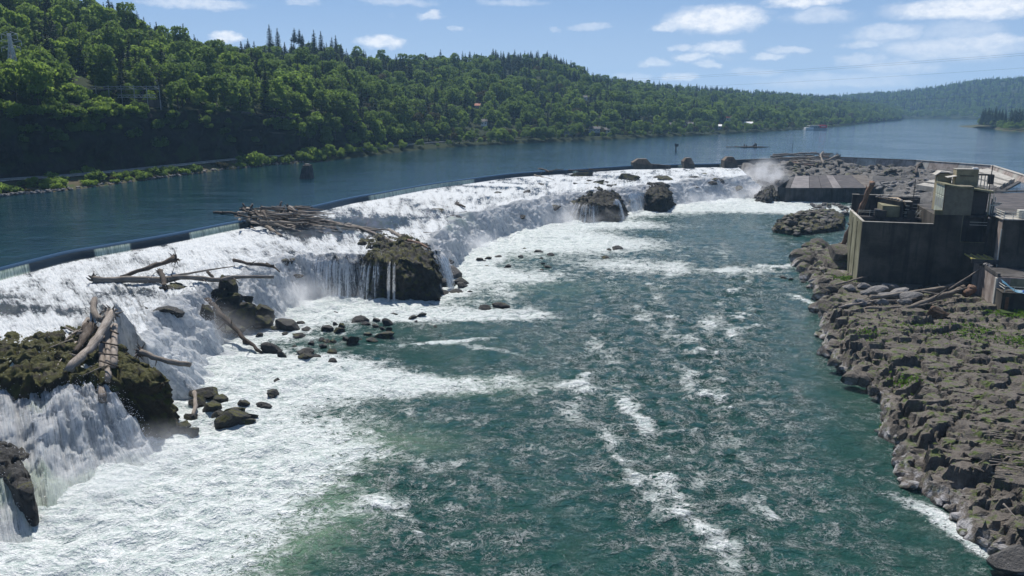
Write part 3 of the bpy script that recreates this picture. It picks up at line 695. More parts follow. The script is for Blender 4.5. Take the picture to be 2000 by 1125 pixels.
# foam lines drawn out by the current
_q = np.random.RandomState(31)
for k, ln in enumerate([[(1500, 520), (1400, 590), (1340, 690), (1330, 800), (1370, 930), (1450, 1100)], [(1330, 500), (1280, 600), (1220, 700), (1240, 830), (1330, 960), (1420, 1100)], [(1200, 540), (1170, 640), (1150, 740), (1190, 850), (1270, 960)], [(1560, 500), (1500, 560), (1430, 640), (1400, 760), (1420, 880)],
                        [(980, 560), (1060, 640), (1100, 720), (1120, 820)], [(700, 880), (820, 900), (950, 960), (1030, 1060)], [(560, 930), (700, 960), (820, 1040), (860, 1120)], [(1460, 700), (1500, 800), (1560, 900), (1640, 1020)], [(1000, 740), (1080, 780), (1180, 860), (1260, 980), (1290, 1110)], [(1400, 480), (1440, 560), (1480, 660), (1490, 760)],
                        [(820, 800), (930, 820), (1040, 870), (1120, 950)], [(1280, 560), (1330, 640), (1400, 740), (1440, 860), (1500, 1000)]]):
    pts_ = catmull([P(a + _q.uniform(-12, 12), b, 0) for a, b in ln], 70); d2 = np.full(X.shape, 1e6)
    x0, x1, y0, y1 = pts_[:, 0].min() - 6, pts_[:, 0].max() + 6, pts_[:, 1].min() - 6, pts_[:, 1].max() + 6; j0, j1 = np.searchsorted(xs, [x0, x1]); i0, i1 = np.searchsorted(ys, [y0, y1])
    xx, yy = (X + wx * .12 + fbm(X * .18, Y * .18, k, 2) * 1.8)[i0:i1, j0:j1], (Y + wy * .12)[i0:i1, j0:j1]; dd_ = np.full(xx.shape, 1e6)
    for a, b in zip(pts_[:-1], pts_[1:]):
        ex_, ey_ = b[0] - a[0], b[1] - a[1]; t_ = np.clip(((xx - a[0]) * ex_ + (yy - a[1]) * ey_) / (ex_ * ex_ + ey_ * ey_ + 1e-9), 0, 1); dd_ = np.minimum(dd_, np.hypot(xx - a[0] - ex_ * t_, yy - a[1] - ey_ * t_))
    wd = 0.5 + yy * 0.006; foam[i0:i1, j0:j1] += 0.21 * np.exp(-(dd_ / (wd * 1.5)) ** 2) * sstep(-.5, .4, fbm(xx * .09, yy * .09, 2.0 + k, 3)); act[i0:i1, j0:j1] += .34 * np.exp(-(dd_ / (wd * 4)) ** 2)
foam = np.clip(foam, 0, 1.2) * 1.0 - 0.04
turb = np.clip(act * 0.55 + foam * 0.6, 0.1, 1.0)
# waves: short-crested chop, standing waves in the tongue of the current
Xw, Yw = X + wx * 0.2, Y + wy * 0.2
Z = 1.35 * turb * (fbm(Xw * 0.17, Yw * 0.24, 2.0, 5, 0.52) * 0.75 + (ridged(Xw * 0.22, Yw * 0.34, 5.0, 3) - 0.35) * 0.55) + fbm(X * 0.03, Y * 0.03, 3.0, 2) * 0.25
capz = np.clip(Z / 0.6, 0, 1)
foam = foam + np.where(foam < 0.5, sstep(0.6, 1.15, capz) * 0.30 * np.clip(act * 1.5, 0, 1), 0)
Z = Z - 0.05
po = link('lower_river', mesh_from('lower_river', np.stack([X, Y, Z], -1).reshape(-1, 3), grid_faces(*X.shape), M_POOL, True, {'foam': foam, 'aer': np.clip(aer, 0, 1), 'act': act}))
tag(po, kind='structure')
# the river goes on behind and beside the viewpoint, down to a plain sheet
sb = MB(); sb.add([(-600, -1200, -0.7), (700, -1200, -0.7), (700, 440, -0.7), (-600, 440, -0.7)], [(0, 1, 2, 3)])
lo = sb.build('lower_river_channel', M_UPPER); tag(lo, kind='structure')

# ---- upper river: from the crest to the far bend
DAM = [P(1440, 318, 12), P(1520, 313, 12), P(1640, 311, 12), P(1790, 317, 12), P(1938, 328, 12), P(2010, 350, 12), P(2120, 395, 12)]
edge = [Vector((p[0] - n[0] * 1.2, p[1] - n[1] * 1.2, 12.0)) for p, n in zip(CR[::10], NF[::10])] + DAM[1:]
poly = [(-900, edge[0].y - 60)] + [(e.x, e.y) for e in edge] + [(900, DAM[-1].y), (5300, 900), (5300, 5500), (-2500, 5500)]
from mathutils.geometry import delaunay_2d_cdt
_v, _e, _f = delaunay_2d_cdt([Vector(p) for p in poly], [], [list(range(len(poly)))], 1, 1e-4)[:3]
ume = bpy.data.meshes.new('upper_river'); ume.from_pydata([(p.x, p.y, 12.0) for p in _v], [], [list(q) for q in _f]); ume.materials.append(M_UPPER)
if ume.polygons[0].normal.z < 0: ume.flip_normals()
uo = link('upper_river', ume); tag(uo, kind='structure')
# ================================================================ hills
def loft(ctrl, ncol, sub):
    """ctrl: rows of control points (each a list of stations); sub[i]: rows between ctrl row i and i+1"""
    L = [catmull(r, ncol) for r in ctrl]; out = []
    for i in range(len(L) - 1):
        for k in range(sub[i]):
            t = k / sub[i]; out.append(L[i] * (1 - t) + L[i + 1] * t)
    out.append(L[-1]); return np.stack(out)
SH = [(-215, 60), (-200, 150), (-169, 226), (-168.8, 260.2), (-159.1, 282.3), (-148.8, 329.4), (-130.5, 405.6), (-105.9, 445), (-57.4, 597.9), (0, 680.3), (100.7, 788.7), (244.3, 957.8), (492.1, 1288.4), (803.7, 1806.3), (1060, 2200)]
RD = [(-1300, -120, 200), (-600, -40, 330), (-250, -30, 420), (0, 34, 500), (130, 45, 540), (270, 86, 600), (400, 128, 680), (500, 128, 760), (650, 118, 900), (800, 136, 1000), (1060, 128, 1300), (1125, 162, 1500), (1300, 180, 1900), (1650, 200, 2900), (1760, 214, 3400)]
OFF = [25, 25, 25, 25, 22, 16, 14, 13, 14, 14, 14, 14, 14, 14, 14]
ZC = [42, 42, 41, 40, 40, 40, 38.5, 34, 24, 21, 20, 20, 20, 18, 16]
rowsC = [[] for _ in range(9)]
for s, r, of, zc in zip(SH, RD, OFF, ZC):
    Rp = PY(*r) if r[2] > 250 else Vector((-520, 120, 110))
    s = Vector((s[0], s[1], 12)); n = Rp - s; n.z = 0; dist = n.length; n.normalize()
    def q(d, z): v = s + n * d; return (v.x, v.y, z)
    cw = 3.0 if zc > 30 else 16.0
    rowsC[0].append(q(-5, 9.5)); rowsC[1].append(q(0.5, 12.2)); rowsC[2].append(q(of - 3, 14.7)); rowsC[3].append(q(of, 15.0)); rowsC[4].append(q(of + 7, 15.0))
    rowsC[5].append(q(of + 8, 15.6)); rowsC[6].append(q(of + 8 + cw, zc)); rowsC[7].append((Rp.x, Rp.y, Rp.z)); b = q(dist + 160, Rp.z - 22); rowsC[8].append(b)
HW = loft(rowsC, 520, [3, 10, 2, 3, 2, 22, 60, 14])
rid = np.concatenate([np.full(k, i) + np.arange(k) / k for i, k in enumerate([3, 10, 2, 3, 2, 22, 60, 14])] + [np.array([8.0])])[:, None]
X, Y, Z = HW[..., 0].copy(), HW[..., 1].copy(), HW[..., 2].copy()
cl_ = sstep(5.0, 5.1, rid) * sstep(6.15, 6.0, rid)
tslope = np.clip(rid - 6, 0, 1)
Z += np.where(rid >= 6, np.sin(tslope * math.pi) * (fbm(X * 0.009, Y * 0.009, 2.0, 3) * 16 + 4), 0) + np.where(rid > 1, np.where(rid < 3, 1, 0), 0) * fbm(X * 0.3, Y * 0.3, 1.0, 3) * 0.7
X += cl_ * (fbm(X * 0.07, Y * 0.07, Z * 0.10, 5, .58) * 6.5); Y += cl_ * (fbm(X * 0.08 + 9, Y * 0.08, Z * 0.10, 5, .58) * 6.5)
hill = link('hillside', mesh_from('hillside', np.stack([X, Y, Z], -1).reshape(-1, 3), grid_faces(*X.shape), M_GROUND)); tag(hill, kind='structure')
HILL = np.stack([X, Y, Z], -1)
me = hill.data
nz = np.empty(len(me.polygons) * 3, np.float32); me.polygons.foreach_get('normal', nz)
if nz.reshape(-1, 3)[:, 2].mean() < 0: me.flip_normals()
hill.data.materials.append(M_BANKSOIL)
_px = np.array([proj(q)[0] for q in HILL[6, :-1]])
fr = ((np.arange(X.shape[0] - 1) < 16)[:, None] & (_px < 650)[None]).ravel().astype(np.int32)
me.polygons.foreach_set('material_index', fr)

# far hill across the upper bend and the spit on the right
fb = [P(1560, 238, 12), P(1650, 236, 12), P(1760, 232.5, 12), P(1850, 232.5, 12), P(1950, 234, 12), P(2100, 236, 12), P(2400, 242, 12)]
fr_ = [PY(1480, 205, 3600), PY(1640, 193, 3600), PY(1720, 188, 3500), PY(1800, 180, 3400), PY(1900, 164, 3300), PY(2000, 158, 3100), PY(2400, 130, 2600)]
fk = [Vector((p.x * 1.3, p.y + 700, p.z - 30)) for p in fr_]
FW = loft([[(p.x, p.y, 11.0) for p in fb], [(p.x, p.y + 8, 14.0) for p in fb], [tuple(p) for p in fr_], [tuple(p) for p in fk]], 130, [1, 34, 10])
X, Y, Z = FW[..., 0], FW[..., 1], FW[..., 2].copy()
rr = np.clip((np.arange(X.shape[0])[:, None] - 1) / 34, 0, 1)
Z += np.sin(rr * math.pi) * fbm(X * 0.0035, Y * 0.0035, 7.0, 3) * 30
FAR = np.stack([X, Y, Z], -1)
fh = link('far_hill', mesh_from('far_hill', FAR.reshape(-1, 3), grid_faces(*X.shape), M_GROUND)); tag(fh, kind='structure')
sp = [P(1938, 251, 12), P(1960, 255, 12), P(2010, 257, 12), P(2120, 259, 12), P(2400, 262, 12)]
SW = loft([[(p.x - 4, p.y - 4, 10.5) for p in sp], [(p.x, p.y, 13) for p in sp], [(p.x + 40, p.y + 60, 19) for p in sp], [(p.x + 70, p.y + 220, 12) for p in sp], [(p.x + 60, p.y + 260, 10) for p in sp]], 40, [2, 6, 8, 2])
SW[..., 2] += fbm(SW[..., 0] * 0.02, SW[..., 1] * 0.02, 3.0, 3) * 2.0
spit = link('river_spit', mesh_from('river_spit', SW.reshape(-1, 3), grid_faces(*SW.shape[:2]), M_BANKSOIL)); tag(spit, kind='structure')

# ================================================================ tree kinds
def leaf_mesh(name, pts, nrm, size, mat, rs, elong=1.0):
    n = len(pts); t = rs.normal(size=(n, 3)); t -= nrm * (t * nrm).sum(1)[:, None]; t /= np.linalg.norm(t, axis=1)[:, None]
    b = np.cross(nrm, t); s = size[:, None]
    j = lambda: rs.uniform(0.7, 1.2, (n, 1))
    V = np.stack([pts - t * s * j() * elong - b * s * 0.25, pts - b * s * j() + nrm * s * 0.18, pts + t * s * j() * elong + b * s * 0.2, pts + b * s * j() - nrm * s * 0.15], 1).reshape(-1, 3)
    return mesh_from(name, V, np.arange(n * 4).reshape(n, 4), mat, False)
def unit(a): return a / np.maximum(np.linalg.norm(a, axis=1), 1e-9)[:, None]
def broadleaf(seed, mat, h=15.0, r=6.0, nl=17, per=128, low=0.22):
    nl = nl + 7
    rs = np.random.RandomState(seed); C, Rr = [], []
    for i in range(nl):
        a = rs.uniform(0, 6.283); zz = rs.uniform(0, 1); rad = r * 0.72 * math.sqrt(rs.uniform(0.05, 1)) * (1 - 0.55 * zz ** 2)
        C.append((rad * math.cos(a), rad * math.sin(a), h * (low + 0.12 + (0.80 - low) * zz * 0.92))); Rr.append(r * (0.15 + 0.36 * rs.rand() ** 1.2))
    C, Rr = np.array(C), np.array(Rr); PT, NM, SZ = [], [], []
    for c, q in zip(C, Rr):
        d = unit(rs.normal(size=(per, 3))); d[:, 2] = np.where(d[:, 2] < -0.35, -d[:, 2], d[:, 2])
        p = c + d * (q * rs.uniform(0.62, 1.16, (per, 1))) * np.array([1, 1, 0.86])
        dd = np.min(np.where(np.all(C == c, 1)[None], 9, np.linalg.norm(p[:, None] - C[None], axis=2) / Rr[None]), 1)
        k = dd > 0.72
        PT.append(p[k]); NM.append(unit(d[k] * 0.75 + rs.normal(size=(k.sum(), 3)) * 0.55)); SZ.append(rs.uniform(0.24, 0.62, k.sum()) * (r / 6.0) ** 0.6)
    cr = leaf_mesh('crown', np.vstack(PT), np.vstack(NM), np.concatenate(SZ), mat, rs)
    b = MB(); b.tube((0, 0, -1.2), (0.1, 0, h * 0.38), 0.34, 0.22, 7)
    for i in range(6):
        c = C[rs.randint(nl)]; b.tube((0.1, 0, h * (0.24 + 0.03 * i)), tuple(c * np.array([0.85, 0.85, 0.97])), 0.16, 0.05, 5)
    return cr, b.mesh('trunk', M_BARK, True)
def conifer(seed, mat, h=24.0, r=3.6, bare=0.10, gap=0.78):
    rs = np.random.RandomState(seed); PT, NM, SZ = [], [], []
    z = h * bare + 0.6
    while z < h - 0.3:
        f = (z - h * bare) / (h * (1 - bare)); L = r * (1 - f) ** 0.8 * rs.uniform(0.75, 1.1) + 0.18
        nb = max(4, int(9 * (1 - f) + 3)); a0 = rs.uniform(0, 6.28)
        for i in range(nb):
            a = a0 + 6.283 * i / nb + rs.uniform(-.25, .25); ll = L * rs.uniform(0.65, 1.15)
            for t in np.arange(0.22, 1.01, 0.26 if L > 1.2 else 0.4):
                PT.append((math.cos(a) * ll * t, math.sin(a) * ll * t, z - 0.42 * ll * t + 0.10 * ll * t * t + rs.uniform(-.15, .15)))
                NM.append((math.cos(a) * 0.35 + rs.normal() * .35, math.sin(a) * 0.35 + rs.normal() * .35, 0.85)); SZ.append(rs.uniform(0.42, 0.8) * (0.62 + 0.5 * (1 - f)))
        z += gap * rs.uniform(0.8, 1.2)
    cr = leaf_mesh('crown', np.array(PT), unit(np.array(NM)), np.array(SZ), mat, rs, 1.25)
    b = MB(); b.tube((0, 0, -1.2), (0, 0, h * 0.98), 0.36, 0.04, 7)
    return cr, b.mesh('trunk', M_BARK, True)
def shrub(seed, mat, h=3.2, r=2.4, nl=9, per=95):
    rs = np.random.RandomState(seed); PT, NM, SZ = [], [], []
    for i in range(nl):
        a = rs.uniform(0, 6.28); rad = r * 0.7 * math.sqrt(rs.uniform()); c = np.array((rad * math.cos(a), rad * math.sin(a), h * rs.uniform(0.15, 0.62))); q = r * rs.uniform(.3, .5)
        d = unit(rs.normal(size=(per, 3))); PT.append(c + d * q * rs.uniform(.7, 1.15, (per, 1)) * np.array([1, 1, h / r * 0.62])); NM.append(unit(d + rs.normal(size=(per, 3)) * .6)); SZ.append(rs.uniform(.16, .36, per) * r / 2.4)
    PT = np.vstack(PT); PT[:, 2] = np.maximum(PT[:, 2], 0.02)
    b = MB()
    for i in range(5): b.tube((0, 0, -0.4), (rs.uniform(-1, 1) * r * .6, rs.uniform(-1, 1) * r * .6, h * rs.uniform(.4, .75)), 0.06, 0.02, 5)
    return leaf_mesh('foliage', PT, np.vstack(NM), np.concatenate(SZ), mat, rs), b.mesh('stem', M_BARK, True)
KB = [broadleaf(1, M_LEAF), broadleaf(2, M_LEAF, 14, 6.8, 19), broadleaf(3, M_LEAFB, 13, 6.2, 17), broadleaf(4, M_LEAF, 17, 5.6, 18), broadleaf(5, M_LEAFO, 12, 4.8, 14), broadleaf(6, M_LEAF, 15, 6.4, 20), broadleaf(7, M_LEAFB, 11, 5.0, 13)]
KC = [conifer(11, M_FIR, 23, 4.6), conifer(12, M_FIR, 25, 5.2), conifer(13, M_FIR, 21, 4.2, 0.14), conifer(14, M_FIR, 26, 4.6, 0.48)]
KS = [shrub(21, M_LEAFB), shrub(22, M_LEAF), shrub(23, M_LEAFB, 2.4, 2.8), shrub(24, M_LEAFO, 1.8, 2.4, 8)]

rs = np.random.RandomState(5)
TREES = []                                  # (x, y, z, kind 'b'/'c', variant, scale, zone)
def scatter(G, r0, r1, dens, kindf):
    Q = 0.25 * (G[r0:r1, :-1] + G[r0:r1, 1:] + G[r0 + 1:r1 + 1, :-1] + G[r0 + 1:r1 + 1, 1:])
    a, b = G[r0:r1, 1:] - G[r0:r1, :-1], G[r0 + 1:r1 + 1, :-1] - G[r0:r1, :-1]
    area = np.abs(a[..., 0] * b[..., 1] - a[..., 1] * b[..., 0])
    dist = np.hypot(Q[..., 0], Q[..., 1])
    N = rs.poisson(area * dens(dist))
    for i, j in zip(*np.nonzero(N)):
        for _ in range(N[i, j]):
            u, v = rs.rand(2)
            p = G[r0 + i, j] * (1 - u) * (1 - v) + G[r0 + i, j + 1] * u * (1 - v) + G[r0 + i + 1, j] * (1 - u) * v + G[r0 + i + 1, j + 1] * u * v
            k = kindf(p, (r0 + i + v), j + u)
            if k: TREES.append((p[0], p[1], p[2], *k))
CLIFF0 = 20 + 22                             # first row above the cliff
def kind_hill(p, row, col):
    t = (row - CLIFF0) / 60.0
    px, py = proj(p)
    cn = float(perlin(p[0] * 0.012, p[1] * 0.012, 4.4)) + 0.35 * float(perlin(p[0] * 0.05, p[1] * 0.05, 1.4))
    pc = 0.03 + (0.30 if 470 < px < 760 and t > 0.45 else 0) + 0.18 * (t > 0.85) * (px > 430) + 1.5 * max(0, cn - 0.02) * (1 if px > 430 else 0.85)
    if px > 960: pc += 0.45 * (t > 0.5)
    zone = 'ridge' if t > 0.85 else ('cliff' if px < 620 and t < 0.12 else ('left' if px < 430 else ('mid' if px < 900 else 'village' if t < 0.4 else 'far')))
    if rs.rand() < pc: return ('c', int(rs.choice([0, 0, 1, 2, 2, 3] if t > .8 else [0, 1, 2])), rs.uniform(0.62, 1.02), zone)
    return ('b', int(rs.choice([2, 6, 2, 0, 1, 5, 6, 3] if px < 430 or zone == 'cliff' else [0, 1, 2, 3, 5, 6, 5, 0, 3, 4])), 0.55 + 0.95 * rs.rand() ** 1.5, zone)
dn = lambda d: np.where(d < 480, 1 / 62., np.where(d < 900, 1 / 82., np.where(d < 1600, 1 / 120., 1 / 210.)))
scatter(HILL, CLIFF0, CLIFF0 + 66, dn, kind_hill)
# trees along the cliff's upper edge and down at the water beyond the cliff
def kind_shore(p, row, col):
    px, py = proj(p)
    if px < 585 or px > 1790: return None
    if px < 870 and row > 16: return ('b', int(rs.choice([2, 2, 6, 0, 3])), rs.uniform(0.62, 1.0), 'bench')
    if px < 870: return ('b', int(rs.choice([2, 6, 6])), rs.uniform(0.32, 0.56), 'waterside') if rs.rand() < 0.6 else None
    return ('b', int(rs.choice([0, 2, 3, 4, 6, 5])), rs.uniform(0.28, 0.85), 'waterside') if rs.rand() < (0.8 if px > 1100 else 0.7) else None
scatter(HILL, 3, 14, lambda d: np.where(d < 480, 1 / 14., np.where(d < 1000, 1 / 24., 1 / 40.)), kind_shore)
scatter(HILL, 17, 42, lambda d: np.where(d < 430, 1 / 22., 1 / 55.), lambda p, r, c: kind_shore(p, r, c) if proj(p)[0] > 585 else None)
def kind_far(p, row, col):
    low = row < 7
    return ('b', int(rs.choice([0, 1, 5, 6])), rs.uniform(0.9, 1.5), 'farhill') if rs.rand() < (0.85 if low else 0.5) else ('c', int(rs.choice([0, 1, 2])), rs.uniform(0.8, 1.2), 'farhill')
scatter(FAR, 1, 40, lambda d: 1 / 300. + 0 * d, kind_far)
scatter(SW, 2, 12, lambda d: 1 / 45. + 0 * d, lambda p, r, c: (('b', int(rs.choice([2, 6, 0])), rs.uniform(.45, .75), 'spit') if r < 5 or rs.rand() < .6 else ('c', int(rs.choice([0, 1])), rs.uniform(.9, 1.1), 'spit')))
# landmark trees read off the photograph: (x, y of the top, distance, kind, variant, scale, zone)
def top_at(px, py, Y, k, v, s, zone):
    H = (KB if k == 'b' else KC)[v][0]; hh = max(q.co.z for q in H.vertices) * s
    p = PY(px, py, Y)
    if zone == 'cliff' and py > 100:                 # stand it on the rim itself, as tall as its top shows
        row = CLIFF0 + 1 + (v % 3) + (4 if py < 150 else 0); c = int(np.argmin([abs(proj(q)[0] - px) for q in HILL[row]])); g_ = HILL[row, c]; p2 = PY(px, py, float(g_[1])); s = min(1.9, max(.5, (p2.z - g_[2] + .6) / (hh / s)))
        TREES.append((float(g_[0]), float(g_[1]), float(g_[2]) - .5, k, v, s, zone)); return
    TREES.append((p.x, p.y, p.z - hh, k, v, s, zone))
for px, py, Y in ((525, 47, 770), (541, 54, 772), (612, 57, 800), (626, 60, 805), (655, 68, 830)): top_at(px, py, Y, 'c', 1, 1.0, 'ridge')
for px, py in ((574, 54), (584, 56), (590, 66)): top_at(px, py, 800, 'c', 3, 1.0, 'ridge')
for px, py, Y in ((265, 28, 600), (280, 32, 605), (115, -4, 545), (88, -2, 545), (42, -8, 520), (190, 40, 520), (225, 30, 590)): top_at(px, py, Y, 'c', 0, 1.0, 'ridge')
for px, py, Y, v, s in ((60, 140, 292, 1, 1.35), (10, 138, 288, 0, 1.3), (105, 168, 300, 1, 1.1), (165, 190, 318, 2, .8), (325, 176, 345, 1, 1.15), (292, 186, 342, 0, .9), (410, 176, 372, 5, 1.2), (440, 185, 378, 0, 1.1), (385, 195, 366, 3, .9), (485, 146, 420, 3, 1.2), (470, 160, 415, 0, 1.1), (565, 136, 470, 2, 1.5), (590, 135, 480, 2, 1.4), (535, 150, 455, 2, 1.2), (240, 205, 330, 2, .6), (30, 112, 330, 6, 1.0), (85, 70, 400, 2, 1.0)): top_at(px, py, Y, 'b', v, s, 'cliff')

HGT = {(k, i): max(v.co.z for v in m[0].vertices) for k, K in (('b', KB), ('c', KC)) for i, m in enumerate(K)}
def hill_at(px, py):                         # nearest hillside point that shows at a photo point
    q = HILL[CLIFF0 - 20:CLIFF0 + 62]; z = q[..., 2] - CAM_Z; f = q[..., 1] * CT - z * ST
    e = np.abs(1000 + FPX * q[..., 0] / f - px) + np.abs(562.5 - FPX * (q[..., 1] * ST + z * CT) / f - py); i = int(np.argmin(e)); return CLIFF0 - 20 + i // q.shape[1], i % q.shape[1]
HOUSES = [(735, 112, 62, M_GREYW, M_WHITE, 'long flat roofed white house on the hilltop', True), (1255, 205, 26, M_CEDAR, M_SHING, 'dark timber house with balconies high among the trees', True), (1143, 196, 16, M_WHITE, M_SHING, 'white house half way up the wooded slope'), (934, 214, 9, M_CEDAR, M_REDROOF, 'small red roofed house in the trees'),
          (946, 248, 12, M_WHITE, M_SHING, 'small white cottage low behind the shore trees'), (1162, 260, 20, M_GREYW, M_SHING, 'grey house near the water left of the village'), (1108, 266, 22, M_GREYW, M_SHING, 'row of grey sheds by the water', True), (1340, 250, 24, M_CEDAR, M_SHING, 'brown house above the village shore'), (1310, 252, 16, M_GREYW, M_SHING, 'grey cottage at the village shore'),
          (1462, 247, 14, M_CREAM, M_WHITE, 'cream house with a pale roof by the water'), (1476, 230, 14, M_GREYW, M_SHING, 'grey house behind the village trees'), (1402, 264, 12, M_GREYW, M_WHITE, 'boat shed with a pale roof at the water'), (1185, 262, 14, M_CREAM, M_SHING, 'cream cottage at the water edge'), (1425, 238, 12, M_WHITE, M_REDROOF, 'white cottage with a red roof among village trees')]
HOUSES = [h if len(h) == 7 else h + (False,) for h in HOUSES]
def hides(t):                                # a tree standing right in front of a house
    h = HGT[(t[3], t[4])] * t[5]; x, y0 = proj((t[0], t[1], t[2])); _, y1 = proj((t[0], t[1], t[2] + h))
    for hx, hy, hw, *_r in HOUSES:
        if abs(x - hx) < hw * .32 and y1 < hy - 6 and y0 > hy - 10 and t[1] < HP[(hx, hy)] + 8: return True
    for hx, hy, hw, yy in ((210, 184, 90, 352), (30, 110, 24, 330), (1594, 248, 22, 1140)):
        if abs(x - hx) < hw and y1 < hy and y0 > hy - 10 and t[1] < yy + 4: return True
    return False
HP = {(h[0], h[1]): float(HILL[hill_at(h[0], h[1])][1]) for h in HOUSES}
TREES = [t for t in TREES if not hides(t)]
# which ones show: walk from near to far with the skyline of what is already there
order = sorted(range(len(TREES)), key=lambda i: TREES[i][1])
sky_y = np.full(1100, 1200.0); shown = []
for i in order:
    t = TREES[i]; h = HGT[(t[3], t[4])] * t[5]
    x, y0 = proj((t[0], t[1], t[2])); _, y1 = proj((t[0], t[1], t[2] + h))
    if x < -20 or x > 2020 or y1 > 1200: continue
    w = (5.5 if t[3] == 'b' else 2.6) * t[5] * FPX / max(t[1], 1); a, b = int((x - w + 100) / 2), int((x + w + 100) / 2) + 1
    a, b = max(0, a), min(1099, b)
    if b <= a: continue
    vis = np.clip(sky_y[a:b] - y1, 0, y0 - y1).mean()
    if vis > 4: shown.append((vis * 2 * w, i))
    sky_y[a:b] = np.minimum(sky_y[a:b], y1 + (y0 - y1) * 0.25)
shown.sort(reverse=True)
pick, cb, cc = set(), 0, 0
for _, i in shown:
    if TREES[i][3] == 'b' and cb < 270: pick.add(i); cb += 1
    elif TREES[i][3] == 'c' and cc < 130: pick.add(i); cc += 1
ZONE = {'ridge': 'on the skyline', 'cliff': 'on the left cliff rim', 'left': 'on the bright left slope', 'mid': 'on the mid slope', 'village': 'among riverside houses', 'far': 'on the long ridge',
        'bench': 'behind the bushy bank', 'waterside': 'at the far waterside', 'farhill': 'on the blue far hill', 'spit': 'on the right spit'}
LOOK = {('b', 0): 'rounded green broadleaf tree', ('b', 1): 'spreading green broadleaf tree', ('b', 2): 'bright green broadleaf tree', ('b', 3): 'tall narrow broadleaf tree', ('b', 4): 'olive brown broadleaf tree', ('b', 5): 'dense domed broadleaf tree', ('b', 6): 'small bright broadleaf tree',
        ('c', 0): 'dark pointed fir', ('c', 1): 'tall wide skirted fir', ('c', 2): 'slim dark fir', ('c', 3): 'bare trunked tufted fir'}
PROTO = {}
for i in sorted(pick):
    x, y, z, k, v, s, zone = TREES[i]
    crown, trunk = (KB if k == 'b' else KC)[v]
    e = empty('broadleaf_tree' if k == 'b' else 'fir_tree', (x, y, z - 0.3), rs.uniform(0, 6.28)); e.scale = (s * rs.uniform(.9, 1.12), s * rs.uniform(.9, 1.12), s)
    tag(e, LOOK[(k, v)] + ' ' + ZONE[zone], 'tree', ('broadleaf trees ' if k == 'b' else 'firs ') + ZONE[zone])
    c = link('crown', crown, e); link('trunk', trunk, e)
    PROTO.setdefault((k, v), c)
for key in HGT:
    if key not in PROTO:
        e = empty('broadleaf_tree' if key[0] == 'b' else 'fir_tree', tuple(HILL[CLIFF0 + 30, 200])); crown, trunk = (KB if key[0] == 'b' else KC)[key[1]]
        tag(e, LOOK[key] + ' on the wooded slope', 'tree', 'trees on the wooded slope'); PROTO[key] = link('crown', crown, e); link('trunk', trunk, e)
# everything else in the wood: one mass of instanced crowns
rest = [TREES[i] for i in range(len(TREES)) if i not in pick]
keys = list(HGT)
pm = bpy.data.meshes.new('forest'); pm.from_pydata([(t[0], t[1], t[2] - 0.3) for t in rest], [], [])
def pattr(n, ty, vals):
    a = pm.attributes.new(n, ty, 'POINT'); a.data.foreach_set('value', vals)
pattr('kind', 'INT', np.array([keys.index((t[3], t[4])) for t in rest], np.int32)); pattr('size', 'FLOAT', np.array([t[5] for t in rest], np.float32)); pattr('turn', 'FLOAT', rs.uniform(0, 6.28, len(rest)).astype(np.float32))
fo_ = link('forest', pm); tag(fo_, 'mass of mixed broadleaf and fir woodland covering the hills', 'forest', kind='stuff')
ng = bpy.data.node_groups.new('forest_instances', 'GeometryNodeTree')
ng.interface.new_socket('Geometry', in_out='INPUT', socket_type='NodeSocketGeometry'); ng.interface.new_socket('Geometry', in_out='OUTPUT', socket_type='NodeSocketGeometry')
gi, go = ng.nodes.new('NodeGroupInput'), ng.nodes.new('NodeGroupOutput'); jn = ng.nodes.new('GeometryNodeJoinGeometry')
def nattr(name, ty):
    n = ng.nodes.new('GeometryNodeInputNamedAttribute'); n.data_type = ty; n.inputs[0].default_value = name; return n.outputs[0]
kk, sz, tn = nattr('kind', 'INT'), nattr('size', 'FLOAT'), nattr('turn', 'FLOAT')
rot = ng.nodes.new('ShaderNodeCombineXYZ'); ng.links.new(tn, rot.inputs[2])
for i, key in enumerate(keys):
    cm = ng.nodes.new('FunctionNodeCompare'); cm.data_type = 'INT'; cm.operation = 'EQUAL'
    ng.links.new(kk, cm.inputs[2]); cm.inputs[3].default_value = i
    oi = ng.nodes.new('GeometryNodeObjectInfo'); oi.inputs['Object'].default_value = PROTO[key]; oi.inputs['As Instance'].default_value = True; oi.transform_space = 'ORIGINAL'
    ip = ng.nodes.new('GeometryNodeInstanceOnPoints')
    ng.links.new(gi.outputs[0], ip.inputs['Points']); ng.links.new(cm.outputs[0], ip.inputs['Selection']); ng.links.new(oi.outputs['Geometry'], ip.inputs['Instance'])
    ng.links.new(sz, ip.inputs['Scale']); ng.links.new(rot.outputs[0], ip.inputs['Rotation']); ng.links.new(ip.outputs[0], jn.inputs[0])
ng.links.new(jn.outputs[0], go.inputs[0])
fo_.modifiers.new('forest', 'NODES').node_group = ng
print('trees', len(TREES), 'picked', len(pick), cb, cc)

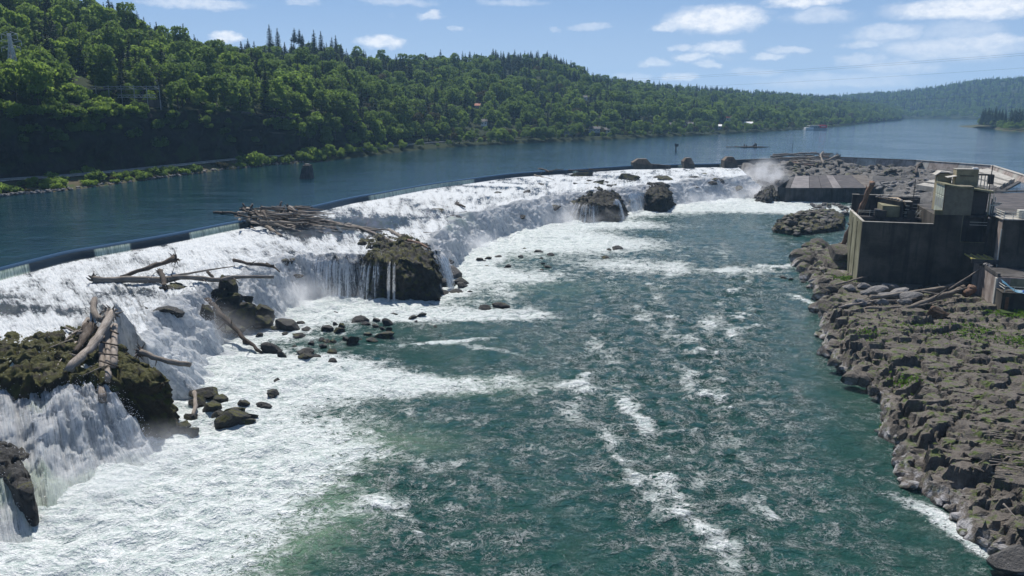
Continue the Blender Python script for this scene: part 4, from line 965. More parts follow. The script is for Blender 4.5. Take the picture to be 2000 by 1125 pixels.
# shrubs on the near bank between the rails and the water
def bank_pt(px_frac, row):                  # column fraction, row index in HILL
    c = min(HILL.shape[1] - 1, max(0, int(px_frac))); return HILL[row, c]
scol = [(c, proj(HILL[8, c])[0]) for c in range(HILL.shape[1])]
for i in range(105):
    px = rs.uniform(-15, 640); c = min(scol, key=lambda q: abs(q[1] - px))[0]; row = int(rs.choice([4, 5, 6, 7, 8, 9, 10, 11]))
    p = HILL[row, c]; v = int(rs.choice([0, 1, 2, 3, 1])); s = rs.uniform(0.55, 1.25) * (1.35 if rs.rand() < 0.12 else 1)
    if px > 480: s *= 1.3
    e = empty('riverside_shrub', (p[0] + rs.uniform(-1, 1), p[1] + rs.uniform(-1, 1), p[2] - 0.25), rs.uniform(0, 6.28)); e.scale = (s, s, s)
    tag(e, ('bright green', 'dark green', 'low spreading green', 'dry olive brown')[v] + (' shrub below the railway' if px < 480 else ' shrub on the bank'), 'shrub', 'shrubs on the left bank')
    link('foliage', KS[v][0], e); link('stem', KS[v][1], e)
for i in range(120):                         # brush along the rim and on the open terrace
    px = rs.uniform(-10, 640); row = CLIFF0 + int(rs.choice([-14, -10, -7, -5, -3, -2, -1, 0, 0, 1, 2, 4, 6])); c = int(np.argmin([abs(proj(q)[0] - px) for q in HILL[row]])); p = HILL[row, c]; v = int(rs.choice([0, 1, 2, 1])) if row > CLIFF0 - 3 else 1; s = rs.uniform(.7, 1.7)
    e = empty('cliff_shrub', (p[0], p[1], p[2] - .3), rs.uniform(0, 6.28)); e.scale = (s, s, s); tag(e, ('bright green', 'dark green', 'low spreading green')[v] + ' shrub on the cliff rim', 'shrub', 'shrubs on the cliff rim'); link('foliage', KS[v][0], e); link('stem', KS[v][1], e)
for i in range(34):
    r_, c_ = hill_at(rs.uniform(70, 330), rs.uniform(150, 205)); p = HILL[r_, c_]; v = i % 3; s = rs.uniform(1.0, 2.2)
    e = empty('terrace_shrub', (p[0], p[1], p[2] - .3), rs.uniform(0, 6.28)); e.scale = (s, s, s); tag(e, ('bright green', 'dark green', 'low spreading green')[v] + ' bush on the switchyard terrace', 'shrub', 'bushes on the switchyard terrace'); link('foliage', KS[v][0], e); link('stem', KS[v][1], e)
for px, py, z, s in ((68, 350, 14, 1.7), (60, 352, 14, 1.3), (105, 356, 13.5, 1.2), (175, 345, 14, 1.3), (150, 350, 13.5, 1.2), (617, 312, 13, 1.9), (505, 322, 12.8, 2.0)):
    p = P(px, py, z); e = empty('riverside_bush', p); e.scale = (s, s, s * 1.25); tag(e, 'tall leafy bush standing out on the left river bank', 'bush', 'tall bushes on the left bank'); link('foliage', KS[0][0], e); link('stem', KS[0][1], e)
# ================================================================ rocks
def rock_data(seed, mat, sub=3, flat=1.0, cuts=13, rough=0.09):
    r = np.random.RandomState(seed); bm = bmesh.new(); bmesh.ops.create_icosphere(bm, subdivisions=sub, radius=1.0)
    V = np.array([v.co[:] for v in bm.verts])
    for k in range(cuts):
        n = r.normal(size=3); n /= np.linalg.norm(n); d = r.uniform(0.44, 0.80)
        o = V @ n - d; V -= np.outer(np.maximum(o, 0) * 0.94, n)
    V *= (1 + rough * 2.0 * fbm(V[:, 0] * 1.6 + seed, V[:, 1] * 1.6, V[:, 2] * 1.6, 4))[:, None]
    V[:, 2] *= flat; V /= np.abs(V).max(0)
    for v, c in zip(bm.verts, V): v.co = c
    me = bpy.data.meshes.new('boulder'); bm.to_mesh(me); bm.free()
    me.polygons.foreach_set('use_smooth', [False] * len(me.polygons)); me.materials.append(mat); return me
R_WET = [rock_data(100 + i, M_WET) for i in range(6)]; R_MOSS = [rock_data(120 + i, M_BLUFF) for i in range(3)]
R_BANK = [rock_data(140 + i, M_BANK, 2, 0.8, 13) for i in range(8)]; R_PALE = [rock_data(160 + i, M_PALE, 2, 0.7) for i in range(5)]
R_GREY = [rock_data(180 + i, M_MIDR, 2, 0.75) for i in range(6)]; R_BROWN = [rock_data(190, M_BROWN, 3)]
rk = np.random.RandomState(77)
def boulder(px, py, w, h, label, group=None, pool=R_WET, z=0.0, name='boulder', sink=0.3, parent=None, deep=None):
    """a boulder whose foot shows at photo point (px, py + h/2) on level z, w x h photo pixels large"""
    p = P(px, py + h * 0.38, z); k = math.hypot(p.x, p.y, p.z - CAM_Z) / FPX
    sx = w * k * 0.56; sz = max(h * k * 0.62, sx * 0.38); sy = (deep or 1.0) * sx * rk.uniform(0.75, 1.1)
    o = link(name, pool[rk.randint(len(pool))], parent, (p.x, p.y + sy * 0.6, z + sz * (1 - 2 * sink) * 0.6), (rk.uniform(-.2, .2), rk.uniform(-.2, .2), rk.uniform(-.5, .5)), (sx, sy, sz))
    if parent is None: tag(o, label, 'boulder', group)
    return o
G1 = 'boulders strewn below the broken cascade'
big1 = {(556, 632): 'largest dark grey boulder at the foot of the broken cascade', (516, 620): 'grey boulder behind the largest one at the cascade foot', (527, 680): 'dark boulder where the long fallen log ends', (748, 656): 'low moss topped rock at the right end of the strewn boulders', (687, 664): 'tall dark mossy rock near the low moss topped rock'}
for q in ((516, 620, 36, 28), (556, 632, 52, 36), (585, 630, 18, 12), (597, 642, 22, 12), (527, 680, 40, 24), (557, 651, 16, 10), (583, 657, 26, 14), (595, 687, 34, 18), (549, 692, 16, 16), (592, 699, 40, 12), (615, 697, 20, 10), (644, 687, 22, 12), (636, 640, 24, 20), (658, 646, 26, 14), (664, 636, 14, 14), (627, 664, 14, 10), (638, 666, 14, 10),
          (651, 666, 12, 9), (607, 670, 14, 9), (630, 675, 14, 8), (674, 660, 14, 12), (687, 664, 22, 26), (703, 662, 10, 8), (716, 652, 18, 10), (724, 663, 26, 12), (748, 656, 38, 14), (759, 643, 12, 12), (733, 636, 12, 8), (747, 641, 12, 8), (700, 624, 32, 14), (712, 631, 20, 10), (756, 628, 20, 18), (734, 624, 16, 12), (767, 613, 16, 5), (805, 620, 18, 8),
          (822, 615, 20, 8), (812, 628, 8, 5), (655, 633, 10, 10), (540, 742, 16, 14), (480, 668, 18, 12), (655, 610, 10, 5), (850, 637, 8, 4), (860, 655, 6, 4), (575, 676, 12, 8), (505, 655, 16, 10), (648, 704, 16, 10)):
    boulder(*q, big1.get(q[:2], 'dark wet boulder among strewn rocks in foam'), G1, R_MOSS if q[0] in (748, 687, 644, 658, 592, 664, 759) else R_WET)
for q in ((640, 566, 20, 18), (672, 566, 18, 14), (690, 563, 16, 14), (705, 566, 14, 10), (726, 561, 40, 20), (746, 574, 28, 12), (780, 570, 24, 20), (784, 581, 20, 10), (800, 574, 14, 12), (820, 574, 24, 10), (838, 560, 18, 16), (847, 567, 16, 12), (864, 571, 30, 10), (890, 568, 30, 12), (905, 558, 24, 14), (884, 534, 40, 30), (897, 548, 36, 20), (868, 527, 14, 18), (875, 552, 30, 18), (655, 575, 12, 8), (770, 560, 16, 14), (856, 546, 16, 14), (915, 571, 14, 6), (733, 582, 10, 6), (692, 577, 14, 8)):
    boulder(*q, 'brown blocky boulder stepped against the right foot of the wide ledge' if q[0] in (884, 897) else 'wet black rock at the wide ledge foot', 'rocks at the foot of the wide ledge', R_GREY if q[0] in (884, 847) else R_WET)
for q in ((863, 505, 16, 12), (893, 504, 12, 8), (936, 505, 15, 8), (953, 504, 15, 6), (973, 501, 15, 6), (950, 520, 11, 6), (991, 520, 15, 8), (1018, 500, 11, 8), (1052, 490, 18, 8), (1076, 497, 15, 8), (1057, 504, 8, 5), (1060, 514, 9, 5), (1070, 520, 15, 7), (1058, 527, 9, 4), (1024, 485, 11, 5), (1183, 502, 15, 6), (1207, 484, 21, 9), (1190, 487, 9, 5), (945, 510, 10, 5), (1046, 468, 5, 3)):
    boulder(*q, 'small black rock in the middle pool', 'rocks in the middle pool')
boulder(947, 601, 26, 12, 'lone black rock in open water, left one of a pair'); boulder(978, 596, 32, 14, 'lone flat black rock in open water, right one of a pair')
for i, q in enumerate(((398, 768, 52, 30), (420, 784, 34, 22), (385, 785, 30, 24), (440, 822, 74, 36), (468, 790, 30, 18), (450, 808, 40, 22), (404, 800, 40, 26), (486, 815, 26, 16), (478, 826, 30, 16), (344, 845, 36, 22), (368, 845, 34, 22), (355, 830, 26, 16), (325, 850, 24, 16), (372, 815, 24, 18), (420, 812, 30, 20))):
    boulder(*q, 'moss capped boulder, biggest of the pile beside the mossy rock ledge' if i == 3 else 'tilted slab topping the rock pile beside the mossy ledge' if i == 0 else 'wet brown rock in the pile beside the mossy rock ledge', 'rock pile beside the mossy ledge', R_MOSS)
boulder(360, 750, 12, 9, 'small black rock alone in white foam near the log shadow'); boulder(514, 792, 26, 14, 'flat dark rock awash right of the rock pile'); boulder(530, 768, 24, 20, 'rounded dark rock awash behind the flat one')
for q, zz in (((435, 556, 40, 48), 6.2), ((456, 580, 36, 30), 4.8), ((438, 592, 50, 32), 4.4), ((475, 600, 42, 30), 3.2), ((503, 608, 46, 30), 2.0), ((465, 618, 56, 36), 2.2), ((500, 628, 46, 28), .8), ((395, 610, 30, 40), 4.0), ((345, 560, 26, 34), 6.8), ((372, 600, 20, 26), 4.6), ((420, 628, 34, 24), 2.0), ((540, 640, 24, 16), 0), ((450, 640, 44, 24), .9), ((425, 575, 30, 30), 5.6), ((478, 585, 24, 20), 4.0)):
    boulder(*q, 'dark mossy rock stepping down through the broken cascade', 'rocks stepping down the broken cascade', R_MOSS, zz)
for q in ((1135, 345, 46, 8), (1230, 346, 38, 16), (1168, 357, 26, 6), (1300, 347, 30, 8), (1220, 341, 20, 6), (1110, 341, 14, 5)):
    boulder(*q, 'dark rock awash above the far falls', 'rocks awash above the far falls', R_MOSS, 9.0)

for i in range(36):                          # ledge rock that breaks the sheet of water
    si = (rk.uniform(7.2, 12.4) if i < 6 else rk.uniform(16.8, 27)); c = int(np.argmin(np.abs(FALL_I[0] - si))); row = rk.randint(50, 88) if i % 2 else rk.randint(92, 130); q = FALLS[row, c]; s = rk.uniform(.7, 1.7) * (1 + q[1] / 500)
    o = link('ledge_rock', R_WET[i % 6] if i % 3 else R_MOSS[i % 3], None, (q[0], q[1], q[2] - s * .28), (rk.uniform(-.3, .3), rk.uniform(-.3, .3), rk.uniform(0, 6.28)), (s * 1.5, s * 1.1, s * .62)); tag(o, 'dark ledge rock showing through the white water', 'rock', 'ledge rocks in the falls')
def outcrop(name, outline, ztop, zbase, mat, label, na=320, ns=24, nt=34, amp=0.8, out=0.8, blk=0.9, cat='rock', ctr=None, dome=0.0):
    pts = [Vector((p[0], p[1], 0)) for p in outline]
    c = ctr or sum(pts, Vector()) / len(pts)
    # resample the outline evenly, starting anywhere
    L = [0]
    for a, b in zip(pts, pts[1:] + pts[:1]): L.append(L[-1] + (b - a).length)
    s = np.linspace(0, L[-1], na + 1)
    ox = np.interp(s, L, [p.x for p in pts] + [pts[0].x]); oy = np.interp(s, L, [p.y for p in pts] + [pts[0].y])
    k = 5; ox[:-1] = sum(np.roll(ox[:-1], j) for j in range(-k, k + 1)) / (2 * k + 1); oy[:-1] = sum(np.roll(oy[:-1], j) for j in range(-k, k + 1)) / (2 * k + 1); ox[-1], oy[-1] = ox[0], oy[0]
    dx, dy = ox - c.x, oy - c.y; rad = np.hypot(dx, dy); ux, uy = dx / rad, dy / rad
    rows = []
    for i in range(ns):
        t = i / ns; e = 1 + ((1 - t) ** 1.4 * out - dome * t ** 3) / rad
        rows.append((c.x + dx * e, c.y + dy * e, np.full(na + 1, zbase + (ztop - zbase) * t), np.full(na + 1, 1.0)))
    for i in range(nt + 1):
        r = (1 - (i / nt)) * np.minimum(1, 1 - dome / rad)
        rows.append((c.x + dx * r, c.y + dy * r, np.full(na + 1, ztop) + (0.25 + dome * .7) * (1 - (1 - i / nt) ** 2), np.full(na + 1, 1 - i / nt)))
    X, Y, Z, Rr = (np.stack([q[j] for q in rows]) for j in range(4))
    UX, UY = np.broadcast_to(ux, X.shape), np.broadcast_to(uy, X.shape)
    side = (np.arange(X.shape[0]) < ns)[:, None] * 1.0; side = side + (1 - side) * sstep(0.75, 1.0, Rr)
    S = np.broadcast_to(s, X.shape)
    f1, f2, ra, rb, _, _ = worley(S * 0.45, Z * 0.38 + 5); g1, g2, rc, rd, _, _ = worley(S * 1.1 + 31, Z * 0.9 + 5)
    d = amp * (fbm(X * 0.22, Y * 0.22, Z * 0.22, 6, 0.6) * 1.7 + fbm(X * 1.3, Y * 1.3, Z * 2.2, 3) * 0.30 + 0.35 * perlin(X * .2, Y * .2, Z * 1.1) + (ra - 0.5) * blk + (rc - 0.5) * blk * 0.5 - 0.35 * sstep(0.12, 0.0, f2 - f1))
    X = X + UX * d * side; Y = Y + UY * d * side
    f1, f2, ra, rb, ex, ey = worley(X * 0.42, Y * 0.42); g1, g2, rc, rd, _, _ = worley(X * 1.2, Y * 1.2)
    top = sstep(zbase + (ztop - zbase) * 0.8, ztop, Z)
    Z = Z + top * amp * (fbm(X * 0.12, Y * 0.12, 4.0, 4) * 1.6 + fbm(X * 0.9, Y * 0.9, 2.0, 4) * 0.55 + (ra - 0.5) * blk * 1.1 + (rb - 0.5) * ex * 0.5 + (rc - 0.5) * 0.30 * blk - 0.55 * sstep(0.16, 0.0, f2 - f1)) - top * 0.5 * sstep(0.6, 1.0, Rr) * (Rr > 0.6)
    o = link(name, mesh_from(name, np.stack([X, Y, Z], -1).reshape(-1, 3), grid_faces(*X.shape), mat, True))
    tag(o, label, cat); return o
def pp(lst, z): return [P(a, b, z) for a, b in lst]
outcrop('mossy_rock_ledge', pp([(-90, 672), (-30, 652), (70, 641), (150, 637), (205, 652), (250, 683), (300, 703), (322, 724), (300, 735), (240, 735), (195, 738), (100, 748), (0, 742), (-90, 735)], 7.8), 7.9, -1.0, M_MOSSY,
        'broad moss covered basalt ledge at left carrying driftwood logs', na=480, ns=36, nt=64, amp=1.15, out=1.9, blk=0.8, dome=0.5)
outcrop('mossy_rock_bluff', pp([(697, 474), (735, 458), (790, 453), (830, 468), (852, 496), (842, 512), (780, 511), (715, 509), (693, 492)], 8.2), 8.3, -1.0, M_BLUFF,
        'sheer mossy basalt bluff between thin water veils under the middle logjam', na=400, ns=30, nt=34, amp=1.35, out=1.8, dome=0.9)
outcrop('rounded_rock_bluff', pp([(1122, 378), (1160, 368), (1200, 371), (1220, 382), (1208, 395), (1150, 396), (1116, 390)], 7.0), 6.6, -1.0, M_DOME, 'rounded dark rock bluff splitting the far falls, left one of two', amp=1.3, out=2.4, dome=2.2)
outcrop('rounded_rock_bluff', pp([(1253, 360), (1290, 356), (1312, 367), (1303, 378), (1262, 376)], 7.6), 7.0, -1.0, M_DOME, 'narrower dark rock bluff splitting the far falls, right one of two', amp=1.2, out=1.8, na=240, dome=1.6)
outcrop('wet_rock_rib', pp([(-60, 820), (0, 826), (28, 862), (52, 915), (66, 962), (40, 965), (5, 930), (-60, 900)], 3.2), 3.8, -1.0, M_WET, 'black wet rock rib in the cascade at the left edge', na=200, amp=0.7, blk=0.6)
outcrop('wet_rock_rib', pp([(1478, 372), (1500, 367), (1522, 368), (1522, 380), (1500, 384), (1480, 381)], 3.0), 3.4, -1, M_WET, 'dark rock wall behind the spray beside the concrete spillway hall', na=220, amp=1.5, dome=1.6, out=2)

# ---- rock island in front of the spillway hall
isl = empty('rock_island', P(1575, 440, 0)); tag(isl, 'rubble covered rock island between open water and spillway hall', 'rock')
ib = outcrop('bedrock', pp([(1506, 449), (1530, 434), (1562, 419), (1612, 411), (1648, 424), (1645, 444), (1600, 452), (1545, 455)], 0.8), 2.2, -1.0, M_BLUFF, None, na=260, ns=10, nt=30, amp=0.8, out=1.2, cat=None)
ib.parent = isl; ib.matrix_parent_inverse = Matrix.Translation(-isl.location)
def stone_on(parent, x, y, z, s, pool, flat=0.6):
    o = link('rock', pool[rk.randint(len(pool))], parent, (x - parent.location.x, y - parent.location.y, z - parent.location.z), (rk.uniform(-.3, .3), rk.uniform(-.3, .3), rk.uniform(0, 6.28)), (s * rk.uniform(.8, 1.3), s * rk.uniform(.8, 1.2), s * flat * rk.uniform(.7, 1.3)))
    return o
for i in range(170):
    u, v = rk.uniform(-1, 1), rk.uniform(-1, 1)
    if u * u + v * v > 1: continue
    q = P(1577 + 66 * u, 432 + 19 * v - 8 * u, 1.6); stone_on(isl, q.x, q.y, 0.4 + 3.4 * (1 - u * u - v * v) ** .6, rk.uniform(0.6, 1.5), R_BANK if i % 3 else R_GREY)
for i in range(46):
    q = P(rk.uniform(1585, 1672), rk.uniform(397, 422), 1.2); o = stone_on(isl, q.x, q.y, rk.uniform(0.0, 1.6), rk.uniform(0.7, 1.7), R_GREY if i % 2 else R_BANK)

# ---- right bank shelf: one fractured sheet of basalt
WLINE = [(1690, 474), (1640, 486), (1590, 492), (1562, 500), (1556, 512), (1572, 540), (1592, 566), (1603, 600), (1606, 640), (1612, 690), (1640, 724), (1672, 748), (1702, 772), (1728, 806), (1722, 852), (1752, 876), (1758, 915), (1768, 945), (1800, 965), (1835, 982), (1862, 1002), (1900, 1062), (1935, 1085), (2010, 1125), (2080, 1230)]
poly = [(P(a, b, 0).x, P(a, b, 0).y) for a, b in WLINE] + [(60, 34), (190, 34), (230, 246)]
def sdist(X, Y, poly):
    d = np.full(X.shape, 1e9); ins = np.zeros(X.shape, bool)
    for (x0, y0), (x1, y1) in zip(poly, poly[1:] + poly[:1]):
        ex, ey = x1 - x0, y1 - y0; t = np.clip(((X - x0) * ex + (Y - y0) * ey) / (ex * ex + ey * ey), 0, 1)
        d = np.minimum(d, np.hypot(X - x0 - ex * t, Y - y0 - ey * t))
        c = ((y0 > Y) != (y1 > Y)) & (X < (x1 - x0) * (Y - y0) / ((y1 - y0) if y1 != y0 else 1e-9) + x0); ins ^= c
    return np.where(ins, d, -d)
ys = [36.0]
while ys[-1] < 246: ys.append(ys[-1] + max(0.17, 0.0026 * ys[-1]))
xs = np.concatenate([np.arange(38, 92, 0.26), np.arange(92, 190, 1.0)])
X, Y = np.meshgrid(xs, np.array(ys))
sd = sdist(X + fbm(X * 0.25, Y * 0.25, 2.0, 4) * 1.6, Y + fbm(X * 0.25, Y * 0.25, 8.0, 4) * 1.6, poly)
wxx, wyy = X + fbm(X * 0.15, Y * 0.15, 5.0, 3) * 2.2, Y + fbm(X * 0.15, Y * 0.15, 6.0, 3) * 2.2
ca_, sa_ = math.cos(0.5), math.sin(0.5); RX, RY = wxx * ca_ + wyy * sa_, -wxx * sa_ + wyy * ca_
f1, f2, ra, rb, ex, ey = worley(RX * 0.19, RY * 0.30); g1, g2, rc, rd, fx, fy = worley(RX * 0.55 + 7, RY * 0.85); h1, h2, re, rf, _, _ = worley(RX * 1.7, RY * 2.3)
near = sstep(175, 120, Y)                     # lower and flatter by the powerhouse
base = 3.3 + 0.9 * fbm(X * 0.03, Y * 0.03, 1.0, 3) + 0.8 * sstep(150, 90, Y) * sstep(2, 22, sd)
rel = (ra - 0.5) * 1.15 + ((rb - 0.5) * ex + (rd - 0.5) * ey) * 1.3 + (rc - 0.5) * 0.34 + (rd - 0.5) * fx * 0.4 + (re - 0.5) * 0.12 + fbm(X * 0.6, Y * 0.6, 3.0, 4) * 0.16
crk = 1.0 * sstep(0.055, 0.0, f2 - f1) + 0.34 * sstep(0.07, 0.0, g2 - g1)
stepd = 0.55 + 0.45 * sstep(1.2, 5.0, sd + (rc - .5) * 4 + (ra - .5) * 3)  # the edge breaks down in blocky steps
Z = (base + rel * 0.75) * sstep(-0.4, 0.9, sd) * stepd - crk * sstep(0.6, 2.0, sd) - 1.4 * sstep(0.2, -0.8, sd)
Z = np.where(Y > 150, Z * (0.75 + 0.25 * near), Z)
zq = Z + fbm(X * .35, Y * .35, 4.4, 3) * .35; fl_ = np.floor(zq / .8); fr2 = zq / .8 - fl_
Z = np.where(sd > .3, Z * .25 + .75 * (fl_ + sstep(.55, .98, fr2)) * .8, Z)      # ledges
keep = sd > -1.5
fq = grid_faces(*X.shape, keep); V = np.stack([X + fbm(X * 0.9, Y * 0.9, Z * 0.9, 3) * 0.15, Y + fbm(X * 0.9, Y * 0.9, Z * 0.9 + 9, 3) * 0.15, Z], -1).reshape(-1, 3)
V, fq, _ = compact(V, fq)
shelf = link('rock_shelf', mesh_from('rock_shelf', V, fq, M_BANK, True))
shelf.data.set_sharp_from_angle(angle=R(38)); tag(shelf, kind='structure')
def bank_z(x, y):
    i = min(len(ys) - 1, max(0, int(np.searchsorted(ys, y)))); j = min(len(xs) - 1, max(0, int(np.searchsorted(xs, x)))); return float(Z[i, j])
BZ = Z.copy(); BXS, BYS = xs.copy(), list(ys)
def bank_z(x, y):
    i = min(len(BYS) - 1, max(0, int(np.searchsorted(BYS, y)))); j = min(len(BXS) - 1, max(0, int(np.searchsorted(BXS, x)))); return float(BZ[i, j])
for i in range(130):                          # loose blocks lying on the shelf
    px, py = rk.uniform(1600, 2010), rk.uniform(600, 1120); q = P(px, py, 3.5)
    if sdist(np.array([q.x]), np.array([q.y]), poly)[0] < 1.0 or (py < 625 and px > 1640): continue
    z = bank_z(q.x, q.y); s = rk.uniform(0.25, 0.8) * (1.6 if rk.rand() < .12 else 1)
    stone_on(shelf, q.x, q.y, z + s * 0.05, s, R_BANK, 0.34)
wl_w = [P(a, b, 0) for a, b in WLINE]
for i in range(150):                          # blocks broken off along the edge
    k = rk.randint(2, len(wl_w) - 1); t = rk.rand(); q = wl_w[k].lerp(wl_w[k + 1] if k + 1 < len(wl_w) else wl_w[k], t)
    nx = rk.uniform(-0.3, 2.6); s = rk.uniform(0.5, 1.25) * (1 + 0.012 * (q.y - 90)); stone_on(shelf, q.x + nx, q.y + rk.uniform(-1, 1), rk.uniform(0.0, 0.5) + nx * 0.55, s, R_BANK, 0.72)
# big boulders of the tumbled bank in front of the powerhouse
for q in ((1578, 508, 30, 20), (1600, 502, 34, 20), (1606, 520, 36, 26), (1640, 515, 44, 34), (1625, 500, 40, 18), (1628, 540, 40, 20), (1655, 495, 40, 20), (1580, 528, 26, 18), (1598, 545, 30, 18), (1640, 560, 36, 22), (1610, 577, 34, 28), (1632, 592, 40, 26), (1622, 604, 36, 30), (1650, 607, 34, 24), (1660, 575, 40, 20), (1690, 585, 36, 20), (1590, 558, 24, 14), (1600, 655, 22, 12), (1625, 640, 28, 20), (1570, 518, 22, 12), (1640, 660, 34, 18), (1618, 690, 34, 22), (1630, 708, 26, 16), (1690, 742, 30, 22), (1708, 760, 20, 20), (1668, 738, 34, 22), (1990, 1100, 60, 34)):
    boulder(*q, 'pale blocky boulder half in the water at bottom right corner' if q[0] == 1990 else 'angular boulder at the right bank water edge', None if q[0] == 1990 else 'boulders tumbled along the right bank', R_GREY if q[0] == 1990 else R_BANK, 0.0 if q[0] < 1620 else 1.2)
for q in ((1785, 578, 40, 18), (1760, 572, 34, 16), (1720, 566, 34, 18), (1700, 572, 26, 14), (1742, 560, 30, 14), (1690, 560, 24, 12), (1735, 578, 26, 12), (1770, 590, 24, 12), (1664, 563, 26, 14), (1680, 592, 26, 14), (1725, 590, 24, 12)):
    boulder(*q, 'pale rounded stone heaped before the powerhouse wall', 'pale stones before the powerhouse', R_PALE, 2.6, sink=0.2)
boulder(1652, 488, 48, 34, 'big boulder under the foot of the propped log', None, R_BANK, 4.6)
boulder(1833, 612, 38, 22, 'brown block of rock lying beside the two big drift logs', None, R_BROWN, 2.6)
for q in ((1570, 549, 12, 6), (1530, 541, 16, 5), (1545, 545, 10, 4)): boulder(*q, 'small dark rock awash off the tumbled bank', 'rocks awash off the tumbled bank')
# ---- grass tufts on the shelf: too fine to count
gp, gn, gs = [], [], []
for cx, cy, rr_, n in ((1985, 612, 2.2, 900), (1940, 606, 1.6, 350), (1900, 640, 3.5, 260), (1690, 655, 3.0, 260), (1765, 735, 1.6, 260), (1654, 537, 2.2, 400), (1800, 640, 5, 260), (1990, 665, 2.5, 300), (1700, 790, 1.2, 90), (1890, 660, 4, 200)):
    c = P(cx, cy, 3.3)
    for i in range(n):
        a, b = rk.normal(size=2) * rr_ * 0.6; x, y = c.x + a, c.y + b; gp.append((x, y, bank_z(x, y) + rk.uniform(0.0, 0.28))); gn.append((rk.normal() * .9, rk.normal() * .9, .35)); gs.append(rk.uniform(.06, .2))
go_ = link('grass', leaf_mesh('grass', np.array(gp), unit(np.array(gn)), np.array(gs), M_GRASS, rk, 1.6)); tag(go_, 'bright green grass tufts growing in the shelf cracks', 'grass', kind='stuff')
M_BROWNC = mk_conc('brown_concrete', (0.075, 0.055, 0.04), (0.20, 0.155, 0.115), 0.5)
# ================================================================ powerhouse on the right bank
ph = empty('powerhouse', (77.5, 173.3, 0), R(-16)); tag(ph, 'derelict dark concrete powerhouse with a roofless pit on the right bank', 'building')
def bx(name, mat, *spans, parent=ph):
    b = MB()
    for s in spans: b.span(*s)
    o = b.build(name, mat, parent); m = o.modifiers.new('bevel', 'BEVEL'); m.width = 0.05; m.segments = 1; m.limit_method = 'ANGLE'; return o
bx('front_wall', M_CONC, (0.02, 14.3, 0, 0.55, -2, 15.9)); bx('wall_coping', M_CONCL, (0.0, 14.25, -0.04, 0.62, 15.9, 16.03), (-0.04, 0.6, 0.62, 22.0, 15.9, 16.03))
bx('side_wall', M_CONCG, (0, 0.55, 0.55, 22.0, -2, 15.9))
for y in (7.0, 14.5): bx('pilaster', M_CONCG, (-0.14, 0, y, y + 0.6, -2, 15.2))
bx('pit_floor', M_CONCD, (0.55, 14.3, 0.55, 22, 8.6, 9.0)); bx('cross_wall', M_CONCD, (0.55, 14.3, 12.2, 12.7, 9, 15.3))
bx('rear_wall', M_CONCD, (0.3, 6.4, 22.0, 22.6, -2, 19.7), (6.4, 15.5, 22.0, 22.6, -2, 19.4)); bx('rear_coping', M_CONCL, (0.2, 1.9, 21.9, 22.7, 19.7, 19.85), (3.4, 15.4, 21.9, 22.7, 19.72, 19.85))
bx('tall_wall', M_CONC, (14.3, 19.8, 0, 0.6, -2, 18.0), (19.8, 24.5, 0.0, 0.6, -2, 12.4), (24.1, 24.5, 0.02, 0.6, 12.4, 18.0))
bx('recess', M_CONCD, (19.8, 24.1, 1.6, 2.0, 12.3, 18.0)); bx('recess_trim', M_CONCG, (19.68, 19.82, -0.08, 0.02, 12.4, 18.0), (19.68, 24.5, -0.08, 0.02, 12.26, 12.4))
bx('end_wall', M_CONC, (14.3, 14.8, 0.6, 22, -2, 18.0)); bx('far_wall', M_CONCD, (24.0, 24.5, 0.6, 22, -2, 18)); bx('deck', M_CONCD, (14.8, 24.0, 0.6, 22, 17.5, 18.0)); bx('wall_step', M_CONCG, (14.22, 14.32, -0.06, 0.0, 15.9, 18.9), (14.2, 15.8, -0.05, 0.6, 18.0, 19.0))
for z in (16.5, 16.9): 
    b = MB(); b.tube((0.8, 13.6, z), (14.2, 13.2, z), 0.05); b.build('rail', M_RAIL, ph)
for x in (0.9, 3.3, 6, 8.6, 11.4, 14): bx('rail_post', M_RAIL, (x - .05, x + .05, 13.35, 13.45, 15.3, 17.1))
bx('catwalk', M_CONCD, (0.6, 14.3, 12.6, 14.4, 15.3, 15.55))
for i, (x, y) in enumerate(((3.2, 6), (9.4, 8), (12.6, 5))): bx('pit_beam', M_CONCD if i else M_STEEL, (x, x + 0.5, y - 4, y + 4, 14.0, 14.5))
for x, w, d in ((4.5, 2.2, 3), (11.2, 1.6, 2.4)): bx('machine', M_DSTEEL, (x, x + w, 15 - d, 15 + d * .2, 15.55, 17.2))
# rear block with a tan deck and a row of sacks along its slanted edge
b = MB(); b.prism([(5.6, 21.9), (10.4, 21.9), (10.4, 12.9), (9.7, 12.9)], 15.56, 19.2); b.build('rear_block', M_CONCD, ph)
b = MB(); b.prism([(5.5, 21.95), (10.5, 21.95), (10.5, 12.8), (9.6, 12.8)], 19.2, 19.36); b.build('tan_deck', M_TAN, ph)
b = MB(); b.prism([(5.9, 12.86), (7.2, 12.86), (9.6, 12.86), (5.9, 20.5)], 15.56, 18.2); b.build('buttress', M_CONCG, ph)
for i in range(9):
    t = i / 8; o = link('sack', R_PALE[i % 5], ph, (5.9 + 3.9 * t, 21.2 - 8.0 * t, 19.55), (0, 0, i), (0.55, 0.45, 0.25))
bx('side_shed', M_CONCD, (10.9, 12.2, 13.5, 16, 15.56, 19.1), (12.2, 14.2, 17.8, 18.2, 15.56, 19.4)); bx('shed_lid', M_CONCL, (10.8, 12.3, 13.4, 16.1, 19.1, 19.25))
for z in (15.9, 16.7, 17.5, 18.3): 
    b = MB(); b.tube((10.7, 13.2, z), (11.6, 13.0, z), 0.06); b.tube((12.4, 17.4, z), (14.2, 17.2, z), 0.06); b.build('ladder_rung', M_RAIL, ph)
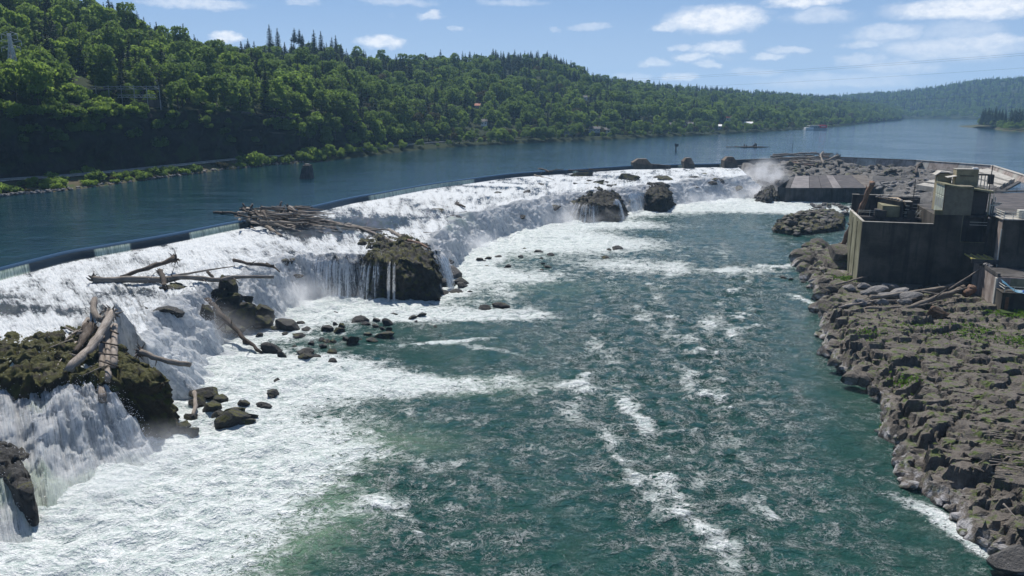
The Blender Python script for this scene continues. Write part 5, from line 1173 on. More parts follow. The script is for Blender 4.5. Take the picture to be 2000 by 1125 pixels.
b = MB(); b.tube((13.0, 12.9, 15.6), (14.1, 12.9, 17.4), 0.07); b.tube((12.6, 14.0, 15.6), (13.7, 14.0, 17.4), 0.07); b.build('stair_rail', M_RAIL, ph)
b = MB(); b.tube((12.2, 12.9, 15.5), (12.2, 12.9, 24.5), 0.09); b.build('mast', M_DSTEEL, ph)
# corrugated gate cabin on the tall wall
cab = bx('cabin', M_PANELD, (15.75, 21.2, 0.10, 8.0, 18.02, 24.2), (21.2, 24.5, 2.4, 8.0, 18.02, 23.0))
bx('cabin_recess', M_DSTEEL, (21.25, 24.3, 2.0, 2.35, 18.02, 23.0)); bx('corner_post', M_CONCG, (24.25, 24.5, 0.1, 0.35, 18.02, 23.0)); bx('rust_edge', M_RUST, (15.66, 15.76, 0.0, 0.16, 18.0, 24.2))
for y0 in (0.25, 2.2, 4.15, 6.1):
    for z0, z1 in ((18.1, 21.9), (22.0, 24.15)):
        f = bx('wall_panel', M_PANEL, (15.60, 15.75, y0, y0 + 1.8, z0, z1))
    g = bx('louvre', M_STEEL, (15.55, 15.62, y0 + .6, y0 + 1.2, 19.4, 21.4))
b = MB(); b.add([(15.4, -0.25, 24.25), (25.0, -0.25, 22.95), (25.0, 8.4, 22.95), (15.4, 8.4, 24.25), (15.4, -0.25, 24.62), (25.0, -0.25, 23.3), (25.0, 8.4, 23.3), (15.4, 8.4, 24.62)], [(3, 2, 1, 0), (4, 5, 6, 7), (0, 1, 5, 4), (1, 2, 6, 5), (2, 3, 7, 6), (3, 0, 4, 7)])
rf = b.build('cabin_roof', M_CONCG, ph)
tw = bx('roof_tower', M_OLIVE, (18.7, 23.0, 5.2, 8.2, 23.7, 27.4)); bx('tower_slot', M_BLACK, (19.4, 22.2, 5.13, 5.22, 25.95, 26.12)); bx('tower_cap', M_CONCL, (18.6, 23.1, 5.1, 8.3, 27.4, 27.5)); bx('vent_box', M_WHITE, (21.9, 22.9, 5.4, 6.3, 27.5, 27.8))
bx('roof_hut', M_OLIVE, (15.9, 18.6, 8.2, 11.5, 18.0, 26.2)); 
b = MB(); b.add([(15.2, 8.0, 25.9), (16.3, 8.0, 26.75), (16.3, 11.7, 26.75), (15.2, 11.7, 25.9), (18.7, 8.0, 26.5), (18.7, 11.7, 26.5)], [(0, 1, 2, 3), (1, 4, 5, 2)]); o = b.build('hut_roof', M_CONCL, ph); o.modifiers.new('s', 'SOLIDIFY').thickness = 0.15
b = MB(); b.add([(16.9, 4.4, 25.7), (18.7, 4.4, 26.05), (18.7, 7.2, 26.05), (16.9, 7.2, 25.7)], [(0, 1, 2, 3)]); o = b.build('awning', M_CONCL, ph); o.modifiers.new('s', 'SOLIDIFY').thickness = 0.12
bx('canopy_beam', M_DSTEEL, (23.0, 26.4, 7.5, 8.3, 26.0, 26.35)); bx('canopy_end', M_DSTEEL, (25.7, 26.6, 7.0, 8.8, 24.2, 26.3))
for x in (23.6, 24.2, 24.9, 25.5): bx('canopy_post', M_RAIL, (x, x + .18, 7.6, 7.8, 23.0, 26.0))
b = MB(); b.tube((24.4, 2.2, 17.0), (24.7, 2.2, 28.6), 0.10); b.build('pole', M_DSTEEL, ph)
for z in (12.9, 13.5): 
    b = MB(); b.tube((21.1, -0.3, z + 3.2), (24.4, -0.3, z + 3.2), 0.06); b.build('recess_rail', M_RAIL, ph)
# connector and wing on the right
bx('connector_wall', M_CONC, (24.52, 27.5, -2.0, -1.4, -2, 18.3)); bx('connector_deck', M_CONCD, (24.5, 33, -1.4, 14, 17.9, 18.3))
bx('wing_tower', M_CONC, (25.3, 36, -8.0, -2.05, 3, 18.3)); bx('tower_face', M_CONCP, (25.14, 25.3, -7.7, -5.0, 3, 18.2)); bx('tower_slab', M_CONCL, (24.9, 36.2, -8.25, -1.9, 18.3, 18.55))
bx('lamp_box', M_CONCL, (29.4, 30.6, -8.6, -8.0, 14.8, 16.8))
for z in (19.0, 19.45, 19.9):
    b = MB(); b.tube((25.2, -8.0, z), (36, -8.0, z), 0.055); b.tube((25.2, -8.0, z), (25.2, -2.2, z), 0.055); b.build('guard_rail', M_RAIL, ph)
for x in (25.2, 26.8, 28.4, 30, 31.6): bx('rail_post', M_RAIL, (x - .06, x + .06, -8.06, -7.94, 18.55, 20.0))
for y in (-5.2, -2.4): bx('rail_post', M_RAIL, (25.14, 25.26, y - .06, y + .06, 18.55, 20.0))
bx('winch', M_RAIL, (28.2, 29.6, -6.5, -5, 18.55, 20.2)); bx('drain_pipe', M_RAIL, (24.9, 25.1, -8.25, -8.05, 8, 16.5))
for i in range(5):                             # clutter of pipework behind the wing
    x = 24.9 + i * 0.55; b = MB(); b.tube((x, 1.0 + i * 1.3, 18.3), (x, 1.0 + i * 1.3, 20.6 + (i % 3) * .9), 0.12); b.tube((x, 1 + i * 1.3, 20.2), (x + 1.6, 1.4 + i * 1.3, 20.2), 0.09); b.build('pipe', M_DSTEEL if i % 2 else M_RAIL, ph)
bx('lower_wing', M_CONCP, (22.4, 40, -19.0, -2.1, -2, 8.6)); bx('wing_top', M_CONCD, (22.8, 40, -18.7, -8.3, 8.6, 8.75)); bx('wing_parapet', M_CONCD, (22.25, 22.75, -19.1, -9, 8.6, 9.3)); bx('wing_front', M_CONC, (22.3, 40, -23.2, -19.02, -2, 6.3)); bx('front_gap', M_RUST, (22.9, 23.5, -23.3, -23.15, -1, 5.6)); bx('buttress', M_CONCL, (22.1, 22.4, -19.2, -18.2, -2, 8.4))
bx('wing_deck', M_CONC, (22.2, 40, -23.4, -19.0, 6.3, 6.5)); bx('deck_wall', M_CONCG, (24.6, 40, -19.05, -18.8, 6.5, 8.4))
for z in (7.1, 7.6):
    b = MB(); b.tube((22.6, -23.1, z), (40, -23.1, z), 0.05); b.tube((22.6, -23.1, z), (22.6, -19.2, z), 0.05); b.build('deck_rail', M_RAIL, ph)
for x in (22.6, 24.2, 25.8, 27.4): bx('rail_post', M_RAIL, (x - .05, x + .05, -23.15, -23.05, 6.5, 7.7))
b = MB(); 
for a, c in (((20.4, -8.2), (24.0, -8.2)), ((24.0, -8.2), (24.0, -2.2)), ((20.4, -2.2), (20.4, -8.2)), ((21.6, -8.2), (21.6, -2.2)), ((22.8, -8.2), (22.8, -2.2))): b.tube((*a, 10.1), (*c, 10.1), 0.16, n=4)
b.build('grating_frame', M_YEL, ph); bx('grating', M_OLIVE, (20.5, 25.2, -8.1, -2.05, 9.85, 9.95)); bx('grating_bracket', M_CONCD, (20.3, 25.3, -8.4, -8.15, 9.2, 10.1))
for i in range(3): link('sack', R_PALE[i], ph, (22.4 + .2 * i, -10 - 1.1 * i, 9.5), (0, 0, i), (.45, .5, .3))
tp = MB(); n = 14
for i in range(n + 1):
    t = i / n; x = 22.5 + 3.4 * t; z = 8.2 - 1.6 * math.sin(t * 1.7) + 0.1 * math.sin(9 * t)
    tp.v += [(x, -20.4 - 2.6 * t, z + .25), (x + .1, -21.0 - 2.6 * t, z), (x, -21.6 - 2.3 * t, z - .15)]
for i in range(n):
    for k in (0, 1): a = i * 3 + k; tp.f.append((a, a + 3, a + 4, a + 1))
o = tp.build('tarp', M_TARP, None, True); o.parent = ph; tp2 = bx('tarp_fold', M_BLUE, (25.6, 26.5, -23.4, -22.6, 6.55, 6.95))
gs = bx('grass_slab', M_BANKSOIL, (22, 40, -26, -23.3, 1.5, 3.2)); gs.name = 'footing'
# ---- deck behind the powerhouse leading to the dam
dk = empty('service_deck', (140, 222, 0)); tag(dk, 'flat concrete service deck with railings behind the powerhouse', 'deck')
def wprism(name, mat, pts, z0, z1, parent):
    b = MB(); b.prism([(p[0] - parent.location.x, p[1] - parent.location.y) for p in pts], z0, z1); return b.build(name, mat, parent)
wprism('block', M_CONCD, [(112, 196), (150, 186), (200, 196), (190, 262), (140, 250), (128, 232)], -2, 13.6, dk); wprism('slab', M_TAR, [(111.5, 195.5), (150, 185.5), (200.5, 195.5), (190.5, 262.5), (139.5, 250.6), (127.5, 232)], 13.6, 13.9, dk)
kb = MB(); kb.tube((-0.5, 29.0, 14.35), (51, 40.5, 14.35), 0.35, n=6); kb.build('pipe', M_CONCL, dk)
for z in (14.6, 15.0, 15.4):
    b = MB(); b.tube((-11, 9.5, z), (0, 28.4, z), .05); b.tube((0, 28.4, z), (50.6, 40.4, z), .05); b.build('rail', M_DSTEEL, dk)
for i in range(14):
    t = i / 13; b = MB(); b.tube((50.6 * t, 28.4 + 12 * t, 13.9), (50.6 * t, 28.4 + 12 * t, 15.5), .05); b.build('rail_post', M_DSTEEL, dk)
M_ROOFL = mk_conc('weathered_roof_felt', (0.13, 0.12, 0.12), (0.24, 0.22, 0.215), .4, (.07, .065, .065)); M_TARP2 = mk_conc('brown_roof_felt', (0.085, 0.072, 0.062), (0.16, 0.14, 0.12), .4)
# ---- spillway hall: long low concrete box under a tarred roof
hl = empty('spillway_hall', (120, 355, 0)); tag(hl, 'long low spillway hall with streaked concrete wall and patched tar roof', 'building')
hp = [(120.1, 357.5), (122.4, 352.4), (158, 352.4), (166, 361), (177, 398), (140.5, 396)]; hz = [6.0, 6.0, 6.0, 6.0, 8.2, 7.6]
b = MB(); n = 6; lo_ = lambda p, z: (p[0] - 120, p[1] - 355, z)
b.add([lo_(p, -1.5) for p in hp] + [lo_(p, z) for p, z in zip(hp, hz)], [(i, (i + 1) % n, n + (i + 1) % n, n + i) for i in range(n)]); b.build('wall', M_CONCD, hl)
def hroof(u, v, dz): # u along, v back
    fx = 121.5 + (166.5 - 121.5) * u; fy = 351.8 + (0 if u < .8 else (u - .8) * 45); bx_, by_ = 139.5 + (177.5 - 139.5) * u, 396.4 + 2 * u; z = 6.02 + v * (1.6 + .6 * u)
    return lo_((fx + (bx_ - fx) * v, fy + (by_ - fy) * v), z + dz)
cuts = [0, .05, .24, .36, .47, .56, .80, 1.0]; mats = [M_CONCD, M_ROOFL, M_TAR, M_TAR, M_ROOFL, M_TAR, M_TARP2]
for (u0, u1), m in zip(zip(cuts[:-1], cuts[1:]), mats):
    b = MB(); q = [hroof(u0, 0, 0.02), hroof(u1 - .004, 0, 0.02), hroof(u1 - .004, 1, 0.02), hroof(u0, 1, 0.02)]; q2 = [(x, y, z + .22) for x, y, z in q]
    b.add(q + q2, [(3, 2, 1, 0), (4, 5, 6, 7), (0, 1, 5, 4), (1, 2, 6, 5), (2, 3, 7, 6), (3, 0, 4, 7)]); b.build('roof_panel', m, hl)
for i in range(6): wprism('pilaster', M_CONCD, [(124 + i * 6, 351.95), (124.7 + i * 6, 351.95), (124.7 + i * 6, 352.38), (124 + i * 6, 352.38)], -1.5, 5.8, hl)
sl = empty('flume_roof', (180, 365, 0)); tag(sl, 'lower tarred roof slab running from the spillway hall behind the powerhouse', 'roof')
for i, (a, c) in enumerate(((0, 1), (1.05, 2), (2.05, 3), (3.05, 4))):
    b = MB(); f = lambda u, v: ((166 + u * 14 + v * 14) - 180, (362 - u * 9 + v * 34 ) - 365, 6.3 + v * 1.6 + 0.2 * u); q = [f(a, 0), f(c, 0), f(c, 1), f(a, 1)]
    b.add([(x, y, z - .5) for x, y, z in q] + q, [(3, 2, 1, 0), (4, 5, 6, 7), (0, 1, 5, 4), (1, 2, 6, 5), (2, 3, 7, 6), (3, 0, 4, 7)]); b.build('slab', M_TAR if i % 2 else M_CONCD, sl)
b = MB(); b.tube((-16, -4, 6.9), (44, -42, 7.6), 0.3); b.build('pipe', M_CONCL, sl)
bk = MB(); bk.prism([(-13.8, -3.4), (42, -39), (42, -30), (-10, 5)], -1, 5.7); bk.build('wall', M_CONCD, sl)
# ---- dam wall from the falls to the right
dm_ = empty('dam_wall', (192, 467, 0)); tag(dm_, 'long grey masonry dam wall holding the upper river at right', 'dam')
DW = [P(1436, 316, 12.2), P(1520, 311.5, 12.6), P(1640, 307.5, 13), P(1790, 313.5, 13), P(1938, 324, 13), P(2005, 345, 13), P(2120, 392, 13)]
for i, (a, c) in enumerate(zip(DW[:-1], DW[1:])):
    d = (c - a); n = Vector((d.y, -d.x, 0)).normalized(); n = n if n.y < 0 or n.x < 0 else -n
    seg = max(1, int(d.length / 9))
    for k in range(seg):
        p, q = a.lerp(c, k / seg), a.lerp(c, (k + 0.992) / seg)
        def pt(v, o, z): return (v.x + n.x * o - 192, v.y + n.y * o - 467, z)
        zt = 13.0 + 0.05 * ((k * 7 + i) % 3)
        b = MB(); b.add([pt(p, 3.2, 6), pt(q, 3.2, 6), pt(q, -.8, 6), pt(p, -.8, 6), pt(p, .6, zt), pt(q, .6, zt), pt(q, -.8, zt), pt(p, -.8, zt)], [(3, 2, 1, 0), (4, 5, 6, 7), (0, 1, 5, 4), (1, 2, 6, 5), (2, 3, 7, 6), (3, 0, 4, 7)])
        b.build('wall_block', M_DSTEEL if i == 0 else (M_CONCP if (k + i) % 3 else M_CONCL), dm_)
    b = MB(); b.add([pt(a, 0.8, 13.1), pt(c, .8, 13.1), pt(c, -1, 13.1), pt(a, -1, 13.1), pt(a, .8, 13.35), pt(c, .8, 13.35), pt(c, -1, 13.35), pt(a, -1, 13.35)], [(3, 2, 1, 0), (4, 5, 6, 7), (0, 1, 5, 4), (1, 2, 6, 5), (2, 3, 7, 6), (3, 0, 4, 7)]); b.build('coping', M_CONCL if i > 2 else M_CONC, dm_)
b = MB(); p, q = P(1440, 324, 10.5), P(1530, 322.5, 10.5); b.tube((p.x - 192, p.y - 467, 10.5), (q.x - 192, q.y - 467, 10.5), .3); b.build('beam', M_CONCL, dm_)
# ---- rubble between hall and dam
rpoly = [(118, 380), (126, 372), (141, 395), (178, 399), (172, 366), (163, 350), (158, 330), (165, 296), (270, 276), (280, 330), (219, 338), (239, 396), (222, 437), (192, 466), (151, 452), (123, 431)]
xs = np.arange(116, 282, 0.9); ys = np.arange(274, 470, 0.9); X, Y = np.meshgrid(xs, ys)
sd = sdist(X, Y, rpoly); dl = [(p.x, p.y) for p in DW]
dd = np.full(X.shape, 1e9)
for (x0, y0), (x1, y1) in zip(dl[:-1], dl[1:]):
    ex, ey = x1 - x0, y1 - y0; t = np.clip(((X - x0) * ex + (Y - y0) * ey) / (ex * ex + ey * ey), 0, 1); dd = np.minimum(dd, np.hypot(X - x0 - ex * t, Y - y0 - ey * t))
f1, f2, ra, rb, ex, ey = worley(X * .16, Y * .16); g1, g2, rc, rd, _, _ = worley(X * .45, Y * .45)
Z = np.maximum(11.9 - 0.12 * dd, 5.8) + (ra - .5) * 2.2 + (rc - .5) * 1.3 + fbm(X * .06, Y * .06, 1., 4) * 2.6 - .5 * sstep(.1, 0, g2 - g1)
Z -= 2.6 * sstep(186, 200, X) * sstep(40, 8, dd)
Z = np.minimum(Z, 12.2) * sstep(-.5, 1.5, sd) - 1.5 * sstep(.5, -1, sd)
RBZ, RBX, RBY = Z.copy(), xs.copy(), ys.copy()
V, fq, _ = compact(np.stack([X, Y, Z], -1).reshape(-1, 3), grid_faces(*X.shape, sd > -1.2))
rb_ = link('rubble_slope', mesh_from('rubble_slope', V, fq, M_MIDR, True)); tag(rb_, kind='structure')
for i in range(240):
    q = P(rk.uniform(1520, 1840), rk.uniform(316, 380), 8.5); s_ = sdist(np.array([q.x]), np.array([q.y]), rpoly)[0]
    if s_ < 1: continue
    iy, ix = int((q.y - 274) / .9), int((q.x - 116) / .9)
    if not (0 <= iy < len(ys) and 0 <= ix < len(xs)): continue
    stone_on(rb_, q.x, q.y, float(RBZ[iy, ix]) + .2, rk.uniform(.6, 1.9), R_PALE if q.y < 372 else (R_GREY if i % 4 else R_BANK), .6)
for i in range(230):
    q = P(rk.uniform(1518, 1800), rk.uniform(318, 346), 9.5); iy, ix = int((q.y - 274) / .9), int((q.x - 116) / .9)
    if 0 <= iy < len(ys) and 0 <= ix < len(xs) and sdist(np.array([q.x]), np.array([q.y]), rpoly)[0] > .5: stone_on(rb_, q.x, q.y, float(RBZ[iy, ix]) + .4, rk.uniform(1.0, 2.6), R_BANK if i % 3 else R_GREY, .6)
for i in range(60):
    q = P(rk.uniform(1712, 1836), rk.uniform(361, 377), 5.5); stone_on(rb_, q.x, q.y, 6.2 + rk.uniform(0, 1.4), rk.uniform(.8, 1.8), R_PALE, .55)
# ---- ribbed apron and forebay by the right edge
ap = empty('ribbed_apron', (205, 350, 0)); tag(ap, 'pale ribbed concrete apron sloping down from the dam at right', 'apron')
for i in range(9):
    t0, t1 = i / 9, (i + .86) / 9
    A_, B_ = Vector((232, 388, 12.4)), Vector((208, 328, 12.4)); C_, D_ = Vector((168, 330, 9.6)), Vector((172, 288, 9.6))
    q = [A_.lerp(C_, t0), B_.lerp(D_, t0), B_.lerp(D_, t1), A_.lerp(C_, t1)]; b = MB(); dz = .5 if i % 2 else 0
    b.add([(p.x - 205, p.y - 350, p.z - 2) for p in q] + [(p.x - 205, p.y - 350, p.z + dz) for p in q], [(3, 2, 1, 0), (4, 5, 6, 7), (0, 1, 5, 4), (1, 2, 6, 5), (2, 3, 7, 6), (3, 0, 4, 7)]); b.build('slab', M_CONCL, ap)
fb_ = MB(); fb_.add([(150, 250, 11.4), (300, 240, 11.4), (300, 300, 11.4), (206, 322, 11.4), (176, 284, 11.4)], [(0, 1, 2, 3, 4)]); o = fb_.build('forebay', M_UPPER); tag(o, kind='structure')
fw = MB(); 
for a, c in (((150, 250), (176, 284)), ((176, 284), (206, 322))): fw.tube((*a, 11.2), (*c, 11.2), .9, n=4)
o = fw.build('forebay_kerb', M_CONCD); tag(o, 'dark concrete kerb along the small forebay pond', 'kerb')
# ---- gate piers on the weir
def pier(px0, px1, py0, py1, Y, label, tail=0):
    a, c = PY(px0, py1, Y), PY(px1, py1, Y); w = c.x - a.x; zt = PY(px0, py0, Y).z; zb = 8.5
    e = empty('gate_pier', (a.x + w / 2, Y, 0)); tag(e, label, 'pier', 'gate piers on the weir')
    L = 8.0; zl = zt - 1.9                       # wedge: ridge near the left, long slope down to the right
    b = MB(); b.add([(-w / 2, 0, zb), (w / 2, 0, zb), (w / 2, L, zb), (-w / 2, L, zb), (-w / 2, 1.5, zl), (w / 2, .6, zl - 1.6), (w / 2, L, zl - 1.2), (-w / 2, L, zl)], [(3, 2, 1, 0), (4, 5, 6, 7), (0, 1, 5, 4), (1, 2, 6, 5), (2, 3, 7, 6), (3, 0, 4, 7)]); b.build('body', M_CONC, e)
    b = MB(); b.add([(-w / 2 - .1, 1.4, zl), (w * .1, .8, zl - .9), (w / 2 + .1, .5, zl - 1.6), (-w * .22, 2.4, zt), (w * .22, 2.4, zt), (-w / 2 - .1, L, zl), (w / 2 + .1, L, zl - 1.2), (-w * .22, L - 1, zt), (w * .22, L - 1, zt)], [(0, 1, 3), (1, 4, 3), (1, 2, 4), (3, 4, 8, 7), (0, 3, 7, 5), (2, 6, 8, 4), (5, 7, 8, 6)]); b.build('cap', M_BROWNC, e)
    if tail:
        b = MB(); b.add([(w / 2, 2, zb), (w / 2 + tail, 4, zb), (w / 2 + tail, 6, zb), (w / 2, 6, zb), (w / 2, 2, zt - 2.6), (w / 2 + tail, 4, zt - 3.4), (w / 2 + tail, 6, zt - 3.4), (w / 2, 6, zt - 2.6)], [(3, 2, 1, 0), (4, 5, 6, 7), (0, 1, 5, 4), (1, 2, 6, 5), (2, 3, 7, 6), (3, 0, 4, 7)]); b.build('tail_wall', M_CONCD, e)
pier(1236, 1275, 311, 336, 412, 'brown concrete gate pier with a long tail wall, leftmost of three', 10); pier(1336, 1357, 309, 328, 418, 'small brown concrete gate pier, middle one of three'); pier(1415, 1441, 307, 331, 421, 'brown concrete gate pier at the dam wall, rightmost of three')
# ================================================================ driftwood
def tube_mesh(name, path, rad, mat, n=9, seed=0, rough=0.12):
    r = np.random.RandomState(seed); V, Fq = [], []
    path = [Vector(p) for p in path]; m = len(path)
    for i, p in enumerate(path):
        d = (path[min(i + 1, m - 1)] - path[max(i - 1, 0)]).normalized(); a = d.cross(Vector((0, 0.13, 1))).normalized(); b = d.cross(a)
        for k in range(n):
            t = 2 * math.pi * k / n; q = rad[i] * (1 + rough * float(r.normal()) * 0.6); V.append(tuple(p + a * (q * math.cos(t)) + b * (q * math.sin(t))))
    for i in range(m - 1):
        for k in range(n): Fq.append((i * n + k, i * n + (k + 1) % n, (i + 1) * n + (k + 1) % n, (i + 1) * n + k))
    me = bpy.data.meshes.new(name); me.from_pydata(V, [], Fq + [tuple(range(n - 1, -1, -1)), tuple(range((m - 1) * n, m * n))])
    me.polygons.foreach_set('use_smooth', [True] * len(me.polygons)); me.materials.append(mat); return me
LOGN = [0]
def drift(p0, p1, r0, r1, label, group=None, mat=None, root=0, bend=0.05, branches=2, name='driftwood_log', cat='log', parent=None, seg=12):
    """log from p0 (butt, with roots when root > 0) to p1"""
    LOGN[0] += 1; sd_ = LOGN[0]; r = np.random.RandomState(sd_ + 900); mat = mat or M_WOOD
    p0, p1 = Vector(p0), Vector(p1); L = (p1 - p0).length; M = (p1 - p0).to_track_quat('X', 'Z').to_matrix().to_4x4(); M.translation = p0
    by, bz = r.uniform(-1, 1) * bend * L, r.uniform(-.6, .6) * bend * L
    kx, ky = np.cumsum(r.normal(size=seg)) * min(r0 * .2, L * .008), np.cumsum(r.normal(size=seg)) * min(r0 * .2, L * .008); kx -= np.linspace(0, kx[-1], seg); ky -= np.linspace(0, ky[-1], seg)
    path = [(L * t, by * math.sin(t * 3.14) + kx[i], bz * math.sin(t * 2.6) + ky[i]) for i, t in enumerate(np.linspace(0, 1, seg))]
    rad = [r0 * (1 - t) + r1 * t for t in np.linspace(0, 1, seg)]; rad[0] *= 1.0 if not root else 1.35
    rad = [q * r.uniform(.84, 1.16) for q in rad]
    me = tube_mesh('trunk', path, rad, mat, 9, sd_)
    if root or branches:
        e = bpy.data.objects.new(name, None); COL.objects.link(e); e.matrix_world = M; e.empty_display_size = .3
        link('trunk', me, e)
        if root:
            rb = MB(); k = 13
            for i in range(k):
                a = 6.283 * i / k + r.uniform(-.2, .2); ln = r0 * root * r.uniform(.7, 1.5); x0 = r.uniform(-.1, .5) * r0; el = r.uniform(-.9, .35)
                m1 = Vector((x0 - ln * .25, math.cos(a) * (r0 * .6 + ln * .4), math.sin(a) * (r0 * .6 + ln * .4))); m2 = Vector((x0 + el * ln * .7, math.cos(a + r.uniform(-.4, .4)) * (r0 + ln * .8), math.sin(a + r.uniform(-.4, .4)) * (r0 + ln * .8)))
                rb.tube((x0 + .3 * r0, math.cos(a) * r0 * .4, math.sin(a) * r0 * .4), m1, r0 * .42, r0 * .26, 6); rb.tube(m1, m2, r0 * .26, r0 * .05, 5)
            rb.build('root_ball', M_WOODD if mat is not M_WOODP else M_WOOD, e, True)
        for i in range(branches):
            t = r.uniform(.25, .9); a = r.uniform(0, 6.28); q = Vector(path[int(t * (seg - 1))]); bl = L * r.uniform(.03, .10) + r0
            bb = MB(); bb.tube(q, q + Vector((bl * r.uniform(.2, .8), math.cos(a) * bl, math.sin(a) * bl)), r1 * .5, r1 * .12, 5); bb.build('branch', mat, e, True)
    else:
        e = link(name, me); e.matrix_world = M
    tag(e, label, cat, group); return e
def D(a, b, r0, r1, label, **k):               # endpoints as (photo x, photo y, level z)
    return drift(P(*a), P(*b), r0, r1, label, **k)
# on the mossy ledge
D((217, 613, 11.6), (133, 722, 8.5), .62, .50, 'thick bleached log with a root crown, leaning across the mossy ledge', mat=M_WOODP, root=1.5)
D((184, 584, 9.8), (200, 624, 9.4), .55, .45, 'short dark topped log stub behind the leaning rooted log', mat=M_WOOD, branches=1)
D((176, 640, 9.8), (146, 690, 8.6), .72, .35, 'brown split trunk under the leaning rooted log', mat=M_WOODD, root=1.0)
D((171, 622, 9.8), (155, 652, 9.0), .34, .26, 'short pale log end poking up from the ledge pile', mat=M_WOODP)
D((153, 646, 9.0), (127, 665, 8.7), .16, .08, 'thin white branch lying on the moss beside the ledge pile', mat=M_WOODP)
D((141, 662, 9.0), (96, 680, 8.7), .20, .07, 'thin grey branch reaching furthest left on the moss', mat=M_WOOD, branches=3)
D((150, 668, 8.9), (108, 722, 8.4), .12, .04, 'slender bare twig hanging down across the moss', mat=M_WOODP, branches=4)
D((232, 705, 8.6), (160, 735, 8.3), .10, .04, 'thin dark stick at the brink of the mossy ledge', mat=M_WOOD, branches=2)
D((128, 640, 8.8), (178, 655, 9.2), .16, .08, 'forked grey stick lying crosswise at the top of the moss', mat=M_WOOD, branches=3)
D((133, 722, 8.4), (134, 760, 5.5), .10, .06, 'thin pale stake standing below the leaning log foot', mat=M_WOODP, branches=0)
rf_ = empty('log_raft', P(205, 645, 9.2)); tag(rf_, 'raft of three boom logs strapped together, hanging down the mossy ledge', 'raft')
def raft_log(a, b, r_, seed):
    p0, p1 = P(*a), P(*b); L = (p1 - p0).length; M = (p1 - p0).to_track_quat('X', 'Z').to_matrix().to_4x4(); M.translation = p0 - rf_.location
    o = link('boom_log', tube_mesh('boom_log', [(L * t, 0, 0) for t in np.linspace(0, 1, 12)], [r_ * (1 + .06 * math.sin(9 * t + seed)) for t in np.linspace(0, 1, 12)], M_WOODP, 10, seed, .1), rf_); o.matrix_local = M
for k, (a, b) in enumerate((((199, 643, 9.4), (200, 782, 6.0)), ((212, 640, 9.5), (211, 742, 7.6)), ((224, 636, 9.6), (222, 714, 8.6)))): raft_log(a, b, .43, k)
for a, b, in (((192, 667, 9.5), (231, 675, 9.7)), ((193, 690, 9.2), (231, 694, 9.4)), ((194, 704, 9.0), (230, 716, 9.3)), ((216, 645, 10.2), (231, 652, 10.2))):
    p0, p1 = P(*a) - rf_.location, P(*b) - rf_.location; b_ = MB(); b_.tube(p0, p1, .13, .11, 6); b_.build('crossbar', M_WOODD, rf_, True)
D((275, 688, 8.4), (372, 711, 7.6), .42, .28, 'slim log jutting right from the mossy ledge over white water', mat=M_WOOD, root=2.0, branches=1)
D((380, 765, 1.2), (378, 812, 0.6), .30, .24, 'short upright post of wood on the rock pile', mat=M_WOODP, branches=0)
# across the broken cascade
D((184, 549, 9.6), (535, 542, 9.0), .72, .24, 'long rooted log bridging the top of the broken cascade', mat=M_WOOD, root=1.9, branches=5, bend=.02, seg=18)
D((330, 540, 9.6), (459, 520, 9.8), .28, .10, 'straight thin log lying along the long rooted log', mat=M_WOOD, branches=1)
D((340, 506, 11.2), (236, 543, 9.5), .52, .34, 'shorter log with spiky root fan rising over the weir foam', mat=M_WOODD, root=2.0, branches=0)
D((312, 531, 10.5), (322, 562, 8.8), .40, .5, 'broken stump wedged upright behind the long rooted log', mat=M_WOODD, root=1.2, branches=0)
D((457, 508, 9.6), (534, 520, 9.2), .36, .30, 'dark driftwood log stranded alone above the cascade right of the long log', mat=M_WOODD, branches=2, bend=.05)
D((520, 516, 9.4), (546, 532, 8.2), .30, .12, 'bent log end curling over the cascade lip', mat=M_WOODD, branches=0, bend=.1)
D((388, 574, 6.8), (512, 688, .4), .72, .26, 'long dark log slanting down the broken cascade to the boulders', mat=M_WOODD, branches=5, bend=.03, seg=18)
D((444, 628, 3.0), (397, 667, .3), .18, .10, 'thin grey pole crossing under the slanting log', mat=M_WOODD, branches=0)
D((405, 530, 9.0), (424, 552, 7.2), .30, .22, 'broken dark snag in the gap of the broken cascade', mat=M_WOODD, branches=1)
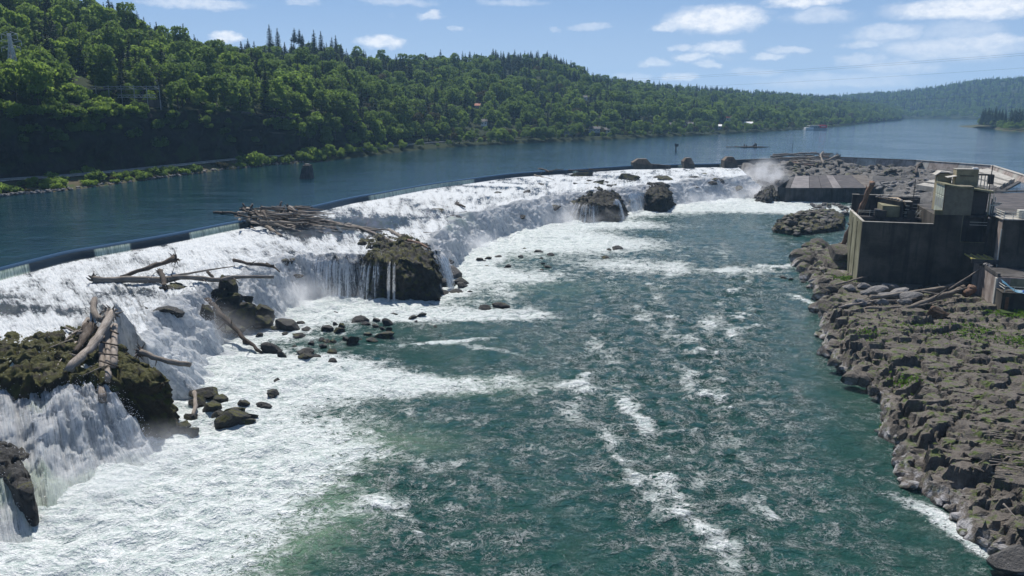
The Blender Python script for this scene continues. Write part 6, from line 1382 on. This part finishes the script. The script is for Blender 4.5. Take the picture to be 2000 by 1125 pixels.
# middle logjam
JG = 'logs tangled in the middle logjam'
D((483, 412, 12.4), (551, 464, 9.0), .85, .62, 'thickest brown trunk sloping down the front of the middle logjam', mat=M_WOOD, root=.8, branches=2, bend=.01)
D((456, 429, 11.2), (512, 455, 9.4), .50, .30, 'dark log at the left foot of the middle logjam', mat=M_WOODD)
D((417, 414, 12.3), (468, 417, 12.5), .30, .42, 'log sticking out left over the weir from the logjam', mat=M_WOODD, branches=3)
for i, (a, b) in enumerate((((562, 460, 8.9), (607, 488, 6.6)), ((572, 470, 8.4), (603, 496, 6.0)), ((585, 470, 8.6), (612, 498, 5.8)), ((560, 470, 8.4), (590, 492, 6.2)))): D(a, b, .34, .2, 'broken log wedged in the fall below the logjam trunk', group='logs wedged below the logjam', mat=M_WOODD, branches=1)
for a, b, m in (((506, 428, 11.0), (632, 453, 9.6), M_WOODP), ((568, 420, 11.0), (694, 447, 9.5), M_WOOD), ((520, 414, 12.0), (640, 434, 10.2), M_WOOD), ((540, 424, 10.8), (660, 448, 9.6), M_WOODD), ((600, 432, 10.2), (712, 448, 9.4), M_WOODD), ((590, 440, 9.8), (700, 450, 9.3), M_WOOD), ((500, 418, 11.8), (560, 440, 10.2), M_WOOD), ((640, 438, 9.8), (720, 446, 9.3), M_WOODP), ((540, 432, 10.6), (668, 452, 9.5), M_WOODP), ((600, 426, 10.4), (735, 446, 9.4), M_WOOD), ((625, 432, 10.0), (745, 452, 9.2), M_WOODP), ((560, 440, 10.0), (650, 456, 9.3), M_WOOD), ((520, 436, 10.6), (600, 456, 9.4), M_WOODP), ((650, 442, 9.6), (760, 450, 9.2), M_WOOD)):
    D(a, b, rk.uniform(.4, .55), .16, 'long log laid rightwards across the ledge from the middle logjam', group=JG, mat=m, branches=4, bend=.02)
for i in range(95):
    x, y = rk.uniform(458, 590), rk.uniform(404, 436); a = rk.normal() * .45 + .25; ln = rk.uniform(3, 12); z = 13.4 - (y - 405) * .085 + rk.uniform(-.6, 1.7) - max(0, x - 560) * .015
    p = P(x, y, z); q = p + Vector((math.cos(a) * ln, -math.sin(a) * ln * .9, rk.uniform(-.5, .25) * ln * .3)); drift(p, q, rk.uniform(.2, .5), .1, 'weathered log heaped on top of the middle logjam', JG + ' heap', [M_WOOD, M_WOODP, M_WOODD, M_WOOD][i % 4], branches=int(rk.randint(0, 4)), root=(1.3 if rk.rand() < .12 else 0), bend=.04, seg=7)
for i in range(9):
    p = P(rk.uniform(470, 575), rk.uniform(412, 424), 12.2); drift(p, p + Vector((rk.normal() * .8, rk.normal() * .5, rk.uniform(1.4, 3.2))), rk.uniform(.3, .5), .22, 'broken stump standing up from the middle logjam', 'stumps in the middle logjam', M_WOODD if i % 2 else M_WOOD, branches=2, seg=6, name='driftwood_stump', cat='stump')
D((680, 438, 9.6), (793, 486, 8.2), .40, .42, 'straight grey log sloping over the mossy bluff, left of two', mat=M_WOOD, branches=2, bend=.015)
D((758, 448, 9.0), (833, 492, 8.2), .44, .36, 'grey log along the right rim of the mossy bluff', mat=M_WOOD, branches=3); D((790, 468, 8.8), (838, 486, 8.5), .34, .2, 'short brown log beside the right rim of the bluff', mat=M_WOODR, branches=3)
for i in range(16):
    x, y = rk.uniform(755, 835), rk.uniform(452, 492); p = P(x, y, 8.9); drift(p, p + Vector((rk.uniform(.5, 4), -rk.uniform(1, 5), rk.uniform(-.3, .4))), rk.uniform(.1, .26), .06, 'broken branch littering the top of the mossy bluff', 'branches on the bluff', M_WOODD if i % 2 else M_WOOD, branches=2, seg=6)
D((1034, 339, 10.8), (1082, 352, 9.4), .45, .28, 'single log stranded on the crest of the far falls', mat=M_WOOD, branches=3, root=0)
D((893, 398, 9.4), (908, 405, 9.2), .5, .3, 'dark stump sticking out of the middle falls', mat=M_WOODD, root=1.4, branches=1, cat='stump', name='driftwood_stump')
for i, (x0, x1, y0, y1) in enumerate(((1052, 1072, 330, 337), (1110, 1150, 332, 333), (1150, 1190, 330, 330), (1066, 1100, 335, 333))): D((x0, y0, 11.9), (x1, y1, 11.7), .35, .2, 'thin log caught against the far weir crest', group='logs caught on the far weir', mat=M_WOODD, branches=2)
# right bank
drift(PY(1645, 481, 197), PY(1704, 357, 186), .62, .60, 'tall broken log propped steeply against the powerhouse corner', mat=M_WOODR, branches=4, bend=.012, seg=16)
D((1700, 580, 3.4), (1890, 553, 3.9), .42, .52, 'long dark log lying along the foot of the powerhouse wall', mat=M_WOOD, branches=2, bend=.01)
D((1771, 603, 3.2), (1882, 560, 4.6), .55, .46, 'big log slanting across the stones before the powerhouse', mat=M_WOOD, branches=2, bend=.015)
D((1853, 566, 4.2), (1917, 525, 8.2), .16, .12, 'thin pale pole leaning up to the right wing wall', mat=M_WOODP, branches=0)
D((1886, 574, 3.6), (1900, 564, 4.2), .75, .9, 'cut reddish log end lying by the right wing wall', mat=M_WOODR, branches=0, bend=0)
for i, (a, b) in enumerate((((1730, 588, 3.1), (1790, 583, 3.2)), ((1690, 602, 3.0), (1790, 598, 3.2)), ((1820, 585, 3.2), (1875, 578, 3.3)), ((1640, 600, 3.0), (1715, 586, 3.2)), ((1800, 570, 3.4), (1850, 575, 3.4)), ((1632, 556, 3.2), (1694, 541, 3.6)), ((1760, 605, 3.1), (1830, 590, 3.2)))): D(a, b, .26, .14, 'smaller drift log among the stones before the powerhouse', group='small logs before the powerhouse', mat=M_WOODP if i % 2 else M_WOOD, branches=2)
for i in range(60):                              # bleached sticks on the shelf
    x, y = rk.uniform(1925, 2008), rk.uniform(838, 905); q = P(x, y, 4.4); a = rk.uniform(-.9, .1); ln = rk.uniform(.8, 2.6); z = bank_z(q.x, q.y) + .25
    drift((q.x, q.y, z), (q.x + math.cos(a) * ln, q.y + math.sin(a) * ln, z + rk.uniform(-.1, .25)), .06, .03, 'bleached stick in the drift pile on the rock shelf', 'sticks on the rock shelf', M_WOODP, branches=0, seg=5, name='driftwood_stick', cat='stick')
D((1960, 984, 5.0), (1988, 1016, 4.4), .09, .05, 'lone pale stick lying on dark rock near the lower right', mat=M_WOODP, branches=0, name='driftwood_stick', cat='stick')
# driftwood on the rubble beside the dam
FG = 'driftwood stranded beside the dam'
def F(a, b, r0, r1, label, **k): D(a, b, r0, r1, label, **k)
F((1636, 305, 14.6), (1612, 314, 12.8), .7, .5, 'rooted snag pointing right above the dam rubble', mat=M_WOOD, root=2.4)
F((1607, 297, 16.5), (1609, 322, 11.2), .5, .6, 'upright grey snag standing on the dam rubble', mat=M_WOOD, branches=2)
F((1528, 304, 12.4), (1504, 322, 10.0), .5, .5, 'pale beam propped against the dam end', mat=M_WOODP, branches=0, bend=0)
F((1800, 318, 13.0), (1790, 340, 9.5), .5, .7, 'dark leaning snag on the rubble below the dam wall', mat=M_WOODD, branches=2)
for i, (a, b) in enumerate((((1510, 303, 13), (1592, 300, 13.4)), ((1505, 306, 12.6), (1570, 304, 12.9)), ((1545, 312, 12.2), (1618, 306, 12.8)), ((1540, 314, 11.8), (1600, 318, 11.6)), ((1508, 324, 10.6), (1605, 319, 11.6)), ((1560, 300, 13.6), (1600, 299, 13.5)), ((1530, 310, 12.4), (1610, 304, 13.0)), ((1575, 309, 12.6), (1620, 304, 13.2)), ((1545, 318, 11.4), (1590, 323, 11.0)))): F(a, b, .6, .35, 'long grey log stacked on the rubble at the dam end', group=FG, mat=[M_WOODP, M_WOOD, M_WOODR][i % 3], branches=3)
for i in range(26):
    x, y = rk.uniform(1510, 1612), rk.uniform(299, 312); p = P(x, y, 12.9); a = rk.normal() * .5; ln = rk.uniform(3, 10); drift(p, p + Vector((math.cos(a) * ln, math.sin(a) * ln, rk.uniform(-.3, .8))), .3, .12, 'tangled branch on the driftwood heap at the dam end', FG + ' heap', M_WOODD if i % 2 else M_WOOD, branches=2, seg=6)
b = MB(); p = P(1547, 299, 13); b.tube(p, p + Vector((0, 0, 6.5)), .12); o = b.build('staff_pole', M_DSTEEL); tag(o, 'thin pole standing in the driftwood heap at the dam end', 'pole')
# ================================================================ things along the upper river
# old river pier
op = empty('old_pier', P(597, 349, 12)); tag(op, 'tapered dark concrete pier standing alone in the upper river', 'pier')
b = MB(); b.add([(-2.7, -2.5, -2), (2.3, -2.5, -2), (2.3, 6, -2), (-2.7, 6, -2), (-1.0, -1.2, 4.6), (1.9, -1.2, 4.6), (1.9, 5.0, 4.6), (-1.0, 5.0, 4.6)], [(3, 2, 1, 0), (4, 5, 6, 7), (0, 1, 5, 4), (1, 2, 6, 5), (2, 3, 7, 6), (3, 0, 4, 7)]); b.build('shaft', M_CONCD, op)
b = MB(); b.box((.5, 1.9, 5.1), (2.6, 5.6, .9)); b.build('cap', M_CONC, op); b = MB(); b.box((.4, 1.9, 5.8), (1.6, 3.0, .4)); b.build('post', M_DSTEEL, op)
# channel marker
cm = empty('channel_marker', P(1320, 295, 12)); tag(cm, 'small dark channel marker post in the upper river', 'marker')
b = MB(); b.tube((0, 0, -2), (0, 0, 3.2), .55, .45, 8); b.build('post', M_DSTEEL, cm); b = MB(); b.box((0.4, 0, 4.0), (2.4, .3, 1.8), .2); b.box((-.6, 0, 4.6), (1.0, .35, 1.4), .5); b.build('board', M_BLACK, cm)
# debris island
di = empty('debris_island', P(1470, 288, 12)); tag(di, 'low dark raft of snags and mud in the upper river', 'debris')
for i in range(34):
    x = rk.normal() * 7; b = MB(); y = rk.normal() * 2.5; L = rk.uniform(3, 9); a = rk.normal() * .25; b.tube((x - L / 2, y, .3 + rk.rand() * .5), (x + L / 2, y + a * L, .2 + rk.rand() * .5), .35, .15, 6); b.build('snag', M_WOODD if i % 3 else M_WOOD, di, True)
for x, h in ((-6.5, 2.6), (-5, 2.0), (1.5, 3.4), (2.6, 3.0), (0.4, 2.2)): b = MB(); b.tube((x, 0, -1), (x + .2, .1, h), .6, .5, 7); b.build('stump', M_BLACK, di, True)
# houseboat dock
hb = empty('boathouse', P(1592, 254, 12)); tag(hb, 'white and grey boathouse with a red end wall on the far bank', 'boathouse')
K = P(1592, 254, 12).y / FPX
def hbx(name, mat, x0, x1, z0, z1, y0=0, y1=10): bx(name, mat, (x0 * K, x1 * K, y0, y1, z0 * K, z1 * K), parent=hb)
hbx('float', M_GREYW, -18, 24, -1, .8, -1, 12); hbx('hull', M_WHITE, -18, -3, .8, 5.0, 0, 8); hbx('wall', M_GREYW, -8, 10, .8, 8, 3, 11); hbx('roof', M_PANEL, -11, 11, 8, 8.9, 2, 12); hbx('red_wall', M_RED, 9.5, 23, 4.0, 9.2, 1, 10); hbx('sign_stripe', M_WHITE, 12, 20, 6.0, 6.7, .8, 1.0); hbx('base', M_GREYW, 9.5, 23, .8, 4.0, 1.5, 10)
for i in range(4): hbx('window', M_GLASS, -6 + i * 4, -4 + i * 4, 4, 6, 2.8, 3.05)
# houses among the trees
HI = [0]
def house(px, py, w, wallm, roofm, label, flat=False):
    row, col = hill_at(px, py); p = HILL[row, col]; k = math.hypot(p[0], p[1]) / FPX; W_ = w * k; H_ = 3.6; Dp = 8.5
    e = empty('house', (p[0], p[1], p[2] + .2), -math.atan2(p[0], p[1])); tag(e, label, 'house', 'houses across the upper river')
    z0 = HOUSE_LIFT
    b = MB(); b.box((0, 0, H_ / 2 + z0 / 2), (W_, Dp, H_ + z0)); b.build('wall', wallm, e); T = z0 + H_
    b = MB()
    if flat: b.box((0, -.6, T + .3), (W_ + 2.4, Dp + 2, .5)); ro = b.build('roof', roofm, e)
    else:
        h = 2.2; a, c = W_ / 2 + .7, Dp / 2 + .7; b.add([(-a, -c, T), (a, -c, T), (a, c, T), (-a, c, T), (-a, 0, T + h), (a, 0, T + h)], [(0, 1, 5, 4), (2, 3, 4, 5), (0, 4, 3), (1, 2, 5), (3, 2, 1, 0)]); ro = b.build('roof', roofm, e)
    b = MB(); b.box((W_ * .25, 1.0, T + 2.4), (1.0, 1.0, 3.0)); b.build('chimney', M_REDROOF, ro)
    nw = max(2, int(W_ / 3.2))
    for i in range(nw):
        x = -W_ / 2 + W_ * (i + .5) / nw; b = MB(); b.box((x, -Dp / 2 - .06, T - H_ * .45), (W_ / nw * .55, .16, 1.7)); wo = b.build('window', M_WHITE, e)
        b = MB(); b.box((x, -Dp / 2 - .16, T - H_ * .45), (W_ / nw * .55 - .3, .06, 1.4)); b.build('pane', M_GLASS, wo)
HOUSE_LIFT = 0.6
for a in HOUSES: house(*a)
# ---- railway along the cliff foot
rw = empty('railway_track', tuple(HILL[16, 60])); tag(rw, 'single railway track running along the foot of the left cliff', 'railway'); o0 = Vector(rw.location)
cols = list(range(0, 330, 2)); mid = [(Vector(HILL[15, c]) + Vector(HILL[18, c])) / 2 + Vector((0, 0, .25)) for c in cols]
def off(i, d):
    t = (mid[min(i + 1, len(mid) - 1)] - mid[max(i - 1, 0)]); t.z = 0; t.normalize(); return mid[i] + Vector((t.y, -t.x, 0)) * d
bal = MB()
for i in range(len(mid) - 1):
    q = [off(i, -2.2), off(i, 2.2), off(i + 1, 2.2), off(i + 1, -2.2)]; bal.add([p - o0 for p in q] + [p - o0 + Vector((0, 0, .35)) for p in q], [(4, 5, 6, 7), (0, 1, 5, 4), (3, 7, 6, 2)])
bal.build('ballast', M_BALLAST, rw)
for d in (-.75, .75):
    b = MB()
    for i in range(len(mid) - 1): b.tube(off(i, d) - o0 + Vector((0, 0, .62)), off(i + 1, d) - o0 + Vector((0, 0, .62)), .10, n=4)
    b.build('rail', M_STEEL, rw)
slp = MB()
for i in range(len(mid) - 1):
    L = (mid[i + 1] - mid[i]); n = max(1, int(L.length / .8)); a = math.atan2(L.y, L.x)
    if mid[i].y > 700: break
    for k in range(n): p = mid[i].lerp(mid[i + 1], k / n) - o0; slp.box((p.x, p.y, p.z + .42), (.25, 2.5, .18), a)
so = slp.build('sleepers', M_WOODD, rw); so['kind'] = 'stuff'
kw = MB()
for i in range(len(mid) - 1):
    if mid[i].y < 640: kw.tube(off(i, 3.2) - o0 + Vector((0, 0, .35)), off(i + 1, 3.2) - o0 + Vector((0, 0, .35)), .38, n=4)
kw.build('kerb', M_CONCL, rw)
# riprap at the water line
rr2 = np.random.RandomState(3); rip = empty('riprap', tuple(HILL[3, 80])); tag(rip, 'strip of pale riprap stones along the left water line', 'riprap'); ro_ = Vector(rip.location); cnt = 0
for c in range(20, 330):
    pxx = proj(HILL[3, c])[0]
    if -10 < pxx < 640 and cnt < 280:
        for k in range(3 if (280 < pxx < 440 or pxx < 130) else 1):
            p = HILL[3, c] + (HILL[3, min(c + 1, 519)] - HILL[3, c]) * rr2.rand(); s = rr2.uniform(.35, .95); link('stone', R_PALE[rr2.randint(5)], rip, Vector(p) - ro_ + Vector((rr2.uniform(-1.6, .5), rr2.uniform(-.8, .6), rr2.uniform(-.1, .6))), (0, 0, rr2.uniform(0, 6)), (s, s, s * .65)); cnt += 1
# ---- transmission tower
def tower(px, py_top, py_base, Y, label):
    top, base = PY(px, py_top, Y), PY(px, py_base, Y); H = top.z - base.z; e = empty('transmission_tower', base); tag(e, label, 'tower')
    w0, w1 = H * .13, H * .028; wz = lambda z: w0 + (w1 - w0) * min(1, z / (H * .72))
    for sx in (-1, 1):
        for sy in (-1, 1):
            b = MB(); b.tube((sx * w0, sy * w0, -6), (sx * wz(H * .72), sy * wz(H * .72), H * .72), .26, n=4); b.tube((sx * w1, sy * w1, H * .72), (sx * w1 * .6, sy * w1 * .6, H), .13, n=4); b.build('leg', M_TOWER, e)
    zs = [0, .14, .27, .39, .50, .60, .68, .76, .84, .92, 1.0]
    for z0, z1 in zip(zs[:-1], zs[1:]):
        b = MB(); a, c = wz(z0 * H), wz(z1 * H)
        for (ux, uy), (vx, vy) in (((-1, -1), (1, -1)), ((1, -1), (1, 1)), ((1, 1), (-1, 1)), ((-1, 1), (-1, -1))):
            b.tube((ux * a, uy * a, z0 * H), (vx * c, vy * c, z1 * H), .15, n=4); b.tube((vx * a, vy * a, z0 * H), (ux * c, uy * c, z1 * H), .10, n=4); b.tube((ux * c, uy * c, z1 * H), (vx * c, vy * c, z1 * H), .08, n=4)
        b.build('bracing', M_TOWER, e)
    for z, L in ((.70, .20), (.83, .24), (.97, .17)):
        b = MB()
        for s in (-1, 1):
            b.tube((s * w1, 0, z * H + 1.2), (s * L * H, 0, z * H + .3), .11, n=4); b.tube((s * w1, 0, z * H - .4), (s * L * H, 0, z * H + .3), .11, n=4); b.tube((s * L * H, 0, z * H + .3), (s * L * H, 0, z * H - 1.6), .10, n=5)
        b.build('cross_arm', M_TOWER, e)
    return top
tower(30, 65, 160, 330, 'steel lattice transmission tower rising from the left hillside')
cc_ = [c for c in range(HILL.shape[1]) if 462 < proj(HILL[CLIFF0, c])[0] < 592]; rws = [Vector(HILL[CLIFF0, c]) for c in cc_]
rwe = empty('retaining_wall', rws[0]); tag(rwe, 'two banded concrete retaining wall on the cut above the railway', 'wall', kind='thing')
for o_, r_ in ((Vector((.6, -.8, -.1)), .75), (Vector((1.6, -2.4, -9)), .5)):
    rwl = MB()
    for p, q in zip(rws[:-1], rws[1:]): rwl.tube(p + o_ - rws[0], q + o_ - rws[0], r_, n=4)
    rwl.build('wall_band', M_CONC, rwe)
# gantry and walled terrace on the slope
_c = int(np.argmin([abs(proj(q)[0] - 210) for q in HILL[CLIFF0 + 5]])); _gy = float(HILL[CLIFF0 + 5, _c][1]); gy = empty('switchyard_gantry', PY(210, 196, _gy)); tag(gy, 'long lattice gantry of a switchyard on the left slope', 'gantry'); Kg = _gy / FPX
for x0, x1, z in ((-92, 100, 4.8), (-92, -30, 1.0), (20, 92, 1.2)):
    b = MB(); n = 16
    for dz in (0, 1.1): b.tube((x0 * Kg, 0, z + dz), (x1 * Kg, 0, z + dz), .16, n=4)
    for i in range(n): a, c = x0 + (x1 - x0) * i / n, x0 + (x1 - x0) * (i + 1) / n; b.tube((a * Kg, 0, z + (i % 2) * 1.1), (c * Kg, 0, z + (1 - i % 2) * 1.1), .09, n=4)
    b.build('truss', M_STEEL, gy)
for x in range(-92, 105, 24): b = MB(); b.tube((x * Kg, 0, -4), (x * Kg, 0, 6.4), .14, n=4); b.build('post', M_STEEL, gy)
b = MB(); b.box((0, 3, -1.4), (44, .5, 3.2)); b.build('retaining_wall', M_CONCD, gy)
# ---- power lines over the river
def wire(a, c, sag, r_, label):
    b = MB(); n = 26; pts = []
    for i in range(n + 1): t = i / n; p = a.lerp(c, t); pts.append(p - Vector((0, 0, sag * 4 * t * (1 - t))))
    for p, q in zip(pts[:-1], pts[1:]): b.tube(p, q, r_, n=4)
    o = b.build('power_line', M_DSTEEL); tag(o, label, 'power line', 'power lines over the upper river')
for a, c, s_, l in (((860, 168, 900), (2150, 92, 520), 4, 'upper of two close power lines high over the river'), ((860, 171, 900), (2150, 96, 524), 4, 'lower of two close power lines high over the river'), ((1000, 178, 950), (2150, 122, 560), 4, 'single power line below the close pair'), ((1250, 208, 1000), (2150, 176, 620), 3, 'lowest dark power line crossing in front of the far hill')):
    wire(PY(*a), PY(*c), s_, .05, l)
for dz in (0, 1.2, 2.4): wire(PY(20, 70 + dz * 6, 331), PY(900, 200 + dz * 5, 520), 10, .05, ('top', 'middle', 'bottom')[int(dz / 1.2)] + ' wire strung right from the lattice tower')
# ---- thin veils on the wide ledge and beside the bluff
def veil_sheet(pts_top, drop_to, fo, label, out=1.0):
    n, m = 40, 26; T = catmull(pts_top, n); V = []; uu = []; vv = []
    L = np.concatenate([[0], np.cumsum(np.linalg.norm(np.diff(T, axis=0), axis=1))])
    for j in range(m):
        t = j / (m - 1)
        for i in range(n):
            p = T[i]; d = np.array([-(T[min(i + 1, n - 1)] - T[max(i - 1, 0)])[1], (T[min(i + 1, n - 1)] - T[max(i - 1, 0)])[0]]); d = d / (np.linalg.norm(d) + 1e-6)
            if d[1] > 0: d = -d
            V.append((p[0] + d[0] * out * (t ** .5 + .12 * math.sin(i * .9)) + .12 * math.sin(i * 1.9 + t * 3), p[1] + d[1] * out * t ** .5, p[2] + (drop_to - p[2]) * t)); uu.append(L[i]); vv.append(t * 8)
    o = link('water_veil', mesh_from('water_veil', V, grid_faces(m, n), M_VEIL, True, {'u': uu, 'v': vv, 'foam': [fo - .55 * max(0, abs(i / (n - 1) - .5) * 2 - .6) / .4 - .35 * max(0, .12 - j / (m - 1)) / .12 for j in range(m) for i in range(n)]})); tag(o, label, 'waterfall')
veil_sheet([P(x, y, 8.4) for x, y in ((603, 497), (640, 503), (672, 506), (704, 508))], 0.1, .50, 'wide lacy veil of water left of the mossy bluff', 1.9)
veil_sheet([P(x, y, 8.2) for x, y in ((702, 508), (725, 511), (752, 512))], 0.1, .34, 'sparse threads of water over the left half of the bluff', 2.2)
for (x0, x1), lb in (((757, 763), 'left ribbon of water down the mossy bluff'), ((768, 773), 'right ribbon of water down the mossy bluff')): veil_sheet([P(x, 511, 8.4) for x in (x0, (x0 + x1) / 2, x1)], 0.3, .62, lb, 2.6)
veil_sheet([P(x, y, 7.6) for x, y in ((846, 502), (854, 498), (862, 492))], 0.2, .5, 'thin slide of water off the right end of the bluff', 3.2)
veil_sheet([P(x, y, 8.0) for x, y in ((1220, 378), (1235, 374), (1257, 372))], 0.0, .60, 'broad veil of water between the two far bluffs', 2.8)
veil_sheet([P(x, y, 7.2) for x, y in ((1120, 392), (1145, 397), (1175, 398))], 0.1, .36, 'sparse sheet of water sliding over the left far bluff', 3.4)
veil_sheet([P(x, y, 7.6) for x, y in ((1198, 389), (1202, 389), (1205, 388))], 0.3, .55, 'thread of water down the left far bluff', 3.0)
# ================================================================ spray at the foot of the falls, and the air
def mist(px, py, z, sx, sy, sz, dens, label):
    t = NT('spray'); t.n.remove(t.b)
    l = t.n.new('ShaderNodeVectorMath'); l.operation = 'LENGTH'; t.l.new(t.tc.outputs['Object'], l.inputs[0])
    d = t.math('MULTIPLY', t.rng(l.outputs['Value'], 1.0, 0.1), t.rng(t.noise(.16, 3, .6, t.geo.outputs['Position']), .36, .66))
    v = t.n.new('ShaderNodeVolumePrincipled'); v.inputs['Color'].default_value = (.97, .98, 1, 1); v.inputs['Anisotropy'].default_value = .2
    t.l.new(t.math('MULTIPLY', d, dens), v.inputs['Density']); t.l.new(v.outputs[0], t.out.inputs['Volume'])
    bm = bmesh.new(); bmesh.ops.create_icosphere(bm, subdivisions=2, radius=1.0); me = bpy.data.meshes.new('mist'); bm.to_mesh(me); bm.free(); me.materials.append(t.m)
    p = P(px, py, z); o = link('mist', me, None, (p.x, p.y, z), None, (sx, sy, sz)); tag(o, label, 'mist', kind='stuff')
mist(1470, 382, 1, 18, 12, 7, .30, 'dense spray boiling at the foot of the last fall')
mist(1492, 362, 4, 17, 16, 16, .20, 'tall plume of spray at the right end of the falls')
mist(1060, 428, 1, 36, 16, 7, .13, 'spray drifting along the foot of the middle falls')
mist(560, 585, 1, 14, 14, 6, .16, 'spray below the middle logjam'); mist(380, 650, 1, 12, 14, 6.5, .14, 'spray at the foot of the broken cascade'); mist(290, 900, .5, 10, 9, 4.5, .08, 'spray at the foot of the left cascade'); mist(1170, 425, 1, 14, 6, 4, .08, 'spray at the foot of the left far bluff'); mist(680, 575, .5, 12, 5, 3, .12, 'spray under the wide veil')
mist(920, 478, 1, 12, 12, 5, .12, 'spray below the middle falls beside the bluff'); mist(1380, 392, 1, 22, 9, 5, .12, 'spray below the far falls under the gate piers'); mist(180, 960, .5, 9, 9, 4, .12, 'spray low against the left cascade'); mist(470, 640, .5, 10, 10, 4, .08, 'thin spray over the strewn boulders')
hzb = MB(); hzb.span(-2600, 5400, -1300, 5600, -4, 275); t = NT('haze_air'); t.n.remove(t.b)
v = t.n.new('ShaderNodeVolumePrincipled'); v.inputs['Color'].default_value = (.42, .70, 1, 1); v.inputs['Density'].default_value = 0.00010; v.inputs['Anisotropy'].default_value = .1
t.l.new(v.outputs[0], t.out.inputs['Volume']); o = hzb.build('haze', t.m); tag(o, 'pale blue haze in the air over the river and hills', 'haze', kind='stuff')

# ================================================================ telling look-alikes apart: by a landmark, then by order
bpy.context.view_layer.update()
ORD = ['first', 'second', 'third', 'fourth', 'fifth', 'sixth', 'seventh', 'eighth', 'ninth', 'tenth', 'eleventh', 'twelfth', 'thirteenth', 'fourteenth', 'fifteenth']
LAND = [(110, 'by the lattice tower'), (310, 'above the gantry'), (460, 'left of the pier'), (660, 'above the pier'), (830, 'near the hilltop house'), (1010, 'left of centre'), (1200, 'above the far weir'), (1400, 'above the gate piers'), (1620, 'near the boathouse'), (9999, 'right of the boathouse')]
def ordinal(objs):
    objs.sort(key=lambda q: q[1]); n = len(objs)
    for i, (o, x, y) in enumerate(objs):
        w = 'leftmost one' if i == 0 else 'rightmost one' if i == n - 1 else ORD[i] + ' from left'
        o['label'] = o['label'] + ', ' + w
same = {}
for o in list(sc.objects):
    if o.parent is None and 'label' in o and o.get('kind') is None:
        same.setdefault(o['label'], []).append((o, *proj(o.matrix_world.translation)))
for lab, objs in same.items():
    if len(objs) < 2: continue
    if objs[0][0].get('category') in ('tree', 'shrub'):
        sets = {}
        for q in objs: sets.setdefault(next(n for l, n in LAND if q[1] < l), []).append(q)
        for nm, s_ in sets.items():
            for q in s_: q[0]['label'] = q[0]['label'] + ' ' + nm
            if 1 < len(s_) <= 15: ordinal(s_)
            elif len(s_) > 15:
                s_.sort(key=lambda q: -q[2]); h_ = len(s_) // 2
                for q in s_[:h_]: q[0]['label'] += ', lower'
                for q in s_[h_:]: q[0]['label'] += ', higher'
                ordinal(s_[:h_]); ordinal(s_[h_:])
    elif len(objs) <= 15: ordinal(objs)
    elif len(objs) <= 45 and len(lab.split()) <= 10:
        objs.sort(key=lambda q: -q[2]); k = -(-len(objs) // 15)
        for r_ in range(k):
            part = objs[r_ * 15:(r_ + 1) * 15]
            for q in part: q[0]['label'] = q[0]['label'] + ', ' + ('nearest row', 'second row back', 'third row back')[r_]
            if len(part) > 1: ordinal(part)
